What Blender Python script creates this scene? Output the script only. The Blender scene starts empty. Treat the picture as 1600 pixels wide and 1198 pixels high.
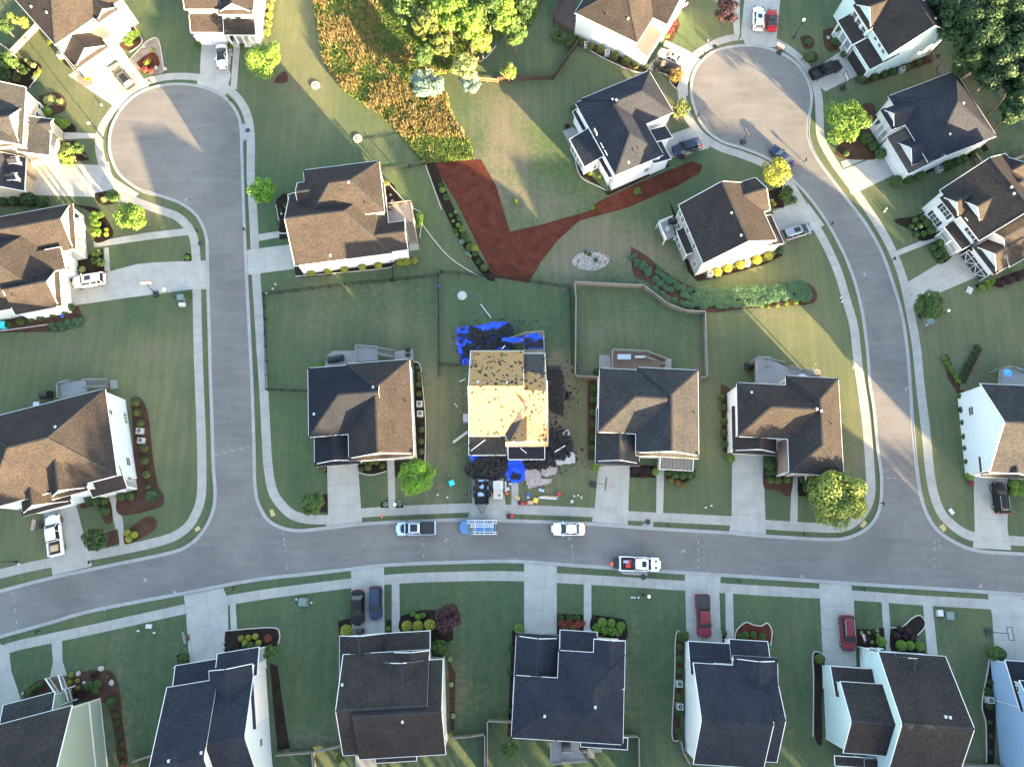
import bpy, bmesh, math, random
from mathutils import Vector, Matrix, noise
from mathutils.geometry import tessellate_polygon
random.seed(7)
sc = bpy.context.scene
# ---------------------------------------------------------------- camera, sky, sun, exposure
CAM_H, TILT, FPX = 106.0, math.radians(13.7), 1109.0
cam = bpy.data.objects.new("camera", bpy.data.cameras.new("camera"))
sc.collection.objects.link(cam); sc.camera = cam
cam.location = (0, 0, CAM_H); cam.rotation_euler = (TILT, 0, 0)
cam.data.sensor_fit = 'HORIZONTAL'; cam.data.sensor_width = 36.0
cam.data.lens = FPX/1600*36.0; cam.data.clip_start = 1; cam.data.clip_end = 5000
SUN_EL = math.radians(8.5); SUN_DIR = math.radians(-50.5)      # direction towards the sun on the ground
w = bpy.data.worlds.new("World"); sc.world = w; w.use_nodes = True
nt = w.node_tree; bg = nt.nodes['Background']
sky = nt.nodes.new('ShaderNodeTexSky'); sky.sky_type = 'NISHITA'; sky.sun_disc = False
sky.sun_elevation = SUN_EL; sky.sun_rotation = math.pi/2 - SUN_DIR
sky.air_density = 1.0; sky.dust_density = 1.5; sky.ozone_density = 0.6
nt.links.new(sky.outputs[0], bg.inputs[0]); bg.inputs[1].default_value = 0.095
sl = bpy.data.lights.new("sun", 'SUN'); sl.energy = 4.7; sl.angle = math.radians(0.6); sl.color = (1.0, 0.72, 0.38)
sun = bpy.data.objects.new("sun", sl); sc.collection.objects.link(sun)
sd = Vector((math.cos(SUN_DIR)*math.cos(SUN_EL), math.sin(SUN_DIR)*math.cos(SUN_EL), math.sin(SUN_EL)))
sun.rotation_euler = (-sd).to_track_quat('-Z', 'Y').to_euler(); sun.location = (60, -80, 60)
vs = sc.view_settings; sc.display_settings.display_device = 'sRGB'
vs.view_transform = 'Standard'; vs.look = 'None'; vs.gamma = 1; vs.exposure = 3.92
sc.cycles.max_bounces = 5; sc.cycles.diffuse_bounces = 3; sc.cycles.use_denoising = True

# ---------------------------------------------------------------- helpers
COL = sc.collection
def ray(px, py):
    x = (px-800)/FPX; y = -(py-599)/FPX
    return Vector((x, math.sin(TILT)+y*math.cos(TILT), -math.cos(TILT)+y*math.sin(TILT)))
def G(px, py, z=0.0):
    d = ray(px, py); t = (CAM_H-z)/-d.z
    return Vector((d.x*t, d.y*t, z))
def g2(p, z=0.0):
    v = G(p[0], p[1], z); return (v.x, v.y)
class MB:
    def __init__(s): s.v = []; s.f = []; s.m = []; s.uv = []
    def poly(s, pts, mi=0, uv=None):
        b = len(s.v); s.v += [tuple(p) for p in pts]; s.f.append(tuple(range(b, b+len(pts)))); s.m.append(mi)
        s.uv.append(uv)
    def box(s, x0, x1, y0, y1, z0, z1, mi=0, M=None):
        P = [(x0,y0,z0),(x1,y0,z0),(x1,y1,z0),(x0,y1,z0),(x0,y0,z1),(x1,y0,z1),(x1,y1,z1),(x0,y1,z1)]
        if M: P = [tuple(M @ Vector(p)) for p in P]
        b = len(s.v); s.v += P
        for f in ((0,3,2,1),(4,5,6,7),(0,1,5,4),(1,2,6,5),(2,3,7,6),(3,0,4,7)):
            s.f.append(tuple(b+i for i in f)); s.m.append(mi); s.uv.append(None)
    def bar(s, a, b_, w, h=None, mi=0, up=(0,0,1)):
        a = Vector(a); b = Vector(b_); h = h or w; d = b-a; L = d.length
        if L < 1e-5: return
        d.normalize(); u = Vector(up)
        if abs(d.dot(u)) > .99: u = Vector((0,1,0))
        r = d.cross(u).normalized(); u = r.cross(d)
        M = Matrix((( d.x, r.x, u.x, a.x),(d.y, r.y, u.y, a.y),(d.z, r.z, u.z, a.z),(0,0,0,1)))
        s.box(0, L, -w/2, w/2, -h/2, h/2, mi, M)
    def prism(s, pts, z0, z1, mi=0, mi_side=None, rev=True):
        n = len(pts); a = sum(pts[i][0]*pts[(i+1)%n][1]-pts[(i+1)%n][0]*pts[i][1] for i in range(n))
        if a < 0: pts = pts[::-1]
        tris = tessellate_polygon([[Vector((p[0],p[1],0)) for p in pts]])
        b = len(s.v); s.v += [(p[0],p[1],z1) for p in pts] + [(p[0],p[1],z0) for p in pts]
        for t in tris:
            t = tuple(t); A,B,C = (Vector((pts[i][0],pts[i][1],0)) for i in t)
            if (B-A).cross(C-A).z < 0: t = t[::-1]
            s.f.append(tuple(b+i for i in t)); s.m.append(mi); s.uv.append(None)
        for i in range(n):
            j = (i+1)%n; s.f.append((b+i, b+n+i, b+n+j, b+j)); s.m.append(mi if mi_side is None else mi_side); s.uv.append(None)
    def flat(s, pts, z, mi=0):
        tris = tessellate_polygon([[Vector((p[0],p[1],0)) for p in pts]])
        b = len(s.v); s.v += [(p[0],p[1],z) for p in pts]
        for t in tris:
            t = tuple(t); A,B,C = (Vector((pts[i][0],pts[i][1],0)) for i in t)
            if (B-A).cross(C-A).z < 0: t = t[::-1]
            s.f.append(tuple(b+i for i in t)); s.m.append(mi); s.uv.append(None)
    def cyl(s, c, r, z0, z1, n=10, mi=0, r2=None, axis='z', M=None):
        r2 = r if r2 is None else r2; P = []
        for k in range(2):
            rr = (r, r2)[k]; z = (z0, z1)[k]
            for i in range(n):
                a = 2*math.pi*i/n; x, y = rr*math.cos(a), rr*math.sin(a)
                if axis == 'z': p = (c[0]+x, c[1]+y, z)
                elif axis == 'y': p = (c[0]+x, z, c[1]+y)
                else: p = (z, c[0]+x, c[1]+y)
                P.append(tuple(M @ Vector(p)) if M else p)
        b = len(s.v); s.v += P
        for i in range(n):
            j = (i+1)%n; s.f.append((b+i, b+j, b+n+j, b+n+i)); s.m.append(mi); s.uv.append(None)
        s.f.append(tuple(b+i for i in range(n))[::-1]); s.m.append(mi); s.uv.append(None)
        s.f.append(tuple(b+n+i for i in range(n))); s.m.append(mi); s.uv.append(None)
    def build(s, name, mats, parent=None, smooth=False, recalc=False, loc=None):
        me = bpy.data.meshes.new(name); me.from_pydata(s.v, [], s.f)
        if not isinstance(mats, (list, tuple)): mats = [mats]
        for m in mats: me.materials.append(m)
        me.polygons.foreach_set('material_index', s.m)
        if any(u for u in s.uv):
            l = me.uv_layers.new(name='UVMap').data
            for p, u in zip(me.polygons, s.uv):
                if u:
                    for k, li in enumerate(p.loop_indices): l[li].uv = u[k]
        if recalc:
            bm = bmesh.new(); bm.from_mesh(me); bmesh.ops.recalc_face_normals(bm, faces=bm.faces); bm.to_mesh(me); bm.free()
        if smooth: me.polygons.foreach_set('use_smooth', [True]*len(me.polygons))
        o = bpy.data.objects.new(name, me); COL.objects.link(o)
        if parent: o.parent = parent
        return o
def tag(o, label=None, cat=None, group=None, kind=None):
    if label: o['label'] = label
    if cat: o['category'] = cat
    if group: o['group'] = group
    if kind: o['kind'] = kind
    return o
def empty(name, loc, rz=0, label=None, cat=None, group=None):
    o = bpy.data.objects.new(name, None); COL.objects.link(o); o.location = loc; o.rotation_euler = (0,0,rz)
    o.empty_display_size = .3
    return tag(o, label, cat, group)
def dup(src, loc, rz=0, s=1.0, label=None, group=None, cat=None):
    r = src.copy(); COL.objects.link(r); r.location = loc; r.rotation_euler = (0,0,rz); r.scale = (s,s,s) if not isinstance(s, tuple) else s
    if label: r['label'] = label
    if group: r['group'] = group
    if cat: r['category'] = cat
    def rec(a, b):
        for ch in list(a.children):
            c = ch.copy(); COL.objects.link(c); c.parent = b; rec(ch, c)
    rec(src, r)
    return r
ORD = "first second third fourth fifth sixth seventh eighth ninth tenth eleventh twelfth thirteenth fourteenth fifteenth sixteenth".split()

# ---------------------------------------------------------------- materials
def new_mat(name):
    m = bpy.data.materials.new(name); m.use_nodes = True; n = m.node_tree
    return m, n, n.nodes['Principled BSDF']
def N(n, t, **k):
    x = n.nodes.new('ShaderNode'+t)
    for a, b in k.items(): setattr(x, a, b)
    return x
def ramp(n, fac, stops):
    r = N(n, 'ValToRGB'); e = r.color_ramp.elements
    while len(e) < len(stops): e.new(.5)
    for i, (p, c) in enumerate(stops): e[i].position = p; e[i].color = tuple(c)+(1,)
    n.links.new(fac, r.inputs[0]); return r.outputs[0]
def mixc(n, fac, a, b, bt='MIX'):
    m = N(n, 'Mix', data_type='RGBA', blend_type=bt)
    for s, i in ((fac,0),(a,6),(b,7)):
        if hasattr(s, 'links'): n.links.new(s, m.inputs[i])
        elif i == 0: m.inputs[0].default_value = s
        else: m.inputs[i].default_value = tuple(s)+(1,)
    return m.outputs[2]
def noi(n, scale, detail=3, vec=None, rough=.55):
    x = N(n, 'TexNoise'); x.inputs['Scale'].default_value = scale; x.inputs['Detail'].default_value = detail; x.inputs['Roughness'].default_value = rough
    if vec is not None: n.links.new(vec, x.inputs['Vector'])
    return x.outputs['Fac']
def maprange(n, v, a, b, c=0, d=1):
    x = N(n, 'MapRange'); n.links.new(v, x.inputs[0])
    for i, q in enumerate((a,b,c,d)): x.inputs[i+1].default_value = q
    return x.outputs[0]
def simple(name, col, rough=.6, metal=0, var=0.12, scale=2.0, spec=.5):
    m, n, b = new_mat(name)
    tc = N(n, 'TexCoord'); f = noi(n, scale, 4, tc.outputs['Object'])
    c = mixc(n, f, [x*(1-var) for x in col], [min(1, x*(1+var)) for x in col])
    n.links.new(c, b.inputs['Base Color']); b.inputs['Roughness'].default_value = rough; b.inputs['Metallic'].default_value = metal
    b.inputs['Specular IOR Level'].default_value = spec
    return m
def shingle(name, col, col2, streak=1.0):
    m, n, b = new_mat(name)
    tc = N(n, 'TexCoord'); o = tc.outputs['Object']
    ln = noi(n, .35, 3, o); fn = noi(n, 4.5, 3, o, .8)
    mp = N(n, 'Mapping'); n.links.new(o, mp.inputs[0]); mp.inputs['Scale'].default_value = (4, 4, 7)
    vo = N(n, 'TexVoronoi'); n.links.new(mp.outputs[0], vo.inputs['Vector']); vo.inputs['Scale'].default_value = 1.0
    sep = N(n, 'SeparateColor'); n.links.new(vo.outputs['Color'], sep.inputs[0])
    c = mixc(n, maprange(n, ln, .35, .65), col, col2)
    c = mixc(n, maprange(n, sep.outputs[0], 0, 1, 0, .55*streak), c, (0.012, 0.012, 0.014))
    c = mixc(n, maprange(n, fn, .42, .72, 0, .5*streak), c, [x*1.9 for x in col2])
    sx = N(n, 'SeparateXYZ'); n.links.new(o, sx.inputs[0])          # shingle courses follow the height
    wv = N(n, 'Math', operation='FRACT'); ml = N(n, 'Math', operation='MULTIPLY'); ml.inputs[1].default_value = 9.0
    n.links.new(sx.outputs[2], ml.inputs[0]); n.links.new(ml.outputs[0], wv.inputs[0])
    c = mixc(n, maprange(n, wv.outputs[0], .82, .95, 0, .4), c, (0.01, 0.01, 0.012))
    n.links.new(c, b.inputs['Base Color']); b.inputs['Roughness'].default_value = .95; b.inputs['Specular IOR Level'].default_value = .04
    bp = N(n, 'Bump'); bp.inputs['Strength'].default_value = .4; bp.inputs['Distance'].default_value = .03
    n.links.new(sep.outputs[0], bp.inputs['Height']); n.links.new(bp.outputs[0], b.inputs['Normal'])
    return m
def siding(name, col, pitch=.18, vertical=False):
    m, n, b = new_mat(name)
    tc = N(n, 'TexCoord'); o = tc.outputs['Object']; sx = N(n, 'SeparateXYZ'); n.links.new(o, sx.inputs[0])
    ml = N(n, 'Math', operation='MULTIPLY'); ml.inputs[1].default_value = 1/pitch; fr = N(n, 'Math', operation='FRACT')
    n.links.new(sx.outputs[2], ml.inputs[0]); n.links.new(ml.outputs[0], fr.inputs[0])
    f = noi(n, .8, 3, o)
    c = mixc(n, f, [x*.93 for x in col], [min(.95, x*1.05) for x in col])
    c = mixc(n, maprange(n, fr.outputs[0], .0, .14, .35, 0), c, [x*.45 for x in col])
    n.links.new(c, b.inputs['Base Color']); b.inputs['Roughness'].default_value = .6
    bp = N(n, 'Bump'); bp.inputs['Strength'].default_value = .5; bp.inputs['Distance'].default_value = .02
    n.links.new(fr.outputs[0], bp.inputs['Height']); n.links.new(bp.outputs[0], b.inputs['Normal'])
    return m
def brickm(name, c1, c2, mortar):
    m, n, b = new_mat(name)
    tc = N(n, 'TexCoord'); mp = N(n, 'Mapping'); n.links.new(tc.outputs['Object'], mp.inputs[0]); mp.inputs['Rotation'].default_value = (math.pi/2, 0, 0)
    br = N(n, 'TexBrick'); n.links.new(mp.outputs[0], br.inputs['Vector']); br.inputs['Scale'].default_value = 3.5
    br.inputs['Color1'].default_value = c1+(1,); br.inputs['Color2'].default_value = c2+(1,); br.inputs['Mortar'].default_value = mortar+(1,)
    n.links.new(br.outputs[0], b.inputs['Base Color']); b.inputs['Roughness'].default_value = .85
    return m
def concrete(name, col, slab=1.5, cross=0, var=1.0):
    m, n, b = new_mat(name)
    uv = N(n, 'UVMap'); tc = N(n, 'TexCoord'); o = tc.outputs['Object']
    sx = N(n, 'SeparateXYZ'); n.links.new(uv.outputs[0], sx.inputs[0])
    def cell(s, size):
        d = N(n, 'Math', operation='DIVIDE'); d.inputs[1].default_value = size; n.links.new(s, d.inputs[0])
        fr = N(n, 'Math', operation='FRACT'); n.links.new(d.outputs[0], fr.inputs[0])
        fl = N(n, 'Math', operation='FLOOR'); n.links.new(d.outputs[0], fl.inputs[0])
        pp = N(n, 'Math', operation='PINGPONG'); pp.inputs[1].default_value = .5; n.links.new(d.outputs[0], pp.inputs[0])
        ln = N(n, 'Math', operation='LESS_THAN'); ln.inputs[1].default_value = .035/size; n.links.new(pp.outputs[0], ln.inputs[0])
        return fl.outputs[0], ln.outputs[0]
    fu, lu = cell(sx.outputs[0], slab)
    wn = N(n, 'TexWhiteNoise', noise_dimensions='2D'); cb = N(n, 'CombineXYZ'); n.links.new(fu, cb.inputs[0])
    line = lu
    if cross:
        fv, lv = cell(sx.outputs[1], cross); n.links.new(fv, cb.inputs[1])
        mx = N(n, 'Math', operation='MAXIMUM'); n.links.new(lu, mx.inputs[0]); n.links.new(lv, mx.inputs[1]); line = mx.outputs[0]
    n.links.new(cb.outputs[0], wn.inputs[0])
    f1 = noi(n, .5, 4, o, .65); f2 = noi(n, 12, 2, o)
    c = mixc(n, maprange(n, f1, .35, .7), [x*.84 for x in col], [x*1.07 for x in col])
    c = mixc(n, maprange(n, wn.outputs[0], 0, 1, 0, .22*var), c, (col[0]*.72, col[1]*.70, col[2]*.70))
    c = mixc(n, maprange(n, f2, .3, .7, 0, .12), c, [x*.6 for x in col])
    mlt = N(n, 'Math', operation='MULTIPLY'); mlt.inputs[1].default_value = .42; n.links.new(line, mlt.inputs[0])
    c = mixc(n, mlt.outputs[0], c, [x*.4 for x in col])
    n.links.new(c, b.inputs['Base Color']); b.inputs['Roughness'].default_value = .85; b.inputs['Specular IOR Level'].default_value = .3
    return m
def leafm(name, dark, light, trans=.25):
    m, n, b = new_mat(name)
    geo = N(n, 'NewGeometry'); tc = N(n, 'TexCoord')
    f = noi(n, 1.2, 3, tc.outputs['Object'])
    ri = geo.outputs['Random Per Island']
    mm = N(n, 'Math', operation='ADD'); n.links.new(f, mm.inputs[0]); n.links.new(ri, mm.inputs[1])
    oi = N(n, 'ObjectInfo')
    m2 = N(n, 'Math', operation='ADD'); n.links.new(mm.outputs[0], m2.inputs[0]); n.links.new(maprange(n, oi.outputs['Random'], 0, 1, -.22, .22), m2.inputs[1])
    c = mixc(n, maprange(n, m2.outputs[0], .4, 1.35), dark, light)
    n.links.new(c, b.inputs['Base Color']); b.inputs['Roughness'].default_value = .6; b.inputs['Specular IOR Level'].default_value = .25
    out = n.nodes['Material Output']; tr = N(n, 'BsdfTranslucent'); n.links.new(c, tr.inputs[0]); ms = N(n, 'MixShader'); ms.inputs[0].default_value = trans
    n.links.new(b.outputs[0], ms.inputs[1]); n.links.new(tr.outputs[0], ms.inputs[2]); n.links.new(ms.outputs[0], out.inputs[0])
    return m
def mulchm(name, c1, c2, sc_=14):
    m, n, b = new_mat(name)
    tc = N(n, 'TexCoord'); o = tc.outputs['Object']
    mp = N(n, 'Mapping'); n.links.new(o, mp.inputs[0]); mp.inputs['Scale'].default_value = (1, 2.4, 1); mp.inputs['Rotation'].default_value = (0, 0, .9)
    f = noi(n, sc_*.30, 4, mp.outputs[0], .8); g = noi(n, .55, 5, o, .75); v = noi(n, sc_*.9, 2, o)
    c = mixc(n, maprange(n, f, .42, .58), c1, c2); c = mixc(n, maprange(n, g, .38, .62, 0, .6), c, [x*.6 for x in c1])
    c = mixc(n, maprange(n, v, .62, .72, 0, .5), c, [min(.4, x*1.9) for x in c2])
    n.links.new(c, b.inputs['Base Color']); b.inputs['Roughness'].default_value = .95; b.inputs['Specular IOR Level'].default_value = .03
    bp = N(n, 'Bump'); bp.inputs['Strength'].default_value = .8; bp.inputs['Distance'].default_value = .05; n.links.new(f, bp.inputs['Height']); n.links.new(bp.outputs[0], b.inputs['Normal'])
    return m
M = {}
M['roof_dark'] = shingle('shingles_charcoal', (.016,.0195,.030), (.025,.028,.038))
M['roof_brown'] = shingle('shingles_brown', (.024,.0215,.0225), (.036,.031,.030))
M['roof_tan'] = shingle('shingles_weathered', (.024,.0265,.033), (.038,.038,.041))
M['roof_black'] = shingle('shingles_black', (.011,.0135,.020), (.017,.0195,.027))
M['roof_metal'] = simple('standing_seam_metal', (.10,.095,.09), .45, .3)
M['roof_metal_brown'] = simple('brown_metal', (.055,.040,.034), .5, .2)
M['white'] = simple('white_trim', (.58,.58,.59), .5, 0, .05)
M['white_siding'] = siding('white_siding', (.66,.67,.68))
M['cream_siding'] = siding('cream_siding', (.62,.57,.50))
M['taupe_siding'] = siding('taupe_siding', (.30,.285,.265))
M['beige_siding'] = siding('beige_siding', (.42,.36,.28))
M['green_siding'] = siding('sage_siding', (.24,.29,.24))
M['blue_siding'] = siding('blue_siding', (.26,.38,.56))
M['aqua_siding'] = siding('pale_aqua_siding', (.47,.60,.62))
M['grey_siding'] = siding('pale_grey_siding', (.50,.53,.53))
M['pale_siding'] = siding('pale_blue_siding', (.52,.60,.66))
M['brick'] = brickm('brick', (.22,.12,.09), (.30,.19,.14), (.35,.32,.29))
M['glass'] = simple('window_glass', (.05,.065,.075), .08, 0, .1, 1, .8)
M['glass_car'] = simple('car_glass', (.012,.016,.02), .12, 0, .1, 1, .5)
M['black'] = simple('black_metal', (.012,.012,.013), .5)
M['shutter'] = simple('dark_shutter', (.03,.028,.035), .6)
M['rubber'] = simple('tyre_rubber', (.015,.015,.016), .8)
M['alloy'] = simple('alloy_rim', (.35,.36,.38), .3, .8)
M['garage'] = simple('garage_door', (.60,.62,.64), .5)
M['garage_tan'] = simple('tan_garage_door', (.30,.25,.19), .5)
M['wood'] = simple('weathered_deck_wood', (.19,.165,.15), .85, 0, .3, 6)
M['wood_brown'] = simple('brown_stained_wood', (.11,.065,.045), .8, 0, .3, 6)
M['wood_grey'] = simple('grey_deck_wood', (.19,.185,.19), .85, 0, .25, 6)
M['wood_red'] = simple('red_cedar_fence', (.26,.11,.06), .8, 0, .3, 6)
M['wood_dark'] = simple('dark_brown_fence', (.045,.025,.02), .8, 0, .3, 6)
M['bark'] = simple('bark', (.09,.065,.05), .9, 0, .35, 8)
M['concrete'] = concrete('driveway_concrete', (.30,.295,.28), 3.1, 3.1, .5)
M['sidewalk'] = concrete('sidewalk_concrete', (.285,.275,.26), 1.5, 0, 1.0)
M['gutter'] = concrete('gutter_concrete', (.27,.27,.27), 3.0, 0, .8)
M['edging'] = simple('concrete_edging', (.34,.31,.29), .8, 0, .2)
M['mulch_dark'] = mulchm('dark_mulch', (.016,.012,.011), (.034,.025,.021))
M['mulch_brown'] = mulchm('brown_mulch', (.045,.025,.020), (.085,.048,.036))
M['mulch_red'] = mulchm('red_bark_mulch', (.056,.018,.012), (.105,.036,.025), 10)
M['mulch_paver'] = mulchm('paver_bed', (.17,.14,.12), (.25,.21,.18), 5)
M['soil'] = mulchm('bare_soil', (.12,.10,.085), (.19,.165,.14), 4)
M['osb'] = None
M['felt'] = simple('roofing_felt', (.020,.020,.023), .8, 0, .35, 5)
M['tarp'] = simple('blue_tarp', (.004,.060,.60), .45, 0, .55, 2.2)
M['scrap'] = simple('torn_shingles', (.012,.0115,.013), .9, 0, .5, 9)
M['membrane'] = simple('underlayment_back', (.33,.31,.33), .6, 0, .4, 5)
M['tanfelt'] = simple('mottled_underlayment', (.27,.225,.215), .8, 0, .75, 3)
M['util_green'] = simple('utility_green', (.10,.15,.14), .5)
M['util_grey'] = simple('utility_grey', (.33,.35,.34), .5)
M['plastic_white'] = simple('white_plastic', (.42,.43,.43), .4)
M['stone'] = simple('boulder', (.27,.26,.25), .9, 0, .3, 3)
M['iron'] = simple('cast_iron', (.035,.033,.035), .6, .3)
M['lamp'] = simple('lamp_globe', (.85,.86,.86), .3)
M['paint'] = simple('chalk_paint', (.30,.30,.30), .8)
M['yellow_pad'] = simple('tactile_yellow', (.34,.26,.12), .8)
M['cardboard'] = simple('cardboard', (.40,.28,.17), .9)
M['orange'] = simple('orange_plastic', (.65,.12,.03), .5)
M['redp'] = simple('red_plastic', (.50,.025,.025), .45)
M['bluep'] = simple('blue_plastic', (.02,.09,.42), .45)
M['cyan'] = simple('turquoise_plastic', (.03,.50,.60), .45)
M['steel'] = simple('galvanised_steel', (.45,.47,.50), .35, .7)
M['alu'] = simple('aluminium', (.62,.63,.65), .4, .3)
M['yellow'] = simple('yellow_board', (.60,.42,.06), .6)
M['skin'] = simple('skin', (.35,.20,.14), .6)
def paintm(name, col, metal=0, rough=.4):
    m = simple(name, col, rough, metal, .04, 1.0, .5); m.node_tree.nodes['Principled BSDF'].inputs['Specular IOR Level'].default_value = .22
    return m
P_ = dict(white=paintm('white_paint',(.72,.73,.75),0), black=paintm('black_paint',(.010,.010,.012)), navy=paintm('navy_paint',(.020,.030,.065)),
  silver=paintm('silver_paint',(.24,.27,.31),.6), icy=paintm('icy_blue_paint',(.42,.52,.66),.3), blue=paintm('blue_paint',(.085,.19,.36),.2),
  red=paintm('red_paint',(.30,.015,.02)), maroon=paintm('maroon_paint',(.14,.02,.03)), dark=paintm('dark_grey_paint',(.03,.032,.036)))
# leaves
L = dict(vivid=leafm('leaves_vivid',(.055,.150,.016),(.17,.33,.040)), bright=leafm('leaves_bright',(.045,.105,.016),(.140,.235,.040)), lime=leafm('leaves_lime',(.065,.105,.018),(.20,.25,.060)),
  mid=leafm('leaves_mid',(.022,.055,.014),(.065,.115,.030)), dark=leafm('leaves_dark',(.014,.038,.013),(.040,.078,.022)),
  forest=leafm('leaves_forest',(.010,.030,.015),(.036,.072,.028)), purple=leafm('leaves_purple',(.016,.008,.012),(.050,.022,.030)),
  blue=leafm('leaves_blue_spruce',(.070,.120,.105),(.20,.28,.24)), yellow=leafm('leaves_yellow',(.12,.14,.016),(.30,.31,.05)),
  pale=leafm('leaves_pale_willow',(.16,.20,.07),(.34,.38,.16)), red=leafm('leaves_red',(.10,.022,.02),(.26,.07,.05)), olive=leafm('leaves_olive',(.036,.056,.014),(.10,.125,.035)),
  juniper=leafm('leaves_juniper',(.035,.085,.045),(.085,.165,.085)), rust=leafm('leaves_rust',(.09,.07,.02),(.20,.13,.04)))
# OSB roof deck
def osb():
    m, n, b = new_mat('osb_sheathing'); tc = N(n, 'TexCoord'); o = tc.outputs['Object']
    f = noi(n, .5, 3, o); g = noi(n, 9, 3, o)
    c = mixc(n, f, (.255,.142,.055), (.32,.185,.078)); c = mixc(n, maprange(n, g, .3, .7, 0, .5), c, (.20,.12,.045))
    mp = N(n, 'Mapping'); n.links.new(o, mp.inputs[0]); mp.inputs['Location'].default_value = (3.1, 1.7, 0)
    br = N(n, 'TexBrick'); n.links.new(mp.outputs[0], br.inputs['Vector']); br.inputs['Scale'].default_value = 1; br.inputs['Brick Width'].default_value = 2.44; br.inputs['Row Height'].default_value = 1.02; br.inputs['Mortar Size'].default_value = .012
    c = mixc(n, maprange(n, br.outputs['Fac'], 0, 1, 0, .45), c, (.12,.08,.05))
    n.links.new(c, b.inputs['Base Color']); b.inputs['Roughness'].default_value = .8; return m
M['osb'] = osb()
# ---------------------------------------------------------------- ground sheet
def smooth_px(pts, n=6):
    out = []
    for i in range(len(pts)-1):
        p0 = pts[max(0,i-1)]; p1 = pts[i]; p2 = pts[i+1]; p3 = pts[min(len(pts)-1,i+2)]
        for k in range(n):
            t = k/n; a = .5*((2*p1[0])+(p2[0]-p0[0])*t+(2*p0[0]-5*p1[0]+4*p2[0]-p3[0])*t*t+(3*p1[0]-p0[0]-3*p2[0]+p3[0])*t**3)
            b = .5*((2*p1[1])+(p2[1]-p0[1])*t+(2*p0[1]-5*p1[1]+4*p2[1]-p3[1])*t*t+(3*p1[1]-p0[1]-3*p2[1]+p3[1])*t**3)
            out.append((a,b))
    out.append(pts[-1]); return out
def W(pts, sm=True): return [g2(p) for p in (smooth_px(pts) if sm else pts)]
def offset(line, d):
    out = []
    for i, p in enumerate(line):
        a = line[max(0,i-1)]; b = line[min(len(line)-1,i+1)]; dx, dy = b[0]-a[0], b[1]-a[1]; l = math.hypot(dx,dy) or 1
        out.append((p[0]-dy/l*d, p[1]+dx/l*d))
    return out
def strip(name, line, d0, d1, z, m, zt=None, kind='structure', uvoff=0):
    a = offset(line, d0); b = offset(line, d1); mb = MB(); s = uvoff
    for i in range(len(line)-1):
        l = math.dist(line[i], line[i+1])
        q = [(*a[i],z),(*a[i+1],z),(*b[i+1],z),(*b[i],z)]; uv = [(s,0),(s+l,0),(s+l,abs(d1-d0)),(s,abs(d1-d0))]
        if d1 < d0: q = q[::-1]; uv = uv[::-1]
        mb.poly(q, 0, uv)
        if zt:
            for e in (a, b): mb.poly([(*e[i],0),(*e[i+1],0),(*e[i+1],z),(*e[i],z)])
        s += l
    o = mb.build(name, m); o['kind'] = kind; return o
def sheet(name, px, z, m, kind='structure', sm=False, uvdir=None, label=None, thick=0):
    if sm: px = smooth_px(list(px)+[px[0]])[:-1]
    pts = [g2(p) for p in px]
    mb = MB()
    tris = tessellate_polygon([[Vector((p[0],p[1],0)) for p in pts]])
    if uvdir: a = g2(uvdir[0]); b = g2(uvdir[1])
    else: a, b = pts[0], pts[1]
    ux, uy = b[0]-a[0], b[1]-a[1]; l = math.hypot(ux,uy); ux/=l; uy/=l
    for t in tris:
        t = tuple(t); A,B,C = (Vector((*pts[i],0)) for i in t)
        if (B-A).cross(C-A).z < 0: t = t[::-1]
        mb.poly([(*pts[i], z) for i in t], 0, [((pts[i][0]-a[0])*ux+(pts[i][1]-a[1])*uy, -(pts[i][0]-a[0])*uy+(pts[i][1]-a[1])*ux) for i in t])
    if thick:
        for i in range(len(pts)):
            j = (i+1)%len(pts); mb.poly([(*pts[i],z-thick),(*pts[j],z-thick),(*pts[j],z),(*pts[i],z)])
    o = mb.build(name, m); o['kind'] = kind
    if label: o['label'] = label
    return o

def axis_coords(a, b, step, far):
    c = [a+i*step for i in range(int((b-a)/step)+1)]; d = step
    while c[-1] < far: d *= 1.7; c.append(c[-1]+d)
    d = step
    while c[0] > -far: d *= 1.7; c.insert(0, c[0]-d)
    return c
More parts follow.
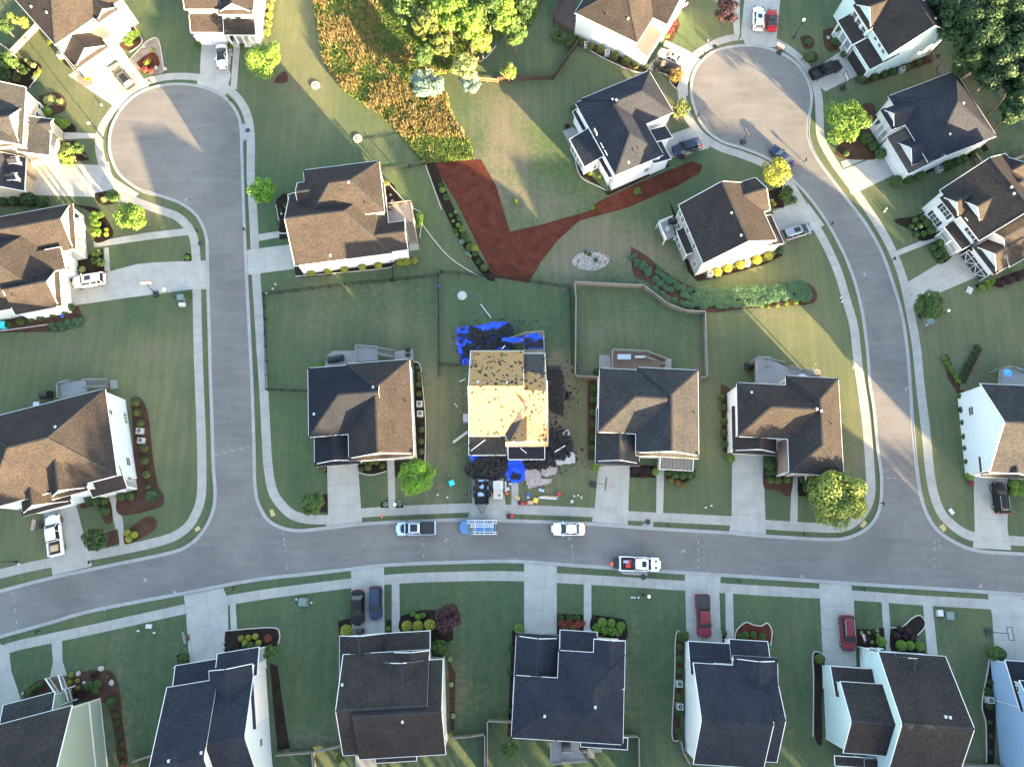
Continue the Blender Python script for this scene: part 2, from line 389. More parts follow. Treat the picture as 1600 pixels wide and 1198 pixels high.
# soft regions (px, py, rx, ry, amount): dirt / dry olive with sun and haze brightness painted in / fresh green / deep
DIRT = [(775,205,38,70,.75),(800,250,60,30,.55),(850,310,75,38,.75),(960,365,60,32,.6),(1010,405,60,22,.55),(905,395,90,40,.45),(820,160,50,25,.2),(760,300,30,60,.5),
  (880,420,50,25,.5),(650,720,30,70,.5),(668,640,26,80,.45),(690,780,40,22,.35),(866,562,16,22,1.0),(876,600,14,40,.5),(868,660,16,20,.9),(872,660,26,60,.45),(880,700,50,60,.35),(930,520,8,12,.9),(455,140,25,12,.7),
  (900,455,12,60,.3),(1190,490,60,6,.5),(240,330,18,14,.7),(1040,195,28,16,.6),(1030,145,24,14,.6),(285,650,8,110,.35),(160,545,120,14,.3),(1430,510,50,30,.35),(1345,715,20,40,.4),
  (1480,760,14,90,.28),(1465,100,60,25,.55),(1510,150,60,30,.4),(1560,230,70,50,.45),(1330,130,60,18,.3),(980,1060,12,80,.4),(712,1090,20,80,.5),(1470,1060,20,80,.45),(1485,1180,60,14,.6),
  (480,1155,60,14,.5),(590,450,60,12,.25),(480,480,40,60,.3),(620,500,70,30,.3),(560,560,60,20,.2),(265,560,80,20,.22),(705,545,20,14,.4),(840,600,10,30,.5),(1090,580,12,60,.5),(905,580,20,12,.6),
  (1000,500,120,60,.12),(60,500,120,12,.4),(190,1120,16,90,.5),(240,985,60,30,.15),(1290,1000,16,40,.2),(820,200,10,60,.25),(1230,30,40,30,.25),(440,640,16,60,.1),(690,930,60,20,.1),(1420,1000,20,10,.2),
  (700,700,20,100,.4),(830,740,90,40,.25),(1150,750,60,40,.1),(560,420,90,10,.2),(1540,560,60,50,.4),(1560,480,60,60,.25)]
DRY_LIT = [(300,1080,420,110,-.55),(1000,1060,420,120,-.55),(560,950,300,60,-.3),(520,760,60,60,-.3),(1060,760,160,50,-.2),(150,560,200,60,.6),(250,690,60,140,.85),(120,600,120,60,.6),(1250,520,90,60,.7),(1500,500,120,120,.7),(920,640,30,140,.8),(1110,660,22,130,.8),(1245,400,80,60,.6),
  (60,820,60,120,.7),(480,110,60,150,1.2),(620,200,60,60,.3),(1340,640,25,120,.8),(1460,740,40,140,.6),(860,160,80,60,.4),(820,400,90,60,.4),(1010,150,90,40,.4),(1130,60,40,40,.7),(1240,70,60,40,.5),  # strongest entry paints the golden sunlit strip of the upper lawn
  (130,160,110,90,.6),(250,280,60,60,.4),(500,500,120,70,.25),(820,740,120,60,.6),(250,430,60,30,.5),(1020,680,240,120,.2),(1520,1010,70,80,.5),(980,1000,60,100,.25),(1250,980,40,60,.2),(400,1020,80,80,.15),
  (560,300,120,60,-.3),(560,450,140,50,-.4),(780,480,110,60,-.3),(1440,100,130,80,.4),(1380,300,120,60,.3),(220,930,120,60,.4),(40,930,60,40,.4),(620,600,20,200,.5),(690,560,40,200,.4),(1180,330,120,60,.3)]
FRESH = [(560,130,40,60,.5),(840,240,60,70,.6),(870,290,60,40,.6),(1010,200,40,30,.2),(640,300,60,60,.25),(440,700,40,120,.2),(1340,560,20,60,.3),(60,600,60,20,.3),(320,560,20,60,.3)]
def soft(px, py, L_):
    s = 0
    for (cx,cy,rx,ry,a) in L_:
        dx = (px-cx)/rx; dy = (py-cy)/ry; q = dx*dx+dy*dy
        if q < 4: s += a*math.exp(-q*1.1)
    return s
def make_ground():
    xs = axis_coords(-104, 104, .8, 1600); ys = axis_coords(-40, 112, .8, 1600); nx, ny = len(xs), len(ys)
    v = [(x,y,0) for y in ys for x in xs]; f = [(j*nx+i, j*nx+i+1, (j+1)*nx+i+1, (j+1)*nx+i) for j in range(ny-1) for i in range(nx-1)]
    me = bpy.data.meshes.new('lawn'); me.from_pydata(v, [], f)
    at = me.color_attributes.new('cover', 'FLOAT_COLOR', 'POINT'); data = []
    st, ct = math.sin(TILT), math.cos(TILT)
    for (x,y,z) in v:
        if abs(x) > 110 or y < -45 or y > 115: data += [0,.3,0,1]; continue
        dz = -CAM_H; fd = y*st-dz*ct; u = y*ct+dz*st; px = 800+FPX*x/fd; py = 599-FPX*u/fd
        nn = noise.noise(Vector((x*.09, y*.09, 3)))*.5+noise.noise(Vector((x*.3, y*.3, 7)))*.3
        d = soft(px,py,DIRT); r = soft(px,py,DRY_LIT); q = soft(px,py,FRESH)
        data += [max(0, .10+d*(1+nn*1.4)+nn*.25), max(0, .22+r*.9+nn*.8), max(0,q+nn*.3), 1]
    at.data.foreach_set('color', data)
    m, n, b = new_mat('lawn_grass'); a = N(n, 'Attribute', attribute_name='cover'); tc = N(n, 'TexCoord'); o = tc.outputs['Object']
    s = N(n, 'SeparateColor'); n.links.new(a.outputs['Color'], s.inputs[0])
    fine = noi(n, 5.5, 4, o, .75); mid = noi(n, .7, 4, o, .6); blot = noi(n, 1.3, 5, o, .7)
    c = mixc(n, mid, (.044,.080,.046), (.076,.116,.060))
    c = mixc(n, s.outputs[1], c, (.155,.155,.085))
    c = mixc(n, s.outputs[2], c, (.060,.115,.028))
    th = N(n, 'Math', operation='MULTIPLY_ADD'); n.links.new(s.outputs[0], th.inputs[0]); th.inputs[1].default_value = 1.25; n.links.new(maprange(n, blot, .35, .65, -.60, .25), th.inputs[2])
    cl = N(n, 'Clamp'); n.links.new(th.outputs[0], cl.inputs[0])
    c = mixc(n, maprange(n, noi(n, .35, 6, o, .8), .44, .60, 0, .45), c, (.105,.110,.062))
    c = mixc(n, cl.outputs[0], c, (.165,.140,.105))
    mp = N(n, 'Mapping'); n.links.new(o, mp.inputs[0]); mp.inputs['Scale'].default_value = (1, .06, 1); stripe = noi(n, 1.1, 2, mp.outputs[0])
    c = mixc(n, maprange(n, stripe, .4, .6, 0, .16), c, (.02,.035,.018))
    c = mixc(n, maprange(n, fine, .36, .62, 0, .50), c, (.024,.038,.024))
    c = mixc(n, maprange(n, noi(n, 22, 2, o), .55, .75, 0, .30), c, (.16,.17,.08))
    n.links.new(c, b.inputs['Base Color']); b.inputs['Roughness'].default_value = .95; b.inputs['Specular IOR Level'].default_value = .03
    bp = N(n, 'Bump'); bp.inputs['Strength'].default_value = .9; bp.inputs['Distance'].default_value = .10; n.links.new(fine, bp.inputs['Height']); n.links.new(bp.outputs[0], b.inputs['Normal'])
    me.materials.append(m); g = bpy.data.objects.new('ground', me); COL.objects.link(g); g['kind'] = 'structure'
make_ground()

# ---------------------------------------------------------------- roads
CN = [(-60,940),(0,921),(85,899),(170,881),(265,861),(296,848),(316,828),(330,800),(334,770),(331,725),(329,650),(327,600),(325,520),(323,455),(322,400),(320,370),(307,340),(282,320),(250,308),(217,298),(187,276),
  (173,250),(169,225),(174,196),(190,168),(213,147),(245,134),(282,130),(322,136),(352,151),(370,172),(378,196),(380,240),(382,300),(386,400),(391,500),(396,600),(399,690),(401,760),(408,790),(425,814),(460,826),(512,822),
  (567,816),(640,812),(735,809),(799,811),(860,813),(925,816),(1020,823),(1140,830),(1199,835),(1290,840),(1325,837),(1354,822),(1371,796),(1375,750),(1369,700),(1363,637),(1357,600),(1354,560),(1347,500),(1336,450),(1320,405),(1300,365),
  (1280,333),(1256,302),(1232,278),(1208,255),(1170,237),(1125,222),(1098,200),(1084,172),(1078,145),(1081,118),(1094,96),(1118,78),(1160,70),(1200,74),(1238,92),(1260,118),(1270,150),(1266,185),(1265,212),(1277,245),(1317,300),
  (1355,350),(1380,395),(1398,445),(1412,495),(1420,550),(1424,600),(1429,675),(1437,750),(1447,795),(1466,826),(1495,846),(1530,858),(1599,863),(1660,868)]
CS = [(-60,1014),(0,997),(75,976),(150,955),(287,929),(399,908),(480,899),(542,892),(605,885),(700,881),(799,879),(875,884),(975,891),(1070,897),(1199,905),(1335,914),(1480,923),(1599,931),(1660,935)]
wn_, ws_ = W(CN), W(CS)
asph_n = offset(wn_, -.46); asph_s = offset(ws_, .46)
def asphalt():
    m, n, b = new_mat('asphalt'); tc = N(n, 'TexCoord'); o = tc.outputs['Object']
    f1 = noi(n, .12, 4, o, .6); f2 = noi(n, 14, 3, o, .8)
    mp = N(n, 'Mapping'); n.links.new(o, mp.inputs[0]); mp.inputs['Scale'].default_value = (.25, 1.6, 1); mp.inputs['Rotation'].default_value = (0,0,.05); f3 = noi(n, .6, 3, mp.outputs[0])
    c = mixc(n, maprange(n, f1, .35, .65), (.104,.099,.099), (.148,.141,.138)); c = mixc(n, maprange(n, f2, .3, .7, 0, .35), c, (.09,.087,.09)); c = mixc(n, maprange(n, f3, .46, .72, 0, .35), c, (.175,.167,.16))
    vo = N(n, 'TexVoronoi', feature='DISTANCE_TO_EDGE'); vo.inputs['Scale'].default_value = .16
    mv = N(n, 'Mapping'); n.links.new(o, mv.inputs[0]); dn = N(n, 'TexNoise'); dn.inputs['Scale'].default_value = .7; dn.inputs['Detail'].default_value = 4; n.links.new(o, dn.inputs['Vector'])
    va = N(n, 'VectorMath', operation='MULTIPLY_ADD'); n.links.new(dn.outputs['Color'], va.inputs[0]); va.inputs[1].default_value = (2.2,2.2,0); n.links.new(o, va.inputs[2]); n.links.new(va.outputs[0], vo.inputs['Vector'])
    c = mixc(n, maprange(n, vo.outputs['Distance'], 0, .006, .45, 0), c, (.05,.048,.05))
    n.links.new(c, b.inputs['Base Color']); b.inputs['Roughness'].default_value = .9; b.inputs['Specular IOR Level'].default_value = .3
    return m
mb = MB(); mb.flat(asph_n + asph_s[::-1], .048); o = mb.build('road', asphalt()); o['kind'] = 'structure'
for nm, ln, s in (('gutter', wn_, -1), ('gutter', ws_, 1)):
    strip(nm, ln, 0, s*.50, .044, M['gutter'])
    strip('kerb', ln, s*.10, -s*.03, .09, M['gutter'], zt=True)
# small radius tonal seams and survey chalk marks on the road
mb = MB()
def dash(p, q, n=6, w=.08, on=.35):
    a = Vector(g2(p)); b = Vector(g2(q)); d = (b-a); L_ = d.length; d.normalize(); nn = Vector((-d.y, d.x))*w/2; t = 0
    while t < L_:
        l = random.uniform(.15,.6); e = min(L_, t+l); p0 = a+d*t; p1 = a+d*e
        mb.poly([(*(p0-nn),.056),(*(p1-nn),.056),(*(p1+nn),.056),(*(p0+nn),.056)]); t = e+random.uniform(.3,1.2)
for a, b in (((443,832),(450,893)),((660,840),(662,878)),((893,850),(896,882)),((1091,833),(1091,887)),((1460,845),(1459,898)),((1374,746),(1426,748)),((336,711),(390,698)),((20,925),(28,985)),((1270,577),(1276,566)),((1465,830),(1471,868)),((1268,280),(1272,274))):
    dash(a, b)
for (px, py) in ((162,951),(228,905),(272,925),(697,877),(698,843),(891,841),(1067,860),(1333,573),(803,876),(1532,915),(1350,430),(1416,608),(290,313),(1252,900)):
    c = g2((px,py)); 
    for k in range(3):
        a = random.uniform(0,6.28); q = Vector((c[0]+random.uniform(-.2,.2), c[1]+random.uniform(-.2,.2))); d = Vector((math.cos(a),math.sin(a)))*.28; nn = Vector((-d.y,d.x)).normalized()*.035
        mb.poly([(*(q-d-nn),.056+k*.002),(*(q+d-nn),.056+k*.002),(*(q+d+nn),.056+k*.002),(*(q-d+nn),.056+k*.002)])
o = mb.build('road_markings', M['paint']); o['kind'] = 'structure'

# ---------------------------------------------------------------- sidewalks (centre lines)
SW = [[(-60,916),(0,897),(75,880),(160,865),(250,846),(287,829),(305,806),(315,775),(316,725),(315,675),(312,600),(311,575),(309,500),(308,440),(307,400),(301,366),(280,340),(250,328),(215,315),(186,298),(166,268),(157,240),(156,215),(162,195),(178,172),(200,146),(230,128),(275,120),(325,125),(362,145),(383,173),(391,210),(391,270),(393,300),(396,350),(399,420),(403,480),(408,560),(411,600),(415,675),(418,725),(425,765),(440,790),(465,808),(512,812),(565,802),(650,797),(735,794),(800,796),(925,801),(980,806),(1140,814),(1200,820),(1290,825),(1322,822),(1345,806),(1359,780),(1361,750),(1357,690),(1353,650),(1346,600),(1342,575),(1335,512),(1325,475),(1310,425),(1290,380),(1267,340),(1248,308),(1232,285),(1198,258),(1160,242),(1125,230),(1095,210),(1074,180),(1066,150),(1066,118),(1080,93),(1100,78),(1128,64),(1162,58),(1200,62),(1235,80),(1262,108),(1277,145),(1280,180),(1282,215),(1300,250),(1322,281),(1345,312),(1375,357),(1395,395),(1410,435),(1420,480),(1431,540),(1437,600),(1446,675),(1454,750),(1466,793),(1485,818),(1522,839),(1599,846),(1660,850)],
 [(-60,1040),(15,1011),(75,997),(150,981),(290,950),(355,937),(430,925),(550,910),(625,903),(700,900),(799,899),(925,905),(1070,914),(1199,922),(1332,929),(1442,937),(1545,943),(1599,948),(1660,952)]]
for i, s in enumerate(SW): strip('sidewalk', W(s), -.62 if i == 0 else -.74, .74 if i == 0 else .62, .016, M['sidewalk'])

# ---------------------------------------------------------------- driveways and walks (px polygons; first edge gives the joint direction)
DR = [([(144,120),(183,97),(232,135),(200,160),(186,172)],'c'), ([(106,118),(138,97),(178,138),(228,152),(196,178),(177,166)],'c'), ([(315,67),(345,67),(361,118),(352,150),(306,135),(312,118)],'c'), ([(340,66),(364,66),(353,150),(310,133),(313,110)],'c'),
 ([(52,253),(152,258),(170,252),(175,276),(218,303),(200,318),(150,308),(52,305)],'c'), ([(100,443),(213,413),(240,410),(324,407),(325,452),(300,452),(180,468),(110,478)],'c'),
 ([(383,391),(460,381),(460,420),(385,430)],'c'), ([(511,725),(559,722),(566,818),(509,823),(513,805)],'c'), ([(69,790),(118,785),(144,884),(82,899),(80,878),(70,830)],'c'),
 ([(736,740),(786,740),(792,812),(730,811),(738,790)],'c'), ([(935,728),(984,727),(981,820),(925,815),(929,795)],'c'), ([(1144,706),(1192,706),(1197,836),(1139,830),(1143,812)],'c'),
 ([(1521,745),(1575,745),(1574,826),(1580,859),(1520,856),(1523,826)],'c'), ([(290,950),(287,930),(349,918),(356,936),(358,1035),(296,1035)],'c'), ([(549,905),(548,892),(600,884),(601,990),(550,990)],'c'),
 ([(819,880),(870,884),(870,990),(819,990)],'c'), ([(1070,897),(1126,900),(1124,925),(1127,1010),(1073,1010)],'c'), ([(1280,911),(1330,914),(1334,935),(1338,1040),(1286,1040)],'c'), ([(1543,927),(1620,932),(1620,1035),(1555,1035),(1550,960)],'c'),
 ([(0,1005),(14,1014),(18,1048),(34,1095),(20,1140),(-40,1140),(-40,1010)],'c'), ([(1455,930),(1457,943),(1465,1022),(1449,1022),(1442,943)],'w'),
 ([(1009,105),(1040,78),(1060,80),(1108,98),(1092,110),(1075,130),(1010,108)],'c'), ([(1164,-10),(1220,-10),(1212,74),(1165,72),(1158,50)],'c'), ([(1266,115),(1345,78),(1360,108),(1290,143),(1272,130)],'c'),
 ([(1035,215),(1085,197),(1108,215),(1108,232),(1038,250)],'c'), ([(1315,266),(1382,240),(1400,272),(1330,305)],'c'), ([(1206,336),(1263,318),(1288,352),(1222,382)],'c'),
 ([(1414,443),(1500,392),(1532,430),(1420,478),(1425,462)],'c')]
for i, (p, k) in enumerate(DR): sheet('driveway' if k == 'c' else 'path', p, .020+.0012*(i%3), M['concrete'])
WK = [[(157,62),(171,51),(236,139),(224,146)], [(365,72),(375,73),(370,140),(360,140)], [(99,207),(156,209),(156,216),(99,218)], [(146,378),(228,364),(297,356),(297,367),(230,375),(147,387)], [(163,387),(170,387),(172,424),(163,424)],
 [(404,366),(452,359),(452,368),(404,377)], [(605,716),(616,716),(618,796),(607,797)], [(170,775),(180,773),(192,812),(196,850),(187,852),(178,815)], [(799,745),(810,745),(810,790),(799,790)],
 [(1026,728),(1038,728),(1036,802),(1025,801)], [(1237,745),(1247,745),(1246,818),(1234,817)], [(359,942),(368,940),(373,1020),(362,1020)], [(612,908),(624,908),(625,990),(612,990)], [(912,908),(924,908),(924,990),(912,990)],
 [(1133,923),(1145,923),(1147,1000),(1134,1000)], [(1377,938),(1388,938),(1394,1020),(1382,1020)], [(80,1000),(97,998),(98,1032),(105,1055),(77,1062),(83,1034)], [(1313,253),(1363,235),(1368,243),(1318,263)], [(1293,130),(1268,112),(1342,60),(1352,68)],
 [(1394,397),(1400,392),(1465,366),(1470,373),(1402,400)], [(1207,330),(1245,316),(1250,323),(1210,338)], [(1029,174),(1052,166),(1054,175),(1033,181)], [(1058,122),(1074,118),(1075,150),(1060,150)], [(1040,63),(1080,82),(1076,90),(1036,72)], [(1142,-10),(1156,-10),(1156,52),(1147,56)], [(1218,307),(1222,285),(1232,300),(1240,320)]]
for i, p in enumerate(WK): sheet('path', p, .0245+.0008*(i%3), M['concrete'], uvdir=(p[0],p[-1]))
for p in ([(377,192),(392,199),(393,214),(379,222)], [(1000,823),(1010,815),(1022,810),(1020,824)], [(960,889),(975,897),(1012,899),(1010,893)]): sheet('path', p, .030, M['gutter'])
for p in ([(304,826),(310,821),(314,826),(307,831)], [(421,797),(426,795),(431,805),(424,807)], [(1343,822),(1350,812),(1355,817),(1349,824)], [(1467,822),(1474,818),(1479,826),(1474,831)]): sheet('sidewalk_warning_pad', p, .034, M['yellow_pad'])
# grass islands between walk and drive
# ---------------------------------------------------------------- mulch beds
BR, DK, RD, PV, SO = 'mulch_brown','mulch_dark','mulch_red','mulch_paver','soil'
BEDS = [
 ([(675,253),(752,250),(775,290),(797,362),(850,350),(920,330),(935,315),(1000,285),(1080,252),(1097,258),(1094,270),(1060,290),(980,325),(905,345),(872,375),(845,410),(826,442),(772,433),(745,380),(715,320)], RD, 0),
 ([(665,258),(680,255),(700,305),(740,385),(773,434),(756,432),(715,370),(690,320)], DK, 1),
 ([(985,385),(1010,400),(1050,432),(1100,452),(1180,450),(1250,440),(1275,455),(1270,474),(1230,478),(1170,482),(1100,488),(1060,470),(1010,440),(990,430)], BR, 1),
 ([(205,622),(220,622),(232,650),(240,720),(248,760),(256,775),(250,792),(190,805),(183,780),(205,765),(208,700)], BR, 1), ([(193,835),(215,815),(236,806),(246,818),(236,832),(218,842),(196,850)], BR, 1), ([(126,787),(168,778),(176,812),(166,818),(158,805),(152,790),(128,795)], BR, 1), ([(165,832),(184,826),(187,848),(166,855)], BR, 0),
 ([(646,565),(652,566),(659,580),(663,620),(665,660),(664,700),(662,722),(649,722),(648,600)], DK, 1), ([(560,718),(604,716),(604,736),(590,740),(572,740),(560,736)], DK, 0), ([(616,720),(640,718),(640,745),(618,745)], DK, 0),
 ([(497,727),(511,728),(511,739),(501,735)], DK, 0), ([(503,772),(512,772),(512,800),(500,800)], DK, 0), ([(595,785),(606,780),(607,793),(595,793)], DK, 0), ([(618,782),(628,784),(631,793),(618,793)], DK, 0),
 ([(460,418),(614,402),(616,414),(600,420),(470,434),(462,430)], DK, 0), ([(432,312),(448,304),(455,352),(452,362),(436,362),(438,345),(431,330)], DK, 1), ([(436,366),(450,366),(452,372),(437,375)], DK, 0), ([(604,285),(616,290),(625,312),(640,322),(640,328),(606,328)], DK, 1),
 ([(918,594),(934,594),(932,718),(918,718)], BR, 0), ([(985,727),(1024,727),(1024,746),(984,746)], DK, 0), ([(1040,735),(1088,733),(1086,745),(1066,757),(1042,748)], DK, 0),
 ([(1126,600),(1140,606),(1142,706),(1130,706)], BR, 0), ([(1193,718),(1235,722),(1235,773),(1210,765),(1193,760)], BR, 1), ([(1247,740),(1290,742),(1300,790),(1262,775),(1247,773)], DK, 1),
 ([(1497,608),(1508,610),(1522,745),(1514,752),(1506,700)], BR, 0), ([(1573,755),(1600,755),(1600,770),(1574,772)], DK, 0),
 ([(352,985),(425,980),(437,990),(434,1005),(425,1012),(405,1012),(374,1014),(352,1020)], DK, 1), ([(422,1036),(434,1040),(442,1100),(453,1168),(434,1172),(427,1100)], DK, 0), ([(276,1023),(288,1020),(296,1022),(296,1034),(278,1036)], DK, 0),
 ([(528,970),(548,965),(548,990),(530,992)], DK, 0), ([(603,968),(612,968),(612,988),(603,988)], DK, 0), ([(626,962),(660,953),(690,955),(705,975),(706,1000),(676,1000),(672,985),(626,985)], DK, 1), ([(700,1030),(712,1050),(710,1140),(704,1140)], BR, 0),
 ([(870,958),(912,960),(912,990),(870,990)], DK, 0), ([(925,960),(965,965),(978,972),(976,1000),(925,985)], DK, 1), ([(800,985),(812,984),(804,1060),(799,1150),(793,1150)], DK, 0),
 ([(1056,992),(1064,987),(1073,988),(1073,1010),(1068,1020),(1064,1110),(1060,1155),(1050,1150),(1054,1060)], BR, 1), ([(1148,1000),(1152,982),(1165,972),(1178,975),(1190,977),(1199,974),(1206,985),(1204,1003)], RD, 1), ([(1127,985),(1134,988),(1134,1003),(1128,1003)], DK, 0),
 ([(1270,1022),(1278,1018),(1288,1024),(1288,1040),(1284,1100),(1284,1160),(1273,1150),(1272,1080)], DK, 1), ([(1339,982),(1360,983),(1381,980),(1384,1015),(1340,1015)], DK, 0), ([(1391,980),(1410,978),(1425,965),(1437,961),(1444,968),(1444,980),(1434,990),(1433,1005),(1445,1022),(1395,1020)], DK, 1),
 ([(1546,1015),(1555,1028),(1553,1190),(1541,1190),(1540,1130),(1534,1100),(1542,1050)], DK, 1),
 ([(108,1060),(118,1052),(160,1045),(180,1055),(188,1085),(192,1130),(200,1190),(186,1198),(178,1140),(163,1098),(120,1092)], BR, 1), ([(36,1080),(60,1062),(82,1060),(80,1080),(40,1092)], BR, 0),
 ([(1396,345),(1402,342),(1430,338),(1452,330),(1465,345),(1470,365),(1440,377),(1425,360),(1405,352)], DK, 1), ([(1452,382),(1480,372),(1488,398),(1472,412),(1462,400)], DK, 1), ([(1523,445),(1560,435),(1600,420),(1600,432),(1560,445),(1530,455)], DK, 0),
 ([(1338,168),(1366,165),(1372,240),(1350,250),(1310,245),(1310,225)], BR, 1), ([(1395,285),(1450,262),(1540,225),(1545,235),(1470,262),(1400,290)], DK, 0), ([(1285,48),(1305,45),(1315,68),(1300,82),(1288,72)], BR, 1), ([(1250,58),(1264,56),(1272,66),(1268,76),(1256,76)], BR, 1), ([(1255,85),(1268,80),(1278,86),(1276,96),(1262,98)], BR, 1),
 ([(1335,125),(1350,120),(1440,88),(1470,85),(1465,95),(1350,133)], BR, 0), ([(920,62),(1000,98),(1013,106),(1008,113),(985,110),(940,90),(905,70)], BR, 0), ([(1040,50),(1060,28),(1062,40),(1050,66),(1040,64)], BR, 0), ([(1046,103),(1060,118),(1058,136),(1048,130)], DK, 1),
 ([(1045,312),(1100,430),(1200,408),(1224,388),(1222,400),(1190,415),(1110,436),(1090,440),(1075,425)], DK, 0), ([(1200,300),(1222,290),(1225,325),(1207,325)], DK, 0), ([(895,245),(948,300),(1035,262),(1040,245),(1046,260),(1030,268),(950,306),(938,294),(915,278),(905,275)], DK, 0),
 ([(115,320),(150,325),(165,340),(177,362),(172,373),(148,378),(152,340)], DK, 1), ([(148,302),(175,298),(188,306),(178,318),(160,320),(150,312)], DK, 1), ([(109,415),(160,388),(164,425),(110,440)], DK, 0), ([(287,400),(292,395),(298,398),(298,408),(288,408)], DK, 0),
 ([(0,308),(75,308),(78,312),(70,323),(0,323)], BR, 0), ([(95,196),(100,190),(116,196),(118,206),(95,206)], DK, 1), ([(95,222),(120,220),(140,250),(95,257)], DK, 0), ([(0,100),(30,92),(62,100),(62,115),(45,138),(0,128)], DK, 1), ([(60,150),(90,145),(104,160),(98,175),(66,180)], BR, 1),
 ([(186,18),(196,24),(222,60),(218,72),(200,80),(187,68),(206,48)], BR, 1), ([(202,95),(216,80),(232,64),(248,64),(256,110),(236,116),(212,106)], PV, 1), ([(213,98),(232,84),(243,84),(250,100),(240,112),(226,114)], RD, 1), ([(120,118),(140,118),(145,128),(136,136),(122,128)], PV, 1),
 ([(0,490),(95,485),(122,478),(132,500),(100,518),(0,520)], BR, 0), ([(88,58),(100,80),(115,108),(122,116),(100,100)], DK, 0), ([(414,60),(428,0),(420,0),(414,30)], BR, 0),
 ([(1475,555),(1480,553),(1500,600),(1498,618),(1480,590)], BR, 0), ([(1500,598),(1530,540),(1535,545),(1508,600)], BR, 0), ([(434,118),(446,112),(450,128),(430,130)], BR, 1), ([(1430,480),(1445,478),(1448,495),(1436,498)], DK, 0),
 ([(1375,395),(1390,398),(1388,404),(1376,402)], DK, 0) if False else ([(905,400),(910,392),(930,388),(950,398),(952,412),(930,424),(905,418),(893,408)], SO, 1)]
for i, (p, mn, s) in enumerate(BEDS): sheet('mulch_bed', p, .028+.0035*(i%4), M[mn], sm=bool(s))
EDG = [[(1066,987),(1056,992),(1054,1060),(1050,1148),(1060,1156)], [(1148,1000),(1151,984),(1165,972),(1178,976),(1190,977),(1199,973),(1206,986),(1204,1008)], [(352,985),(425,980),(437,990),(435,1005)], [(646,565),(656,570),(660,600),(665,660),(664,722)], [(560,738),(580,742),(604,736)],
 [(905,68),(940,90),(985,110),(1006,114),(1014,106)], [(186,18),(198,26),(220,58),(220,70),(203,82)], [(1270,1150),(1271,1060),(1270,1022),(1280,1018),(1290,1026)], [(1541,1190),(1540,1130),(1534,1100),(1544,1040),(1547,1012)], [(897,245),(908,277),(936,292),(946,298)], [(1391,980),(1410,978),(1425,965),(1437,961),(1445,970),(1444,980),(1433,992)],
 [(0,517),(40,512),(75,507)], [(1046,103),(1048,130),(1062,142)], [(690,328),(665,258)], [(655,345),(700,400),(748,432)], [(202,95),(214,82),(232,64),(248,64),(256,112)], [(88,58),(92,78),(108,100),(120,116)], [(775,72),(760,90),(748,98)], [(462,432),(490,430),(598,420),(616,414)], [(436,345),(431,320)], [(605,285),(640,322),(658,335),(656,372)], [(60,105),(62,115),(46,138)], [(1127,985),(1128,1003),(1134,1008)]]
for i, e in enumerate(EDG): strip('bed_edging', W(e), -.07, .07, .11, M['edging'], zt=True)
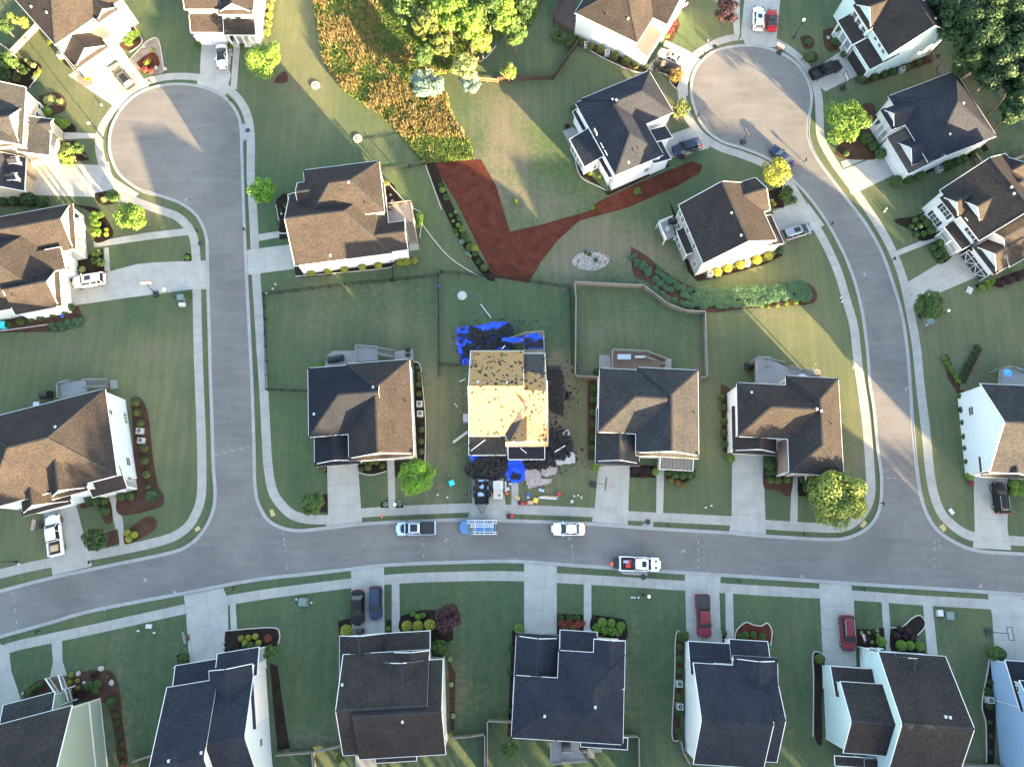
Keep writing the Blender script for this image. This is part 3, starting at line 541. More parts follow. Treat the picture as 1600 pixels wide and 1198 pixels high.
# ---------------------------------------------------------------- houses
_wc = {}
def window_mesh(w, h, dark):
    k = (round(w,2), round(h,2), dark)
    if k not in _wc:
        f = MB(); t = .09
        f.box(-w/2-t, w/2+t, -.05, .03, -h/2-t, -h/2); f.box(-w/2-t, w/2+t, -.05, .03, h/2, h/2+t)
        f.box(-w/2-t, -w/2, -.05, .03, -h/2, h/2); f.box(w/2, w/2+t, -.05, .03, -h/2, h/2)
        f.box(-w/2, w/2, -.035, .0, -.025, .025)
        if w > 1.2: f.box(-.05, .05, -.045, .0, -h/2, h/2)
        p = MB(); p.box(-w/2, w/2, -.012, .01, -h/2, h/2)
        fo = f.build('window', M['white']); po = p.build('pane', M['glass'])
        _wc[k] = (fo.data, po.data); bpy.data.objects.remove(fo); bpy.data.objects.remove(po)
    return _wc[k]
HOUSES = []
class House:
    def __init__(s, name, label, cat, A, B, wall, roof, axis='x', ang=None):
        a = g2(A[:2], A[2]); b = g2(B[:2], B[2])
        s.ang = math.atan2(b[1]-a[1], b[0]-a[0])
        if axis == 'y': s.ang -= math.pi/2
        s.c, s.s = math.cos(s.ang), math.sin(s.ang)
        s.o = Vector((a[0], a[1], 0)); s.root = empty(name, s.o, s.ang, label, cat)
        s.wall, s.roof = wall, roof; s.vols = []; s.slopes = []; s.pending = []; s.vt = []; HOUSES.append(s)
    def loc(s, p, z=0):
        x, y = g2(p, z); x -= s.o.x; y -= s.o.y
        return (x*s.c+y*s.s, -x*s.s+y*s.c)
    def w(s, x, y, z): return Vector((s.o.x+x*s.c-y*s.s, s.o.y+x*s.s+y*s.c, z))
    def cray(s, px, py):
        d = ray(px, py); o = Vector((0,0,CAM_H))-s.o
        return Vector((o.x*s.c+o.y*s.s, -o.x*s.s+o.y*s.c, o.z)), Vector((d.x*s.c+d.y*s.s, -d.x*s.s+d.y*s.c, d.z))
    def rect(s, spec, z):
        k = spec[0]
        if k == 'r': a = s.loc(spec[1], z); b = s.loc(spec[2], z)
        elif k == 'e':
            p = s.loc(spec[1], z); q = s.loc(spec[2], z); d = spec[3]
            if abs(q[0]-p[0]) > abs(q[1]-p[1]): y = (p[1]+q[1])/2; a = (p[0], y); b = (q[0], y+d)
            else: x = (p[0]+q[0])/2; a = (x, p[1]); b = (x+d, q[1])
        else: a = s.loc(spec[1], z); b = (a[0]+spec[2], a[1]+spec[3])
        return min(a[0],b[0]), max(a[0],b[0]), min(a[1],b[1]), max(a[1],b[1])
    def vol(s, spec, ze, axis='x', ends='gg', pitch=.65, pent='', porch=None, wall=None, roof=None, ov=.35, base=0, caps=True, nowall=False, trim=True):
        i = len(s.vols); x0,x1,y0,y1 = s.rect(spec, ze); e = .002*i; x0-=e; x1+=e; y0-=e; y1+=e; ze += .003*i
        wm = M[wall or s.wall]; rm = M[roof or s.roof]; T = .18
        shed = axis in ('SN','SS','SE','SW','F')
        # rows: top polygons in local coordinates
        tops = []; lines = []; R = dict(S=y0, N=y1, W=x0, E=x1); wl = dict(S=y0+ov, N=y1-ov, W=x0+ov, E=x1-ov)
        rx0,rx1,ry0,ry1 = x0,x1,y0,y1
        for sd in pent:
            if sd == 'S': ry0 = y0+.42; wl['S'] = y0+.60
            if sd == 'N': ry1 = y1-.42; wl['N'] = y1-.60
            if sd == 'W': rx0 = x0+.42; wl['W'] = x0+.60
            if sd == 'E': rx1 = x1-.42; wl['E'] = x1-.60
        if not shed:
            if ends == 'hh' and ((axis == 'x' and rx1-rx0 < ry1-ry0) or (axis == 'y' and ry1-ry0 < rx1-rx0)): axis = 'y' if axis == 'x' else 'x'
            fl = axis == 'y'
            a0,a1,b0,b1 = (rx0,rx1,ry0,ry1) if not fl else (ry0,ry1,rx0,rx1)
            h = (b1-b0)/2; bc = (b0+b1)/2; zr = ze+pitch*h
            r0 = a0+h if ends[0] == 'h' else a0; r1 = a1-h if ends[1] == 'h' else a1
            if r0 > r1: r0 = r1 = (r0+r1)/2
            def P(a, b, z): return (a,b,z) if not fl else (b,a,z)
            A = [P(a0,b0,ze), P(a1,b0,ze), P(r1,bc,zr), P(r0,bc,zr)]; B = [P(a1,b1,ze), P(a0,b1,ze), P(r0,bc,zr), P(r1,bc,zr)]
            tops = [A, B]; per = [P(a0,b0,ze), P(a1,b0,ze)]
            if ends[1] == 'h': tops.append([P(a1,b0,ze), P(a1,b1,ze), P(r1,bc,zr)]); lines += [(P(a1,b0,ze),P(r1,bc,zr)),(P(a1,b1,ze),P(r1,bc,zr))]
            else: per.append(P(r1,bc,zr))
            per += [P(a1,b1,ze), P(a0,b1,ze)]
            if ends[0] == 'h': tops.append([P(a0,b1,ze), P(a0,b0,ze), P(r0,bc,zr)]); lines += [(P(a0,b0,ze),P(r0,bc,zr)),(P(a0,b1,ze),P(r0,bc,zr))]
            else: per.append(P(r0,bc,zr))
            lines.append((P(r0,bc,zr),P(r1,bc,zr)))
            def under(x, y):
                b = x if fl else y; return ze+pitch*max(0, (h-abs(b-bc)))-T-.015
        else:
            dz = dict(SN=(0,0,1,1), SS=(1,1,0,0), SE=(0,1,1,0), SW=(1,0,0,1), F=(0,0,0,0))[axis]
            L_ = (y1-y0) if axis in ('SN','SS') else (x1-x0); zz = [ze+d*pitch*L_ for d in dz]
            q = [(x0,y0,zz[0]),(x1,y0,zz[1]),(x1,y1,zz[2]),(x0,y1,zz[3])]; tops = [q]; per = q; zr = max(zz)
            def under(x, y):
                t = dict(SN=(y-y0), SS=(y1-y), SE=(x-x0), SW=(x1-x), F=0)[axis]; return ze+pitch*t*(axis != 'F')-T-.015
        s.vt.append(tops); mb = MB()
        for t in tops:
            n = (Vector(t[1])-Vector(t[0])).cross(Vector(t[2])-Vector(t[1]))
            if n.z < 0: t = t[::-1]
            mb.poly(t, 0); mb.poly([(p[0],p[1],p[2]-T) for p in t][::-1], 1)
            s.slopes.append([Vector(p) for p in t])
        for k in range(len(per)):
            a, b = per[k], per[(k+1)%len(per)]; mb.poly([(a[0],a[1],a[2]-T),(b[0],b[1],b[2]-T),b,a], 1)
        ro = mb.build('roof', [rm, M['white']], s.root)
        if trim:
            s.pending.append((i, ro, [tuple(p) for p in per]))
        if 'metal' in (roof or s.roof) and shed:
            sb = MB(); q = tops[0]; n_ = 9
            lo_, hi_ = {'SN':((0,1),(3,2)),'SS':((3,2),(0,1)),'SE':((0,3),(1,2)),'SW':((1,2),(0,3))}[axis]
            for k in range(n_):
                t = (k+.5)/n_; A_ = Vector(q[lo_[0]]).lerp(Vector(q[lo_[1]]), t); B_ = Vector(q[hi_[0]]).lerp(Vector(q[hi_[1]]), t); sb.bar(A_+Vector((0,0,.03)), B_+Vector((0,0,.03)), .05, .06)
            sb.build('standing_seam', rm, ro)
        if caps and lines:
            cb = MB()
            for a, b in lines:
                if math.dist(a,b) > .3: cb.bar(a, b, .26, .05)
            if cb.v: cb.build('ridge_cap', M['roof_tan' if (roof or s.roof) != 'osb' else 'osb'] if (roof or s.roof) in ('roof_brown','roof_tan','osb') else M[roof or s.roof], ro)
        for sd in pent:
            pb = MB(); o = dict(S=(0,-1),N=(0,1),W=(-1,0),E=(1,0))[sd]; wv = wl[sd]; ev = R[sd]
            if sd in 'NS': q = [(x0,ev,ze),(x1,ev,ze),(x1,wv,ze+.42),(x0,wv,ze+.42)]
            else: q = [(ev,y0,ze),(ev,y1,ze),(wv,y1,ze+.42),(wv,y0,ze+.42)]
            n = (Vector(q[1])-Vector(q[0])).cross(Vector(q[2])-Vector(q[1]))
            if n.z < 0: q = q[::-1]
            q = [(p[0],p[1],p[2]+.004) for p in q]
            pb.poly(q, 0); lo = [(p[0],p[1],ze-.16) for p in q]
            for k in range(4): pb.poly([lo[k], lo[(k+1)%4], q[(k+1)%4], q[k]], 1)
            pb.build('pent_roof', [rm, M['white']], s.root)
        X0,X1,Y0,Y1 = wl['W'], wl['E'], wl['S'], wl['N']
        full = (X0,X1,Y0,Y1)
        if porch:
            sd, dp, npost = porch
            if sd == 'S': Y0 += dp
            if sd == 'N': Y1 -= dp
            if sd == 'W': X0 += dp
            if sd == 'E': X1 -= dp
        if not nowall:
            wb = MB(); cs = [(X0,Y0),(X1,Y0),(X1,Y1),(X0,Y1)]; ring = []
            for k in range(4):
                a, b = cs[k], cs[(k+1)%4]; ring.append((*a, under(*a)))
                if not shed:
                    sdk = 'SENW'[k]
                    if (axis == 'x' and sdk in 'EW') or (axis == 'y' and sdk in 'NS'):
                        idx = {'E':1,'W':0,'N':1,'S':0}[sdk]
                        if ends[idx] == 'g':
                            if axis == 'x': mp = (a[0], (ry0+ry1)/2)
                            else: mp = ((rx0+rx1)/2, a[1])
                            ring.append((*mp, under(*mp)))
            # walls
            seg = []
            for k in range(len(ring)):
                seg.append(ring[k])
            for k in range(len(seg)):
                a, b = seg[k], seg[(k+1)%len(seg)]; wb.poly([(a[0],a[1],base),(b[0],b[1],base),b,a])
            for (cx,cy) in cs: wb.box(cx-.06, cx+.06, cy-.06, cy+.06, base, under(cx,cy)-.02, 1)
            wb.build('wall', [wm, M['white']], s.root)
        if porch:
            X0f,X1f,Y0f,Y1f = full; pb = MB(); fb = MB(); rb = MB()
            if sd in 'NS':
                yv = Y0f if sd == 'S' else Y1f; yi = Y0 if sd == 'S' else Y1
                for k in range(npost):
                    x = X0f+(X1f-X0f)*k/(npost-1); p1 = MB(); p1.box(x-.12,x+.12,yv-.12,yv+.12,.3,ze-.15); p1.build('column', M['white'], s.root)
                pb.box(X0f,X1f,yv-.1,yv+.1,ze-.35,ze-.05)
                fb.box(X0f-.1,X1f+.1,min(yv,yi)-.1,max(yv,yi)+.1,0.0,.32)
                for zz in (.45,1.15): rb.bar((X0f,yv,zz),(X1f,yv,zz),.05,.06)
                k = X0f
                while k < X1f: rb.box(k-.02,k+.02,yv-.02,yv+.02,.45,1.15); k += .28
            else:
                xv = X0f if sd == 'W' else X1f; xi = X0 if sd == 'W' else X1
                for k in range(npost):
                    y = Y0f+(Y1f-Y0f)*k/(npost-1); p1 = MB(); p1.box(xv-.12,xv+.12,y-.12,y+.12,.3,ze-.15); p1.build('column', M['white'], s.root)
                pb.box(xv-.1,xv+.1,Y0f,Y1f,ze-.35,ze-.05)
                fb.box(min(xv,xi)-.1,max(xv,xi)+.1,Y0f-.1,Y1f+.1,0.0,.32)
                for zz in (.45,1.15): rb.bar((xv,Y0f,zz),(xv,Y1f,zz),.05,.06)
                k = Y0f
                while k < Y1f: rb.box(xv-.02,xv+.02,k-.02,k+.02,.45,1.15); k += .28
            # gable infill above the beam
            if not shed and ((axis == 'x' and sd in 'EW') or (axis == 'y' and sd in 'NS')):
                if axis == 'x': tri = [(xv,Y0f,ze-.1),(xv,Y1f,ze-.1),(xv,(ry0+ry1)/2,zr-T-.03)]
                else: tri = [(X0f,yv,ze-.1),(X1f,yv,ze-.1),((rx0+rx1)/2,yv,zr-T-.03)]
                gb = MB(); gb.poly(tri); gb.build('gable', wm, s.root)
            pb.build('porch_beam', M['white'], s.root); fb.build('porch_floor', M['util_grey'], s.root); rb.build('porch_railing', M['white'], s.root)
        s.vols.append(dict(S=wl['S'],N=wl['N'],W=wl['W'],E=wl['E'],ze=ze,rect=(X0,X1,Y0,Y1)))
        v = s.vols[-1]; v['S'],v['N'],v['W'],v['E'] = Y0,Y1,X0,X1
        return i
    def zr(s, vi, x, y):
        best = None
        for t in s.vt[vi]:
            P_0 = [Vector(p) for p in t]; n = (P_0[1]-P_0[0]).cross(P_0[2]-P_0[1]); sg = 1 if n.z > 0 else -1; ok = True
            for k in range(len(P_0)):
                a, b = P_0[k], P_0[(k+1)%len(P_0)]
                if sg*((b.x-a.x)*(y-a.y)-(b.y-a.y)*(x-a.x)) < .12*math.hypot(b.x-a.x, b.y-a.y)*(1 if abs(a.z-b.z) < .01 and a.z < P_0[2].z+.01 and k == 0 else 0): ok = False; break
            if ok:
                z = P_0[0].z-(n.x*(x-P_0[0].x)+n.y*(y-P_0[0].y))/n.z
                if best is None or z > best: best = z
        return best
    def finish(s):
        for (i, ro, per) in s.pending:
            tb = MB()
            for k in range(len(per)):
                a, b = Vector(per[k]), Vector(per[(k+1)%len(per)]); L_ = (b-a).length
                if L_ < .05: continue
                n = max(1, int(L_/.3)); run = None
                for q in range(n+1):
                    keep = False
                    if q < n:
                        m = a.lerp(b, (q+.5)/n); keep = True
                        for j in range(len(s.vt)):
                            if j == i: continue
                            z = s.zr(j, m.x, m.y)
                            if z is not None and z > m.z-.75: keep = False; break
                    if keep and run is None: run = q
                    if not keep and run is not None:
                        p0 = a.lerp(b, run/n); p1 = a.lerp(b, q/n); tb.bar(p0-Vector((0,0,.05)), p1-Vector((0,0,.05)), .085, .12); run = None
            if tb.v: tb.build('roof_trim', M['white'], ro)
    def place(s, vi, side, px, py):
        o, d = s.cray(px, py); v = s.vols[vi]
        if side in 'NS': t = (v[side]-o.y)/d.y
        else: t = (v[side]-o.x)/d.x
        return o+d*t
    def win(s, vi, side, *pts, w=.85, h=1.35, shut=False, dark=False):
        for (px, py) in pts:
            p = s.place(vi, side, px, py); v = s.vols[vi]
            me = window_mesh(w, h, dark)
            rz = dict(S=0, N=math.pi, E=math.pi/2, W=-math.pi/2)[side]
            out = dict(S=(0,-.012), N=(0,.012), E=(.012,0), W=(-.012,0))[side]
            f = bpy.data.objects.new('window', me[0]); COL.objects.link(f); f.parent = s.root; f.location = (p.x+out[0], p.y+out[1], max(p.z,.9)); f.rotation_euler = (0,0,rz)
            g = bpy.data.objects.new('pane', me[1]); COL.objects.link(g); g.parent = f; g.location = (0,0,0)
            if shut:
                for k in (-1,1):
                    sb = MB(); sb.box(k*(w/2+.34)-.22, k*(w/2+.34)+.22, -.05, 0, -h/2-.05, h/2+.05)
                    q = sb.build('shutter', M['shutter'], f)
    def door(s, vi, side, px, py, w=4.9, h=2.2, mat='garage', name='garage_door', cross=False, z0=.0):
        lx, ly = s.loc((px, py), 1.1); v = s.vols[vi]; p = Vector((lx if side in 'NS' else v[side], v[side] if side in 'NS' else ly, 0)); mb = MB()
        mb.box(-w/2-.12, w/2+.12, -.05, 0, z0, h+.12, 1)
        for k in range(4):
            mb.box(-w/2, w/2, -.085, -.04, z0+k*h/4+.02, z0+(k+1)*h/4-.02, 0)
        if cross:
            for k in range(4):
                a = -w/2+k*w/4; sg = 1 if k%2 else -1
                mb.bar((a+.08 if sg>0 else a+w/4-.08, -.10, .1), (a+w/4-.08 if sg>0 else a+.08, -.10, h-.6), .12, .04, 1, up=(0,1,0)); mb.box(a-.05, a+.05, -.115, -.08, z0, h, 1)
            mb.box(-w/2, w/2, -.115, -.08, h-.62, h-.5, 1)
        o = mb.build(name, [M[mat], M['white']], s.root)
        out = dict(S=(0,-.015), N=(0,.015), E=(.015,0), W=(-.015,0))[side]
        o.location = (p.x+out[0], p.y+out[1], 0); o.rotation_euler = (0,0,dict(S=0, N=math.pi, E=math.pi/2, W=-math.pi/2)[side])
        if name == 'garage_door':
            hb = MB(); hb.box(-.15,.15,-.12,-.08,.5,.58); hb.build('handle', M['black'], o)
        return o
    def hit(s, px, py):
        o, d = s.cray(px, py); best = None
        for sl_ in s.slopes:
            n = (sl_[1]-sl_[0]).cross(sl_[2]-sl_[1]).normalized(); dn = d.dot(n)
            if abs(dn) < 1e-6: continue
            t = (sl_[0]-o).dot(n)/dn; p = o+d*t; ins = True
            for k in range(len(sl_)):
                a, b = sl_[k], sl_[(k+1)%len(sl_)]
                if (b.x-a.x)*(p.y-a.y)-(b.y-a.y)*(p.x-a.x) < -1e-3: ins = False; break
            if ins and (best is None or t < best[0]): best = (t, p, n)
        return best
    def vents(s, pts, kind='vent'):
        for (px, py) in pts:
            h = s.hit(px, py)
            if not h: print('vent miss', s.root.name, px, py); continue
            mb = MB(); p = h[1]
            if kind == 'vent': mb.box(-.13,.13,-.15,.15,-.15,.14); mb.box(-.15,.15,-.19,.17,.14,.18); m = M['plastic_white']; nm = 'roof_vent'
            else: mb.cyl((0,0),.07,-.1,.32,8); mb.cyl((0,0),.17,-.1,.03,8); m = M['black']; nm = 'vent_pipe'
            o = mb.build(nm, m, s.root); o.location = p
    def patch(s, px, m, off=.02, name='roof_patch'):
        pts = []
        for q in px:
            h = s.hit(*q)
            if h: pts.append(h[1]+h[2]*off)
        if len(pts) < 3: return
        mb = MB(); n = (pts[1]-pts[0]).cross(pts[2]-pts[1]); pts = pts if n.z > 0 else pts[::-1]; mb.poly(pts)
        return mb.build(name, m, s.root)
    def deck(s, poly, z, mat='wood_grey', rails=(), stairs=None, rail_mat=None, skirt=False, name='deck'):
        """poly in px at height z; rails: edge indices; stairs: (pxA, pxB, pxLandCenterDir) top edge corners and bottom edge corners in px at z=0"""
        pts = [s.loc(p, z) for p in poly]; mb = MB(); mb.prism(pts, z-.12, z)
        dk = mb.build(name, M[mat], s.root); rm = M[rail_mat or mat]
        # boards as fine grooves: thin dark bars
        pb = MB()
        for (x,y) in pts: pb.box(x-.07,x+.07,y-.07,y+.07,0,z-.12)
        pb.build('deck_post', rm, s.root)
        rb = MB()
        def rail(a, b, za, zb):
            rb.bar((*a,za+1.0),(*b,zb+1.0),.14,.05); rb.bar((*a,za+.12),(*b,zb+.12),.05,.05)
            L_ = math.dist(a,b); k = 0
            while k < L_:
                t = k/L_; x = a[0]+(b[0]-a[0])*t; y = a[1]+(b[1]-a[1])*t; zz = za+(zb-za)*t; rb.box(x-.02,x+.02,y-.02,y+.02,zz,zz+1.0); k += .22
            for q, zz in ((a,za),(b,zb)): rb.box(q[0]-.06,q[0]+.06,q[1]-.06,q[1]+.06,zz-.1,zz+1.1)
        for i in rails: rail(pts[i], pts[(i+1)%len(pts)], z, z)
        if stairs:
            (ta, tb, ba, bb) = stairs; A = s.loc(ta, z); B = s.loc(tb, z); C = s.loc(ba, 0.1); D = s.loc(bb, 0.1); n = max(3, int(z/.18)); sb = MB()
            for k in range(n):
                t0 = k/n; t1 = (k+.72)/n; zz = z*(1-(k+1)/(n+1))
                q = [(A[0]+(C[0]-A[0])*t0, A[1]+(C[1]-A[1])*t0), (B[0]+(D[0]-B[0])*t0, B[1]+(D[1]-B[1])*t0), (B[0]+(D[0]-B[0])*t1, B[1]+(D[1]-B[1])*t1), (A[0]+(C[0]-A[0])*t1, A[1]+(C[1]-A[1])*t1)]
                sb.prism(q, zz-.05, zz)
            sb.bar((*A,z-.15),(*C,.0),.06,.28); sb.bar((*B,z-.15),(*D,.0),.06,.28)
            sb.build('stairs', M[mat], s.root)
            rail(A, C, z, .1); rail(B, D, z, .1)
        if rb.v: rb.build('railing', rm, s.root)
        return dk
    def slab(s, poly, z, m, name='patio', zb=0):
        pts = [s.loc(p, z) for p in poly]; mb = MB(); mb.prism(pts, zb, z); return mb.build(name, M[m], s.root)

# --- top-left cream house
h = House('house', 'cream two-storey house with tan roof and double garage gable at the upper left corner', 'house', (86.5,71.5,5.8), (147,30,5.8), 'white_siding', 'roof_brown')
h.vol(('e',(86.5,71.5),(192,-4),15), 5.8, 'x', 'hg')
h.vol(('e',(153,36),(186,16),7), 5.8, 'y', 'gg', pent='S')
h.vol(('e',(120,109),(170.6,73.7),8), 3.3, 'y', 'gg', .62, pent='S')
h.vol(('e',(150,72),(175,54),3.5), 3.1, 'SN', pitch=.35, roof='roof_metal')
h.door(2,'S',152,103); h.win(1,'S',(170,30),(176,26)); h.vents([(49,11),(73,20)])
# --- tan brick house, left edge
h = House('house', 'tan house with gabled weathered roof and two white dormers at the left edge above', 'house', (35,227,5.8), (40.6,136.5,5.8), 'beige_siding', 'roof_tan', 'y')
h.vol(('e',(40.6,136.5),(35,227),-14), 5.8, 'y', 'gg')
h.vol(('e',(39,168),(35,227),-6), 5.8, 'x', 'gg', .8, pent='E')
h.vol(('e',(43.6,246),(35,299),-12), 2.9, 'y', 'gg', .8, roof='roof_dark')
h.vol(('e',(80,186),(77,243),-4), 3.0, 'SW', pitch=.45)
h.vol(('e',(84,186),(82,205),-5), 3.1, 'x', 'gg', .6)
for (a,b) in (((27,245),(30,254)),((25,270),(28,280))):
    h.vol(('e',a,b,-1.6), 4.6, 'x', 'gg', .9, roof='roof_dark', wall='white_siding', base=3.2)
h.win(0,'E',(43.6,152),(43,172),(45,189),(43,210), w=1.3); h.win(5,'E',(27,249),w=.5,h=.8); h.win(6,'E',(25,275),w=.5,h=.8); h.win(1,'E',(28,191),w=.6,h=.8)
h.win(0,'E',(63,168),(60,182), w=1.1)
h.door(2,'E',52,263, w=3.6, mat='garage_tan'); h.door(2,'E',49,286, w=3.6, mat='garage_tan')
# --- left white house with porch
h = House('house', 'white porch house with big sunlit tan roof beside the white SUV, left edge', 'house', (0,486.5,4.0), (65,474,4.0), 'grey_siding', 'roof_brown')
h.vol(('e',(113,318),(120,389),-16), 4.0, 'x', 'gg', .7, pent='E', porch=('E',2.2,5), wall='white_siding')
h.vol(('e',(66,473),(94,340),-24), 4.0, 'x', 'gh', .62)
h.vol(('e',(91,420),(98,478),-7), 3.6, 'x', 'gg', .85, pent='E', wall='white_siding')
h.vol(('e',(100,390),(104,420),-4), 4.0, 'SN', pitch=.3)
h.win(0,'E',(99,343.6),w=.6); h.win(2,'E',(81.5,442),w=.6,h=.7); h.win(1,'S',(62.5,477.5),h=.6); h.win(3,'E',(104,417)); h.door(2,'E',106,449)
h.vents([(24,339),(20,461)],'pipe')
# --- top white two-storey
h = House('house', 'white two-storey house at the top beside the clipped bright hedge row', 'house', (298,50.6,3.3), (350,50.6,3.3), 'white_siding', 'roof_brown')
h.vol(('e',(288,15),(345,14.5),11), 6.0, 'x', 'gg')
h.vol(('e',(340.6,23),(395,23),12), 6.0, 'y', 'gg', pent='S')
h.vol(('e',(298,51),(350,51),3.8), 3.3, 'SN', pitch=.5)
h.vol(('e',(350,55),(399.5,55),4.2), 3.3, 'SN', pitch=.45, porch=('S',1.8,5))
h.win(1,'S',(357.5,30),(373,30),w=1.0); h.win(0,'S',(334,18.5),w=.7); h.door(2,'S',330,60); 
# --- hip house by left road
h = House('house', 'brown-roofed house with stepped hip roofs and a rear deck, right of the left street', 'house', (460.6,416,4.2), (609.5,396.5,4.2), 'white_siding', 'roof_brown')
h.vol(('r',(474,266),(601,331)), 6.2, 'x', 'hh')
h.vol(('e',(464,286),(468,329.5),6), 5.8, 'x', 'gg')
h.vol(('e',(460.6,416),(612,395),12.2), 4.2, 'x', 'gh', .62)
h.vol(('e',(448.5,304.7),(454.6,356),6), 3.6, 'SE', pitch=.35)
h.vol(('e',(632,345),(638,390),-9), 4.2, 'x', 'gg', .55)
h.deck([(604,322.7),(642.6,318),(648,346),(607,346)], 2.2, 'wood', rails=(0,1), stairs=((634,346),(647,345),(640,382),(653,380)))
h.slab([(638,378),(653,376),(655,390),(640,392)], .08, 'concrete')
h.vents([(545,285),(516,399)]); h.vents([(567,271),(570,317)],'pipe')
# --- centre left house
h = House('house', 'dark-roofed house with glowing tan right slope, left of the reroofed house', 'house', (481,575,6.0), (639.7,563,6.0), 'white_siding', 'roof_black')
h.vol(('r',(481,575),(600,674)), 6.0, 'x', 'hg')
h.vol(('e',(545,716.7),(647.2,716.7),14.3), 6.0, 'y', 'gh', pent='S', roof='roof_brown')
h.vol(('e',(491.6,729.4),(563.7,723.8),9), 3.6, 'y', 'gg', .7, pent='S')
h.door(2,'S',528,727.5)
h.deck([(557.7,542),(590,544),(590,562),(558,565)], 2.6, 'wood_grey', rails=(0,3), stairs=((590,545),(590,554),(616,550),(616,560)))
h.slab([(511,556),(520,548),(558,548),(558,574),(507,574)], .1, 'concrete'); h.slab([(616,549),(645,545),(646,562),(616,565)], .1, 'concrete')
h.vents([(583,605),(491,647)]); h.vents([(633,627),(554,591),(486,588)],'pipe')
# --- reroofed house
h = House('house', 'house being reroofed, bare plywood deck glowing yellow, blue tarps around', 'house', (735.3,548,6.0), (818,548,6.0), 'beige_siding', 'osb')
h.vol(('r',(735.3,548),(818,681)), 6.0, 'x', 'gg', .65, caps=False)
h.vol(('r',(812,552),(853,690)), 5.5, 'x', 'gg', .62, caps=False)
h.vol(('e',(790,697),(856.4,697),9.5), 5.8, 'y', 'gg', .6, pent='S', caps=False)
h.vol(('e',(732.6,710.7),(792.5,710.7),3.6), 3.3, 'SN', pitch=.35, roof='felt')
h.vol(('e',(794,717.4),(851,717.4),3.2), 3.2, 'SN', pitch=.4, roof='roof_black', porch=('S',1.8,4))
h.door(3,'S',762,712, w=4.6)
hr = h
h.vents([(747,597),(792,598)]); 
h.patch([(819,553),(850,553),(850,585),(838,583),(826,580),(819,583)], M['felt'])
for k in range(9):
    t0, t1 = k/9, (k+1)/9+.012
    a_ = (822-30*t0, 634+52*t0); b_ = (822-30*t1, 634+52*t1); wd = 3.6+1.8*t0
    h.patch([(a_[0]-wd,a_[1]-wd*.5),(b_[0]-wd,b_[1]-wd*.5),(b_[0]+wd,b_[1]+wd*.5),(a_[0]+wd,a_[1]+wd*.5)], M['felt'], .035, 'felt_strip')
h.deck([(818,523),(849,520),(850,552),(818,552)], 2.4, 'wood', rails=(0,1), stairs=((818,524),(818,534),(798,530),(800,538)))
def scraps(n, poly, seed, house=None, size=(.12,.5), z=.05, mat='scrap', name='shingle_scraps', pile=0, label=None, parent=None, off=.03):
    rnd = random.Random(seed); xs = [p[0] for p in poly]; ys = [p[1] for p in poly]; mb = MB(); k = 0; tries = 0
    def inside(x, y):
        c = False
        for i in range(len(poly)):
            x1,y1 = poly[i]; x2,y2 = poly[i-1]
            if (y1 > y) != (y2 > y) and x < (x2-x1)*(y-y1)/(y2-y1)+x1: c = not c
        return c
    while k < n and tries < n*20:
        tries += 1; px = rnd.uniform(min(xs),max(xs)); py = rnd.uniform(min(ys),max(ys))
        if not inside(px, py): continue
        if house:
            hh_ = house.hit(px, py)
            if not hh_: continue
            c = hh_[1]+hh_[2]*(off+rnd.uniform(0,.02)); nn = hh_[2]
        else:
            c = G(px, py, 0); c.z = z+rnd.uniform(0, pile); nn = Vector((rnd.uniform(-.35,.35), rnd.uniform(-.35,.35), 1)).normalized() if pile else Vector((0,0,1))
        t = nn.cross(Vector((math.cos(rnd.uniform(0,6.28)), math.sin(rnd.uniform(0,6.28)), 0))); 
        if t.length < .1: continue
        t.normalize(); b = nn.cross(t); s1 = rnd.uniform(*size); s2 = s1*rnd.uniform(.3,.9); m_ = 5; pts = []
        for q in range(m_):
            a = 6.283*q/m_+rnd.uniform(-.4,.4); r = rnd.uniform(.6,1.1); pts.append(c+t*(math.cos(a)*s1*r*.6)+b*(math.sin(a)*s2*r*.6))
        if (pts[1]-pts[0]).cross(pts[2]-pts[1]).z < 0: pts = pts[::-1]
        mb.poly(pts); k += 1
    if not mb.v: return
    o = mb.build(name, M[mat], parent); o['kind'] = 'stuff'
    if label: o['label'] = label
    return o
for (poly, n, sd) in (([(736,550),(817,550),(817,604),(736,604)],130,1), ([(734,606),(815,606),(790,680),(734,680)],34,2), ([(820,555),(852,555),(852,620),(820,620)],60,3), ([(795,640),(855,640),(855,692),(795,692)],46,4), ([(820,622),(852,622),(852,650),(826,650)],14,9), ([(733,685),(792,685),(792,709),(733,709)],220,5)):
    scraps(n, poly, sd, house=h, size=(.16,.62), parent=h.root, name='torn_shingles', off=(.03 if sd != 5 else .05))
# --- centre right house
h = House('house', 'hip-roofed house with metal porch, right of the reroofed house', 'house', (936.8,574.8,6.0), (1092.5,582.6,6.0), 'white_siding', 'roof_tan')
h.vol(('r',(936.8,574.8),(1036,680)), 6.0, 'x', 'hg', roof='roof_black' if False else None)
h.vol(('e',(993,714),(1092,714),12.95), 6.0, 'y', 'gh', pent='S')
h.vol(('e',(930,724),(998.7,729),8.2), 3.6, 'y', 'gg', .75, pent='S')
h.vol(('e',(1031,733),(1082.5,735),2.3), 3.1, 'SN', pitch=.3, roof='roof_metal', porch=('S',.9,3))
h.door(2,'S',962,728)
h.deck([(955.6,548),(1011,551),(1034,566),(1030,580),(955.6,578)], 2.5, 'wood_brown', rails=(0,4), stairs=((1008,551),(1008,560),(1040,562),(1038,572)), rail_mat='wood')
h.slab([(936,554),(954,555),(954,578),(936,577)], .1, 'concrete'); h.slab([(1036,560),(1049,560),(1049,577),(1036,577)], .1, 'concrete')
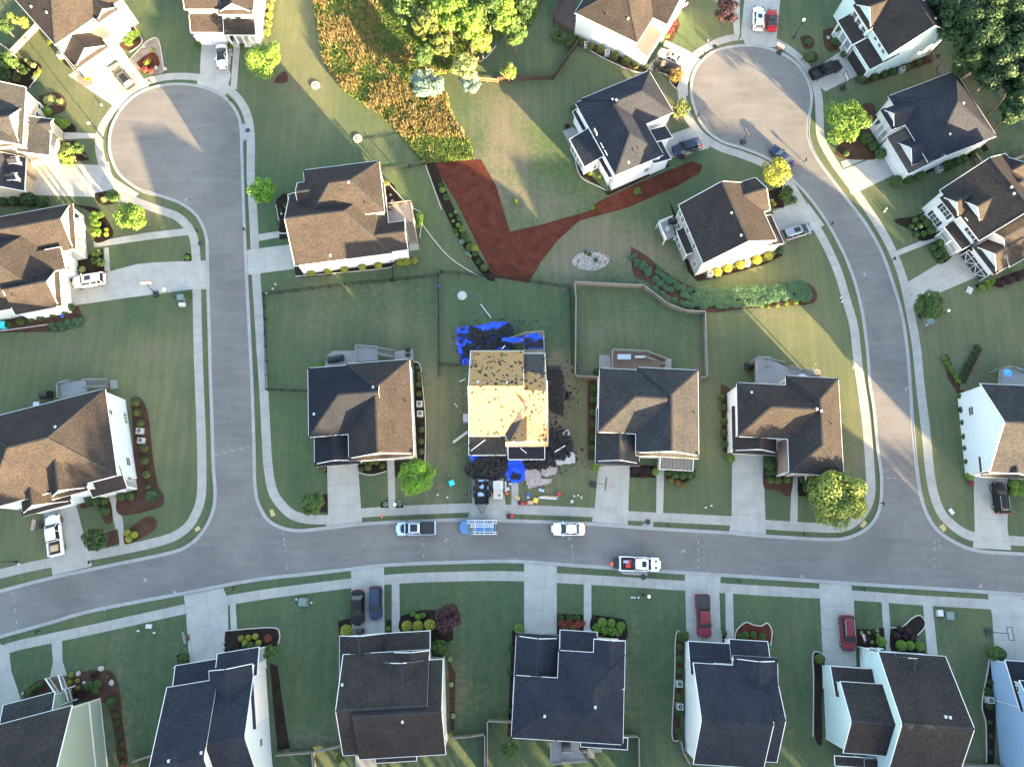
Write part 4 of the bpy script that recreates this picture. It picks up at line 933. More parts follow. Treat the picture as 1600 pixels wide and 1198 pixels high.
h.vents([(1001,612),(1046,617),(1029,605)],'pipe'); h.vents([(1084,645),(949,647)],'pipe')
# --- right corner house with big tree
h = House('house', 'white and brick house with long grey deck behind the sunlit corner tree', 'house', (1151,597.4,6.0), (1312.3,606,6.0), 'white_siding', 'roof_brown')
h.vol(('r',(1151,597.4),(1270,688)), 6.0, 'x', 'hg')
h.vol(('e',(1233,741),(1318.3,742),14.2), 6.0, 'y', 'hh', wall='brick')
h.vol(('e',(1144.3,708),(1214,712),7), 3.6, 'y', 'gg', .75, pent='S')
h.vol(('r',(1215,716),(1240,742)), 3.4, 'SE', pitch=.1, roof='roof_brown', porch=('W',1.5,3)) if False else None
h.door(2,'S',1172,711)
pb = MB()
for p in ((1219,716),(1219,742),(1233,742)): x,y = h.loc(p,1.5); pb.box(x-.13,x+.13,y-.13,y+.13,0,3.2)
pb.build('porch_column', M['white'], h.root)
h.deck([(1180,560),(1201,561),(1231,574),(1254,580),(1277,580),(1277,606),(1180,600)], 2.6, 'wood_grey', rails=(0,2,3,4,6), stairs=((1196,562),(1194,573),(1222,568),(1220,578)))
h.vents([(1174,613)]); h.vents([(1276,639),(1283,642)]); h.vents([(1171,620),(1171,647),(1268,624),(1267,634),(1298,662)],'pipe')
# --- far right house
h = House('house', 'pale blue-white gabled house with shrub row, cut off by the right edge', 'house', (1540,599.4,6.0), (1600,602.4,6.0), 'pale_siding', 'roof_tan')
h.vol(('e',(1540,599.4),(1537,737),16), 6.0, 'x', 'gg', .66)
h.vol(('e',(1532,746.5),(1604,747),2.9), 3.7, 'y', 'gg', .9, pent='S')
h.door(1,'S',1548,748)
h.win(0,'W',(1517.6,642),w=1.2,h=1.0); h.vents([(1562,671)]); h.vents([(1559,608)],'pipe')
h.deck([(1562,576),(1577,575),(1612,588),(1612,602),(1560,600)], 2.4, 'wood_grey', rails=(0,1,4))
# --- left house above the corner
h = House('house', 'large hip-roofed house with pale wall above the left street corner', 'house', (0,648.4,6.2), (163,607,6.2), 'pale_siding', 'roof_brown')
h.vol(('e',(163,607),(184,742),-18.2), 6.2, 'x', 'hh', .66)
h.vol(('e',(81,781.7),(138,765),9.5), 6.2, 'y', 'gg', .98, pent='S')
h.vol(('e',(36,808),(112,785.4),9), 3.8, 'y', 'gg', .95, pent='S')
h.vol(('e',(144.4,778),(199,762),3.2), 3.4, 'SN', pitch=.4, porch=('S',1.8,4))
h.win(0,'E',(172,644),w=.7,h=.9); h.win(0,'E',(203,653),(206,660),w=1.0,h=.8); h.win(0,'E',(200,721),w=1.2,h=1.0); h.win(3,'E',(202,746),w=.8,h=.9)
h.door(2,'S',88,798)
h.deck([(94.7,601),(112,596),(134,594),(136,612),(96,622)], 2.6, 'wood_grey', rails=(0,4), stairs=((134,595),(134,606),(168,594),(170,605)))
h.slab([(171,594),(182,593),(184,606),(173,608)], .1, 'concrete')
h.vents([(87,667)]); h.vents([(64,653),(98,644),(6,717)],'pipe')
# --- bottom-left sage house
h = House('house', 'sage green house with tall side wall and white trim in the bottom left corner', 'house', (69,1113,7.0), (112.8,1101.5,7.0), 'green_siding', 'roof_brown')
h.vol(('m',(112.8,1101.3),-20,-13.2), 7.0, 'x', 'gg', .66)
h.vol(('e',(5,1103),(85.7,1078),-3.6), 4.2, 'SS', pitch=.42, roof='roof_tan')
v = h.vols[0]; tb = MB(); tb.box(v['E'], v['E']+.04, v['S'], v['N'], 2.6, 2.85); tb.box(v['E'], v['E']+.04, v['S'], v['N'], .0, .15); tb.build('band_board', M['white'], h.root)
h.deck([(86,1081),(108,1074),(114,1094),(92,1102)], 1.5, 'wood_brown', rails=(1,2), rail_mat='white', stairs=((92,1079),(105,1075),(78,1058),(98,1053)))
# --- bottom house 2
h = House('house', 'navy-shingled white house with a dark mulch strip along its bright right wall, bottom left', 'house', (260.6,1073.6,6.0), (327.5,1062.5,6.0), 'white_siding', 'roof_dark')
h.vol(('e',(260.6,1073.6),(340,1060.5),-16.6), 6.0, 'x', 'gg', .64)
h.vol(('m',(395.3,1058.7),-7.5,-12.6), 6.0, 'x', 'gg', .66, wall='pale_siding')
h.vol(('e',(326.4,1048),(394,1036.3),-8), 6.0, 'y', 'gg', .62)
h.vol(('e',(273.8,1038.8),(339,1029.7),-4.4), 3.3, 'SS', pitch=.4)
h.vol(('e',(339.6,1021.5),(405,1010),-3.4), 3.3, 'SS', pitch=.45, porch=('N',1.8,4))
h.win(1,'E',(407.7,1159.5),w=.9,h=1.0); h.vents([(264,1188),(315,1175)]); h.vents([(376,1150)],'pipe'); h.door(3,'N',305,1033)
# --- bottom house 3
h = House('house', 'grey-brown shingled house behind two parked black cars on its driveway, bottom row', 'house', (530.8,992.8,3.5), (670.9,984.8,3.5), 'cream_siding', 'roof_brown')
h.vol(('e',(691.7,1029.5),(697.5,1178),-11.2), 6.0, 'x', 'gg', .66)
h.vol(('m',(535.8,1180),11.5,12.3), 5.6, 'x', 'gg', .66)
h.vol(('e',(590.4,1035.5),(673,1029.5),-7), 6.0, 'y', 'gg', .6)
h.vol(('e',(615.8,1019),(671,1016),-4), 6.0, 'y', 'gg', .5)
h.vol(('e',(530.8,993),(604,989),-9.5), 3.5, 'y', 'gg', .75)
h.vol(('e',(602,989),(672,985),-4.6), 3.4, 'SS', pitch=.3)
h.vol(('e',(587,1191),(651,1188.5),1.8), 3.4, 'SN', pitch=.3)
h.win(0,'E',(695.7,1099),(697,1139),w=.8,h=.9); h.vents([(535,1069),(629,1127)]); h.vents([(546,1152),(604,1159),(650,1136)],'pipe'); h.door(4,'N',570,991)
h.slab([(555,1181),(588,1178),(589,1205),(556,1205)], .1, 'concrete'); 
# --- bottom centre
h = House('house', 'charcoal hip-roofed house with rear grey deck and stairs, bottom centre', 'house', (799.3,1152,6.0), (973.3,1163,6.0), 'cream_siding', 'roof_dark')
h.vol(('r',(804,1054.5),(973,1163)), 6.0, 'x', 'hh', .6)
h.vol(('r',(873,1015.6),(973.3,1163)), 6.0, 'y', 'hh', .6)
h.vol(('e',(928,997.7),(977,1000.7),-6), 6.0, 'y', 'gg', .5)
h.vol(('e',(807,989),(874,991),-9), 3.7, 'y', 'gg', .7, pent='N')
h.vol(('e',(875,984),(933,987),-3.8), 3.5, 'SS', pitch=.4)
h.vol(('m',(907,1166),6.2,1.5), 3.2, 'SN', pitch=.2)
h.deck([(860,1156.7),(905,1158.7),(905,1172),(917,1186),(860,1190.5)], 2.6, 'wood_grey', rails=(4,3), stairs=((878,1172),(878,1186),(917,1171),(917,1184)), rail_mat='wood_grey')
h.slab([(917,1169),(929,1169),(929,1184),(917,1184)], .1, 'concrete'); h.slab([(929,1163),(940,1163),(940,1175),(929,1175)], .1, 'gutter')
h.vents([(851,1118),(930,1104)]); h.vents([(859,1129),(958,1081)],'pipe'); h.door(3,'N',840,991)
# --- bottom right centre
h = House('house', 'slate-roofed house with white left wall, behind the maroon pickup, bottom row', 'house', (1082,1034.7,6.0), (1215,1027,6.0), 'white_siding', 'roof_dark', ang=None)
h.ang = math.radians(-3.4); h.c, h.s = math.cos(h.ang), math.sin(h.ang); h.root.rotation_euler[2] = h.ang
h.vol(('e',(1083,1035),(1083.3,1193),9.0), 6.0, 'x', 'gg', .68)
h.vol(('e',(1216,1042),(1208,1190),-8), 5.7, 'x', 'gg', .62)
h.vol(('e',(1145,1023),(1214.6,1027.5),-7.5), 6.0, 'y', 'gg', .6, pent='N')
h.vol(('e',(1075.3,1002),(1139.8,1004.5),-4), 3.4, 'SS', pitch=.35)
h.vol(('e',(1139.4,998.5),(1199.4,1001.4),-3.4), 3.5, 'SS', pitch=.35)
h.win(0,'W',(1080.4,1049),w=.7,h=.9); h.vents([(1112,1134),(1160,1133)],'pipe'); h.vents([(1125,1160),(1112,1165),(1158,1164),(1191,1132)],'pipe'); h.door(3,'N',1107,1004)
# --- bottom right
h = House('house', 'dark-roofed pale aqua house with stepped gables behind the red SUV, bottom right', 'house', (1317.3,1174.7,6.0), (1490,1186.7,6.0), 'aqua_siding', 'roof_brown')
h.vol(('e',(1372,1018),(1477.4,1024.6),-15.6), 6.0, 'x', 'gg', .64)
h.vol(('e',(1312,1064),(1318,1175.5),9), 5.97, 'x', 'gg', .64)
h.vol(('e',(1297.3,1041),(1362,1044),-3.6), 3.5, 'SS', pitch=.35)
h.vol(('e',(1398,1020),(1439,1022),-5), 6.0, 'y', 'gg', .8, pent='N')
h.vol(('m',(1304,1180),16,-1.2), 3.4, 'F', nowall=True)
h.vol(('r',(1348,1184),(1418,1230)), 3.1, 'SN', pitch=.15)
h.win(1,'W',(1307,1076.4),w=.8,h=.9); h.vents([(1477,1119),(1484,1120)]); h.vents([(1366,1151),(1438,1153),(1457,1152)],'pipe'); h.door(2,'N',1320,1044)
h.deck([(1343,1011),(1374,1012),(1378,1046),(1348,1042)], .5, 'wood_grey', rails=(0,3), rail_mat='white')
pb = MB()
for p in ((1349,1012),(1366,1013),(1352,1041),(1370,1044)): x,y = h.loc(p,1.5); pb.box(x-.1,x+.1,y-.1,y+.1,.4,3.0)
pb.build('porch_column', M['white'], h.root)
h.slab([(1420,1192),(1455,1192),(1455,1230),(1420,1230)], 2.6, 'white', 'patio_cover', 2.5)
# --- blue house
h = House('house', 'bright blue sided house cut off by the bottom right corner', 'house', (1570,1031,3.6), (1600,1033,3.6), 'blue_siding', 'roof_black')
h.vol(('m',(1592.7,1062.7),15,-15), 6.0, 'x', 'gg', .66)
h.vol(('m',(1570,1031),9,-6), 3.6, 'SS', pitch=.35)
h.win(0,'W',(1588.7,1075.5),w=.7,h=.9)
# --- top centre-right house
h = House('house', 'white brown-roofed house at the top with striped porch roof and a flag', 'house', (897.6,20.3,5.2), (996,67.7,5.2), 'white_siding', 'roof_brown')
h.vol(('e',(897.6,20.3),(996,67.7),14), 5.2, 'x', 'hh', .62)
h.vol(('m',(1042.7,39),-9,9.5), 5.2, 'x', 'gg', .5)
h.vol(('e',(1012,90),(1034.4,52.6),-3.8), 3.1, 'SW', pitch=.35, roof='roof_metal')
h.win(0,'S',(987,66),(988,70),w=.7,h=.6); h.vents([(981.5,30)]); h.vents([(946,23)],'pipe'); h.door(2,'E',1020,80)
h.deck([(866,33),(896,50),(901,20),(893,-12),(876,-12)], 1.6, 'wood_dark', rails=(0,4), rail_mat='wood_dark')
# --- 950,200
h = House('house', 'white charcoal-roofed house with sunroom left of the right cul-de-sac', 'house', (961.5,274.4,5.4), (1037.4,242,5.4), 'white_siding', 'roof_dark')
h.vol(('e',(961.5,274.4),(1037.4,242),14.3), 5.4, 'y', 'hh', .62)
h.vol(('e',(906,154),(1015,112),-8.5), 5.4, 'x', 'hh', .62)
h.vol(('e',(1012,114),(1028.5,148),-4), 5.3, 'x', 'hh', .5)
h.vol(('e',(897,173.7),(948.7,280),2.8), 3.0, 'SE', pitch=.35)
h.vol(('e',(891,217.3),(912,261.7),5.5), 3.1, 'SE', pitch=.3)
h.vol(('m',(1040,197),-4,-2.4), 3.4, 'SW', pitch=.3)
h.vol(('e',(1035,212),(1043,251),-3.4), 3.2, 'SW', pitch=.3)
h.win(4,'W',(895,235),(899.4,243),(903,250),(906.6,257),w=1.0,h=1.1); h.win(4,'S',(919.4,264),(927,261),w=.9,h=1.1); h.win(0,'W',(930.7,206),(940.5,229),(946.5,240),w=.8,h=.5); h.win(0,'S',(1022.4,249.5),h=.5); h.win(0,'S',(1010,265.4),h=1.0)
h.vents([(957,156),(963,157),(982,254)]); h.vents([(945,158),(958,171),(971,136),(989.5,235),(996.6,232)],'pipe'); h.door(6,'E',1044,235,w=4.2)
h.slab([(879,205),(895,198.5),(909.6,210),(891,228)], .1, 'concrete')
# --- 1130,340
h = House('house', 'house with glowing cream side wall and taupe rear with a small deck', 'house', (1060,320.4,5.8), (1099,412,5.8), 'cream_siding', 'roof_brown', 'y')
h.ang += math.pi if h.ang < -1.6 else 0
h.c, h.s = math.cos(h.ang), math.sin(h.ang); h.root.rotation_euler[2] = h.ang
def fix(h_, deg):
    h_.ang = math.radians(deg); h_.c, h_.s = math.cos(h_.ang), math.sin(h_.ang); h_.root.rotation_euler[2] = h_.ang
fix(h, 18.3)
h.vol(('e',(1060,320.4),(1099,412),12.1), 5.8, 'y', 'gg', .63, roof='roof_brown')
h.vol(('e',(1180,277.5),(1204,328),-7), 5.8, 'x', 'gg', .6)
h.vol(('e',(1205.7,335.4),(1224.5,380.5),-3.0), 3.4, 'SW', pitch=.35)
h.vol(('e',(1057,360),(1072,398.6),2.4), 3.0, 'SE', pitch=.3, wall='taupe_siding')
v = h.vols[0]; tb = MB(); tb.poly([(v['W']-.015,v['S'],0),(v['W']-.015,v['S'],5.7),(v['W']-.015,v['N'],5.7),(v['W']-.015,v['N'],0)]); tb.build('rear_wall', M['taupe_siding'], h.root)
h.win(0,'W',(1063,334),(1067,343),(1074.4,360),(1084.7,384.3),(1057,345),(1061,354),(1085.7,412),w=.8,h=1.1); h.win(3,'W',(1058.3,375),(1061,383),w=1.0,h=1.1)
h.deck([(1027.5,350.5),(1048.6,342),(1055.3,369),(1038,376.8)], 1.4, 'wood_grey', rails=(0,3), rail_mat='white')
h.vents([(1143,333),(1158,368)]); h.vents([(1093,316),(1114,374),(1107.6,343)],'pipe'); h.door(2,'E',1226,357,w=4.5)
# --- 1400,60
h = House('house', 'pale aqua two-storey house with open garage at the upper right by the black pickup', 'house', (1388.3,87,6.0), (1489.8,48,6.0), 'aqua_siding', 'roof_brown')
h.vol(('e',(1388.3,87),(1489.8,48),14), 6.0, 'y', 'gg', .63)
h.vol(('e',(1332,9),(1357.4,48),10), 6.0, 'x', 'gg', .85, pent='W')
h.vol(('e',(1309.3,32),(1331,70.7),4.2), 3.3, 'SE', pitch=.3, porch=('W',1.8,4))
h.vol(('e',(1335.6,70),(1358,109.8),4.8), 3.3, 'SE', pitch=.3)
h.win(1,'W',(1335,25),(1341,36),(1348.4,48),w=1.0,h=1.2); h.win(0,'W',(1368.7,59.4),(1375,70),(1380.8,79.7),w=.7,h=.8); h.win(0,'S',(1395.5,88.7),(1467,58.6),w=.9,h=.7)
h.vents([(1442,1),(1461,30)]); h.door(3,'W',1344,99,w=4.6,mat='black')
# --- 1460,190
h = House('house', 'white house with navy hip roof and brown metal garage roof with a dormer, right side', 'house', (1450.7,254.3,4.8), (1557.4,212.8,4.8), 'white_siding', 'roof_dark')
h.vol(('e',(1450.7,254.3),(1557.4,212.8),13), 4.8, 'x', 'hh', .66)
h.vol(('e',(1374,173),(1395,203),12), 4.8, 'x', 'gg', .8, pent='W', porch=('W',2.0,4))
h.vol(('e',(1386.4,213),(1418,273),5.5), 3.2, 'SE', pitch=.35, roof='roof_metal_brown')
h.vol(('e',(1405,223),(1424,259),5), 3.9, 'x', 'gg', .8, base=3.3)
h.win(0,'W',(1417.3,203),(1420.3,208.4),(1423.4,214),w=.5,h=.6); h.win(0,'W',(1443.9,249.4),w=.5,h=.7)
h.vents([(1505,162),(1484,210)]); h.vents([(1519,217),(1455,150)],'pipe'); h.door(2,'W',1397,254,w=4.8,mat='garage',cross=True)
# --- 1540,350
h = House('house', 'white house with twin tan-lit gables and black-shuttered windows on the right edge', 'house', (1508.3,339,5.8), (1530,376.5,5.8), 'white_siding', 'roof_brown', 'y')
fix(h, 29.5)
h.vol(('m',(1530,376.5),13,9.8), 5.8, 'y', 'gg', .63)
h.vol(('e',(1469.5,308.2),(1492,344),14), 5.8, 'x', 'gg', .8, pent='W')
h.vol(('e',(1514,310),(1523,349),9), 7.0, 'x', 'gg', .7, base=5.5)
h.vol(('e',(1478.3,352.7),(1499.6,392.7),4), 3.3, 'SE', pitch=.3, porch=('W',1.8,3))
h.vol(('e',(1523.4,385),(1549.7,431.4),6), 3.8, 'x', 'gg', .85, pent='W')
h.vol(('m',(1577.2,417.6),12,8.5), 4.2, 'x', 'gg', .6)
h.win(1,'W',(1476.4,330),(1460.7,341.4),w=1.5,h=1.3,shut=True); h.win(0,'W',(1519.6,365.8),w=1.5,h=1.3,shut=True); h.win(0,'W',(1508,344),w=.5,h=.6)
h.vents([(1580,293),(1584,303)]); h.door(4,'W',1524,413.8,w=4.8,mat='shutter',cross=True)
for _h in HOUSES: _h.finish()
# ---------------------------------------------------------------- vegetation
def leaf_cloud(mb, blobs, n, size, rnd, shell=.55, mi=0, upb=.35, aspect=.6):
    """leaf-clump quads spread through the outer volume of several ellipsoids"""
    tot = sum(b[3]*b[4] for b in blobs)
    for (cx,cy,cz,r,rz) in blobs:
        k = int(n*r*rz/tot)
        for _ in range(k):
            u = rnd.uniform(-.75,1); a = rnd.uniform(0,6.283); q = math.sqrt(max(0,1-u*u)); rr = shell+(1-shell)*rnd.random()**.6
            d = Vector((q*math.cos(a), q*math.sin(a), u)); p = Vector((cx+d.x*r*rr, cy+d.y*r*rr, cz+d.z*rz*rr))
            nn = (d+Vector((rnd.uniform(-1,1),rnd.uniform(-1,1),rnd.uniform(-.6,1)))*.8+Vector((0,0,upb))).normalized()
            t = nn.orthogonal().normalized(); t.rotate(Matrix.Rotation(rnd.uniform(0,6.28),3,nn)); b = nn.cross(t); s_ = size*rnd.uniform(.6,1.3)
            t *= s_*.5; b *= s_*.5*aspect
            mb.poly([p-t, p-b*.9+t*.1, p+t, p+b*.9-t*.1], mi)
def make_tree(name, R, H, mat, seed, n=2600, lumps=16, leaf=.34, trunk=.14, flat=.8, label=None, cat='tree', clear=.28, spiky=False):
    """crown centre above the local origin; R crown radius, H total height"""
    rnd = random.Random(seed); root = empty(name, (0,0,0), 0, label, cat)
    cz = H*(clear+(1-clear)/2); rz = H*(1-clear)/2
    blobs = [(0,0,cz-rz*.1,R*.60,rz*.80)]
    limbs = []
    for i in range(lumps):
        a = 6.283*i/lumps*2.4+rnd.uniform(-.4,.4); u = rnd.uniform(-.6,.85); q = math.sqrt(1-u*u)*rnd.uniform(.55,.78)
        c = (R*q*math.cos(a), R*q*math.sin(a), cz+rz*u*.72); r = R*rnd.uniform(.22,.40); blobs.append((*c, r, min(r*flat, rz*.6))); limbs.append(c)
    tb = MB(); h0 = H*clear
    prev = Vector((0,0,0)); pr = trunk
    for k in range(6):
        nx = Vector((rnd.uniform(-.05,.05)*R, rnd.uniform(-.05,.05)*R, (k+1)/6*H*.8)); q = trunk*(1-(k+1)/7.5)
        seg(tb, prev, nx, pr, q); prev, pr = nx, q
    for c in limbs[:10]:
        z0 = min(max(h0, c[2]*.6), H*.6); seg(tb, Vector((0,0,z0)), Vector(c), trunk*.45, trunk*.12)
    tb.build('trunk', M['bark'], root, smooth=True)
    cb = MB(); leaf_cloud(cb, blobs, n, leaf, rnd, shell=.45)
    cb.build('crown', mat, root)
    return root
def seg(mb, a, b, r0, r1, n=7):
    d = (b-a); 
    if d.length < 1e-4: return
    d.normalize(); u = d.orthogonal().normalized(); v = d.cross(u); base = len(mb.v)
    for (c, r) in ((a,r0),(b,r1)):
        for i in range(n): t = 6.283*i/n; mb.v.append(tuple(c+u*math.cos(t)*r+v*math.sin(t)*r))
    for i in range(n): j = (i+1)%n; mb.f.append((base+i, base+j, base+n+j, base+n+i)); mb.m.append(0); mb.uv.append(None)
def ground_px(cx, cy, z):
    """ground point of something whose centre at height z is seen at (cx,cy)"""
    p = G(cx, cy, z); return (p.x, p.y, 0)
def m_per_px(cx, cy, z=0): return (G(cx+1, cy, z)-G(cx, cy, z)).length
TREES = [ # name, px, py, r px, height m, material, n leaves, label, options
 ('shade_tree',411,93,31,7.0,'bright',5200,'bright green round tree beside the driveway of the white top house with a hedge',{}),
 ('small_tree',410,298,23,5.5,'vivid',2600,'yellow-green tree on the verge left of the stepped hip-roofed house',{}),
 ('ornamental_tree',205,341,26,5.0,'bright',3200,'bright spreading tree between the left cul-de-sac and the porch house walk',{}),
 ('ornamental_tree',105,239,16,4.0,'lime',1700,'yellow-lit tree by the driveway of the tan house on the left edge',{}),
 ('ornamental_tree',122,234,11,3.6,'mid',1100,'dark green small tree right of the yellow-lit one by the tan house',{}),
 ('shade_tree',651,745,32,6.5,'vivid',6000,'dense vivid green round tree in front of the centre left house',dict(lumps=26,leaf=.30)),
 ('young_tree',490,787,20,5.0,'mid',2600,'dark airy tree by the sidewalk left of the wide pale driveway',{}),
 ('young_tree',150,843,20,4.6,'dark',2000,'dark spiky small tree beside the white pickup driveway',{}),
 ('shade_tree',1309,776,50,9.0,'lime',9000,'large sunlit yellow-green tree at the right street corner',dict(lumps=30,leaf=.42)),
 ('shade_tree',1320,190,38,7.5,'bright',5200,'tree with sunlit crown beside the bend below the right cul-de-sac',{}),
 ('ornamental_tree',1210,270,27,5.5,'yellow',2600,'golden green tree at the driveway end by the dark parked sedan',{}),
 ('shade_tree',1453,477,25,6.0,'mid',4200,'dark green dense tree beside the right street and a green utility box',{}),
 ('small_tree',1063,170,16,4.6,'olive',1700,'olive young tree on the front walk by the right cul-de-sac',{}),
 ('small_tree',1056,119,12,4.2,'rust',1100,'rusty green young tree beside the black car at the cul-de-sac',{}),
 ('plum_tree',1137,18,21,5.0,'purple',2400,'dark purple tree at the top near the parked white and red cars',{}),
 ('plum_tree',698,963,23,4.6,'purple',2800,'dark purple tree in the mulch bed in the bottom row',{}),
 ('small_tree',423,1018,12,3.6,'mid',1300,'round green tree at the corner of the navy-shingled house',{}),
 ('small_tree',795,1168,14,4.0,'mid',1500,'green tree at the rear corner of the bottom centre house',{}),
 ('willow_tree',727,105,22,6.0,'pale',3200,'pale yellowish feathery tree behind the cedar fence at the meadow edge',{}),
 ('young_tree',795,113,13,4.6,'lime',1300,'small bright yellow-green tree on the fence line at the top',{}),
 ('young_tree',754,66,20,7.0,'lime',2200,'yellow-green tree standing out in front of the upper wood',{}),
 ('blue_spruce',668,131,27,4.6,'blue',2600,'wide pale blue spruce at the head of the mulch garden',dict(leaf=.45)),
 ('blue_spruce',735,131,18,3.6,'blue',1400,'shorter blue-grey spruce right of the wide pale one',dict(leaf=.4)),
 ('small_tree',650,1003+900,1,1,'mid',0,'',{}),
 ('small_tree',685,1010,11,3.4,'mid',800,'green round tree beside the porch of the grey-brown house',{}),
 ('small_tree',1185,302,13,3.0,'mid',900,'dark leafy tree in front of the cream-walled house porch',{}),
]
wood = [(702,18,34,13,'bright'),(668,40,24,11,'olive'),(640,8,30,12,'mid'),(735,38,26,12,'bright'),(765,8,34,13,'mid'),(790,30,24,11,'bright'),(806,52,18,9,'mid'),(820,8,20,11,'dark'),(690,70,20,8,'olive'),(662,88,16,7,'mid')]
forest = [(1500,30,36,15,'forest'),(1535,62,38,15,'forest'),(1560,20,40,17,'forest'),(1595,70,38,16,'forest'),(1512,95,24,12,'dark'),(1560,108,34,14,'forest'),(1600,125,30,14,'forest'),(1475,5,24,13,'forest'),(1592,165,26,12,'forest'),(1608,30,34,16,'dark')]
nw = [(12,95,16,5,'mid'),(4,118,12,4,'dark'),(36,35,10,4,'lime'),(22,30,8,4,'lime'),(5,40,14,6,'dark')]
tcache = {}
def tree_variant(mat, n, opt, R, H):
    key = (mat, n//1500, tuple(sorted(opt.items())), round(H/R,0))
    return key
def put_tree(name, px, py, rp, H, mat, n, label, opt, group=None):
    zc = H*.62; R = rp*m_per_px(px, py, zc); p = ground_px(px, py, zc)
    t = make_tree(name, R, H, L[mat], int(px*7+py), n=n, label=label, **opt); t.location = p; t.rotation_euler[2] = random.uniform(0,6.28)
    if group: t['group'] = group
    return t
for (nm,px,py,rp,H,mat,n,label,opt) in TREES:
    if n: put_tree(nm,px,py,rp,H,mat,n,label,opt)
wl = ['sunlit green crown near the middle of the upper wood','olive crown at the lower left of the upper wood','green crown at the far left top of the upper wood','bright crown low in the middle of the upper wood','tall green crown at the top of the upper wood','bright crown at the right of the upper wood','green crown just above the curved fence at the upper wood','dark tree at the top right end of the upper wood','olive low tree at the bottom of the upper wood','small green tree at the bottom left of the upper wood by the spruce']
for (a, lb) in zip(wood, wl): put_tree('woodland_tree',a[0],a[1],a[2],a[3],a[4],4200,lb,dict(lumps=20,leaf=.5,trunk=.2),'trees of the upper wood')
fl_ = ['dark forest tree touching the aqua house roof','forest tree in the middle of the right wood','tallest forest tree at the top of the right wood','forest tree on the right edge below the top','small dark forest tree by the paddock fence','forest tree above the dark gap at the fence','forest tree on the right edge in the middle','forest tree at the top left end of the right wood','forest tree at the lower end of the right wood','dark forest tree in the top right corner']
for (a, lb) in zip(forest, fl_): put_tree('forest_tree',a[0],a[1],a[2],a[3],a[4],7000,lb,dict(lumps=24,leaf=.55,trunk=.22),'trees of the right wood')
nl = ['green bushy tree in the dark bed at the left edge','dark low tree at the left edge of the bed','small yellow-lit tree near the top left corner','tiny yellow-lit tree left of another near the top left corner','dark tree on the left edge near the top corner']
for (a, lb) in zip(nw, nl): put_tree('garden_tree',a[0],a[1],a[2],a[3],a[4],1400,lb,dict(lumps=10),'garden trees at the upper left')

# shrubs: a lumpy leafy ball built once per colour, then copied
protos = {}
def shrub_proto(mat, kind):
    k = (mat, kind)
    if k in protos: return protos[k]
    rnd = random.Random(hash(kind) % 1000+len(protos)); root = empty('shrub', (0,0,-50)); cb = MB()
    if kind == 'ball':   # clipped ball: tight shell of small leaves
        leaf_cloud(cb, [(0,0,.82,.97,.88)], 620, .22, rnd, shell=.88); leaf_cloud(cb, [(0,0,.8,.86,.8)], 260, .4, rnd, shell=.9)
    elif kind == 'loose':
        bl = [(0,0,.6,.7,.6)]+[(math.cos(i*1.05)*.55, math.sin(i*1.05)*.55, .55+rnd.uniform(-.1,.35), .42, .42) for i in range(6)]
        leaf_cloud(cb, bl, 760, .24, rnd, shell=.5)
    elif kind == 'spiky':
        for i in range(260):
            a = rnd.uniform(0,6.28); e = rnd.uniform(.15,1.3); d = Vector((math.cos(a)*math.cos(e), math.sin(a)*math.cos(e), math.sin(e))); l = rnd.uniform(.7,1.1); s_ = d.cross(Vector((0,0,1))).normalized()*.055
            cb.poly([d*.15-s_, d*l, d*.15+s_])
        leaf_cloud(cb, [(0,0,.4,.5,.4)], 160, .25, rnd)
    sb = MB(); sb.cyl((0,0), .05, 0, .6, 6)
    for i in range(3): seg(sb, Vector((0,0,.1)), Vector((math.cos(i*2.1)*.5, math.sin(i*2.1)*.5, .8)), .04, .015, 5)
    sb.build('stem', M['bark'], root); cb.build('foliage', L[mat], root)
    protos[k] = root; return root
used_p = set()
def shrub(px, py, rp, mat, label, kind='ball', name='shrub', group=None, flat=1.0, cat='shrub', stretch=None):
    pr = shrub_proto(mat, kind); rr = rp*m_per_px(px, py); h = rr*flat; zc = h*.8
    R = rr*(CAM_H-zc)/CAM_H; p = ground_px(px, py, zc); sc_ = (R, R, h)
    rz = random.uniform(0,6.28)
    if stretch: sc_ = (R*stretch[0], R, h); rz = stretch[1]
    if id(pr) not in used_p:
        used_p.add(id(pr)); pr.location = p; pr.rotation_euler = (0,0,rz); pr.scale = sc_; pr.name = name; o = pr; o['label'] = label
    else: o = dup(pr, p, rz, sc_, label)
    nm_ = 'juniper' if mat == 'juniper' else {'ball':'round_shrub','loose':'shrub','spiky':'spiky_clump'}[kind]  # names follow foliage form and leaf colour, not species
    if 'plant' in label: nm_ = 'garden_plant'
    o.name = nm_; o['category'] = {'juniper':'juniper','round_shrub':'round shrub','shrub':'shrub','spiky_clump':'grass clump','garden_plant':'plant'}[nm_]
    if group: o['group'] = group
    elif 'group' in o.keys(): del o['group']
    return o
def row(pts, mat, fmt, kind='ball', r=5.5, group=None, flat=1.0, name='shrub', cat='shrub'):
    for i, p in enumerate(pts):
        shrub(p[0], p[1], p[2] if len(p) > 2 else r, mat, fmt.replace('#', ORD[i] if i < len(ORD) else str(i)), kind, name, group, flat, cat)
row([(212,629),(214,645),(219,661),(225,700),(226,720),(229,741),(231,761,4.5)],'olive','# round shrub from the top along the pale wall above the street corner',r=6.5,group='shrubs along the pale left wall')
row([(189,776),(204,775),(162,783),(150,784),(140,785,4.5)],'mid','# shrub left of the porch bed of the patchy-roofed house, counted from the right',r=6.5,group='shrubs in the porch bed')
row([(163,798,7.5)],'mid','round green shrub alone in the bed between driveway and walk by the small dark tree')
row([(199,832),(210,835),(201,842)],'yellow','# golden shrub of the three at the end of the corner house walk',r=5.5,group='three golden shrubs')
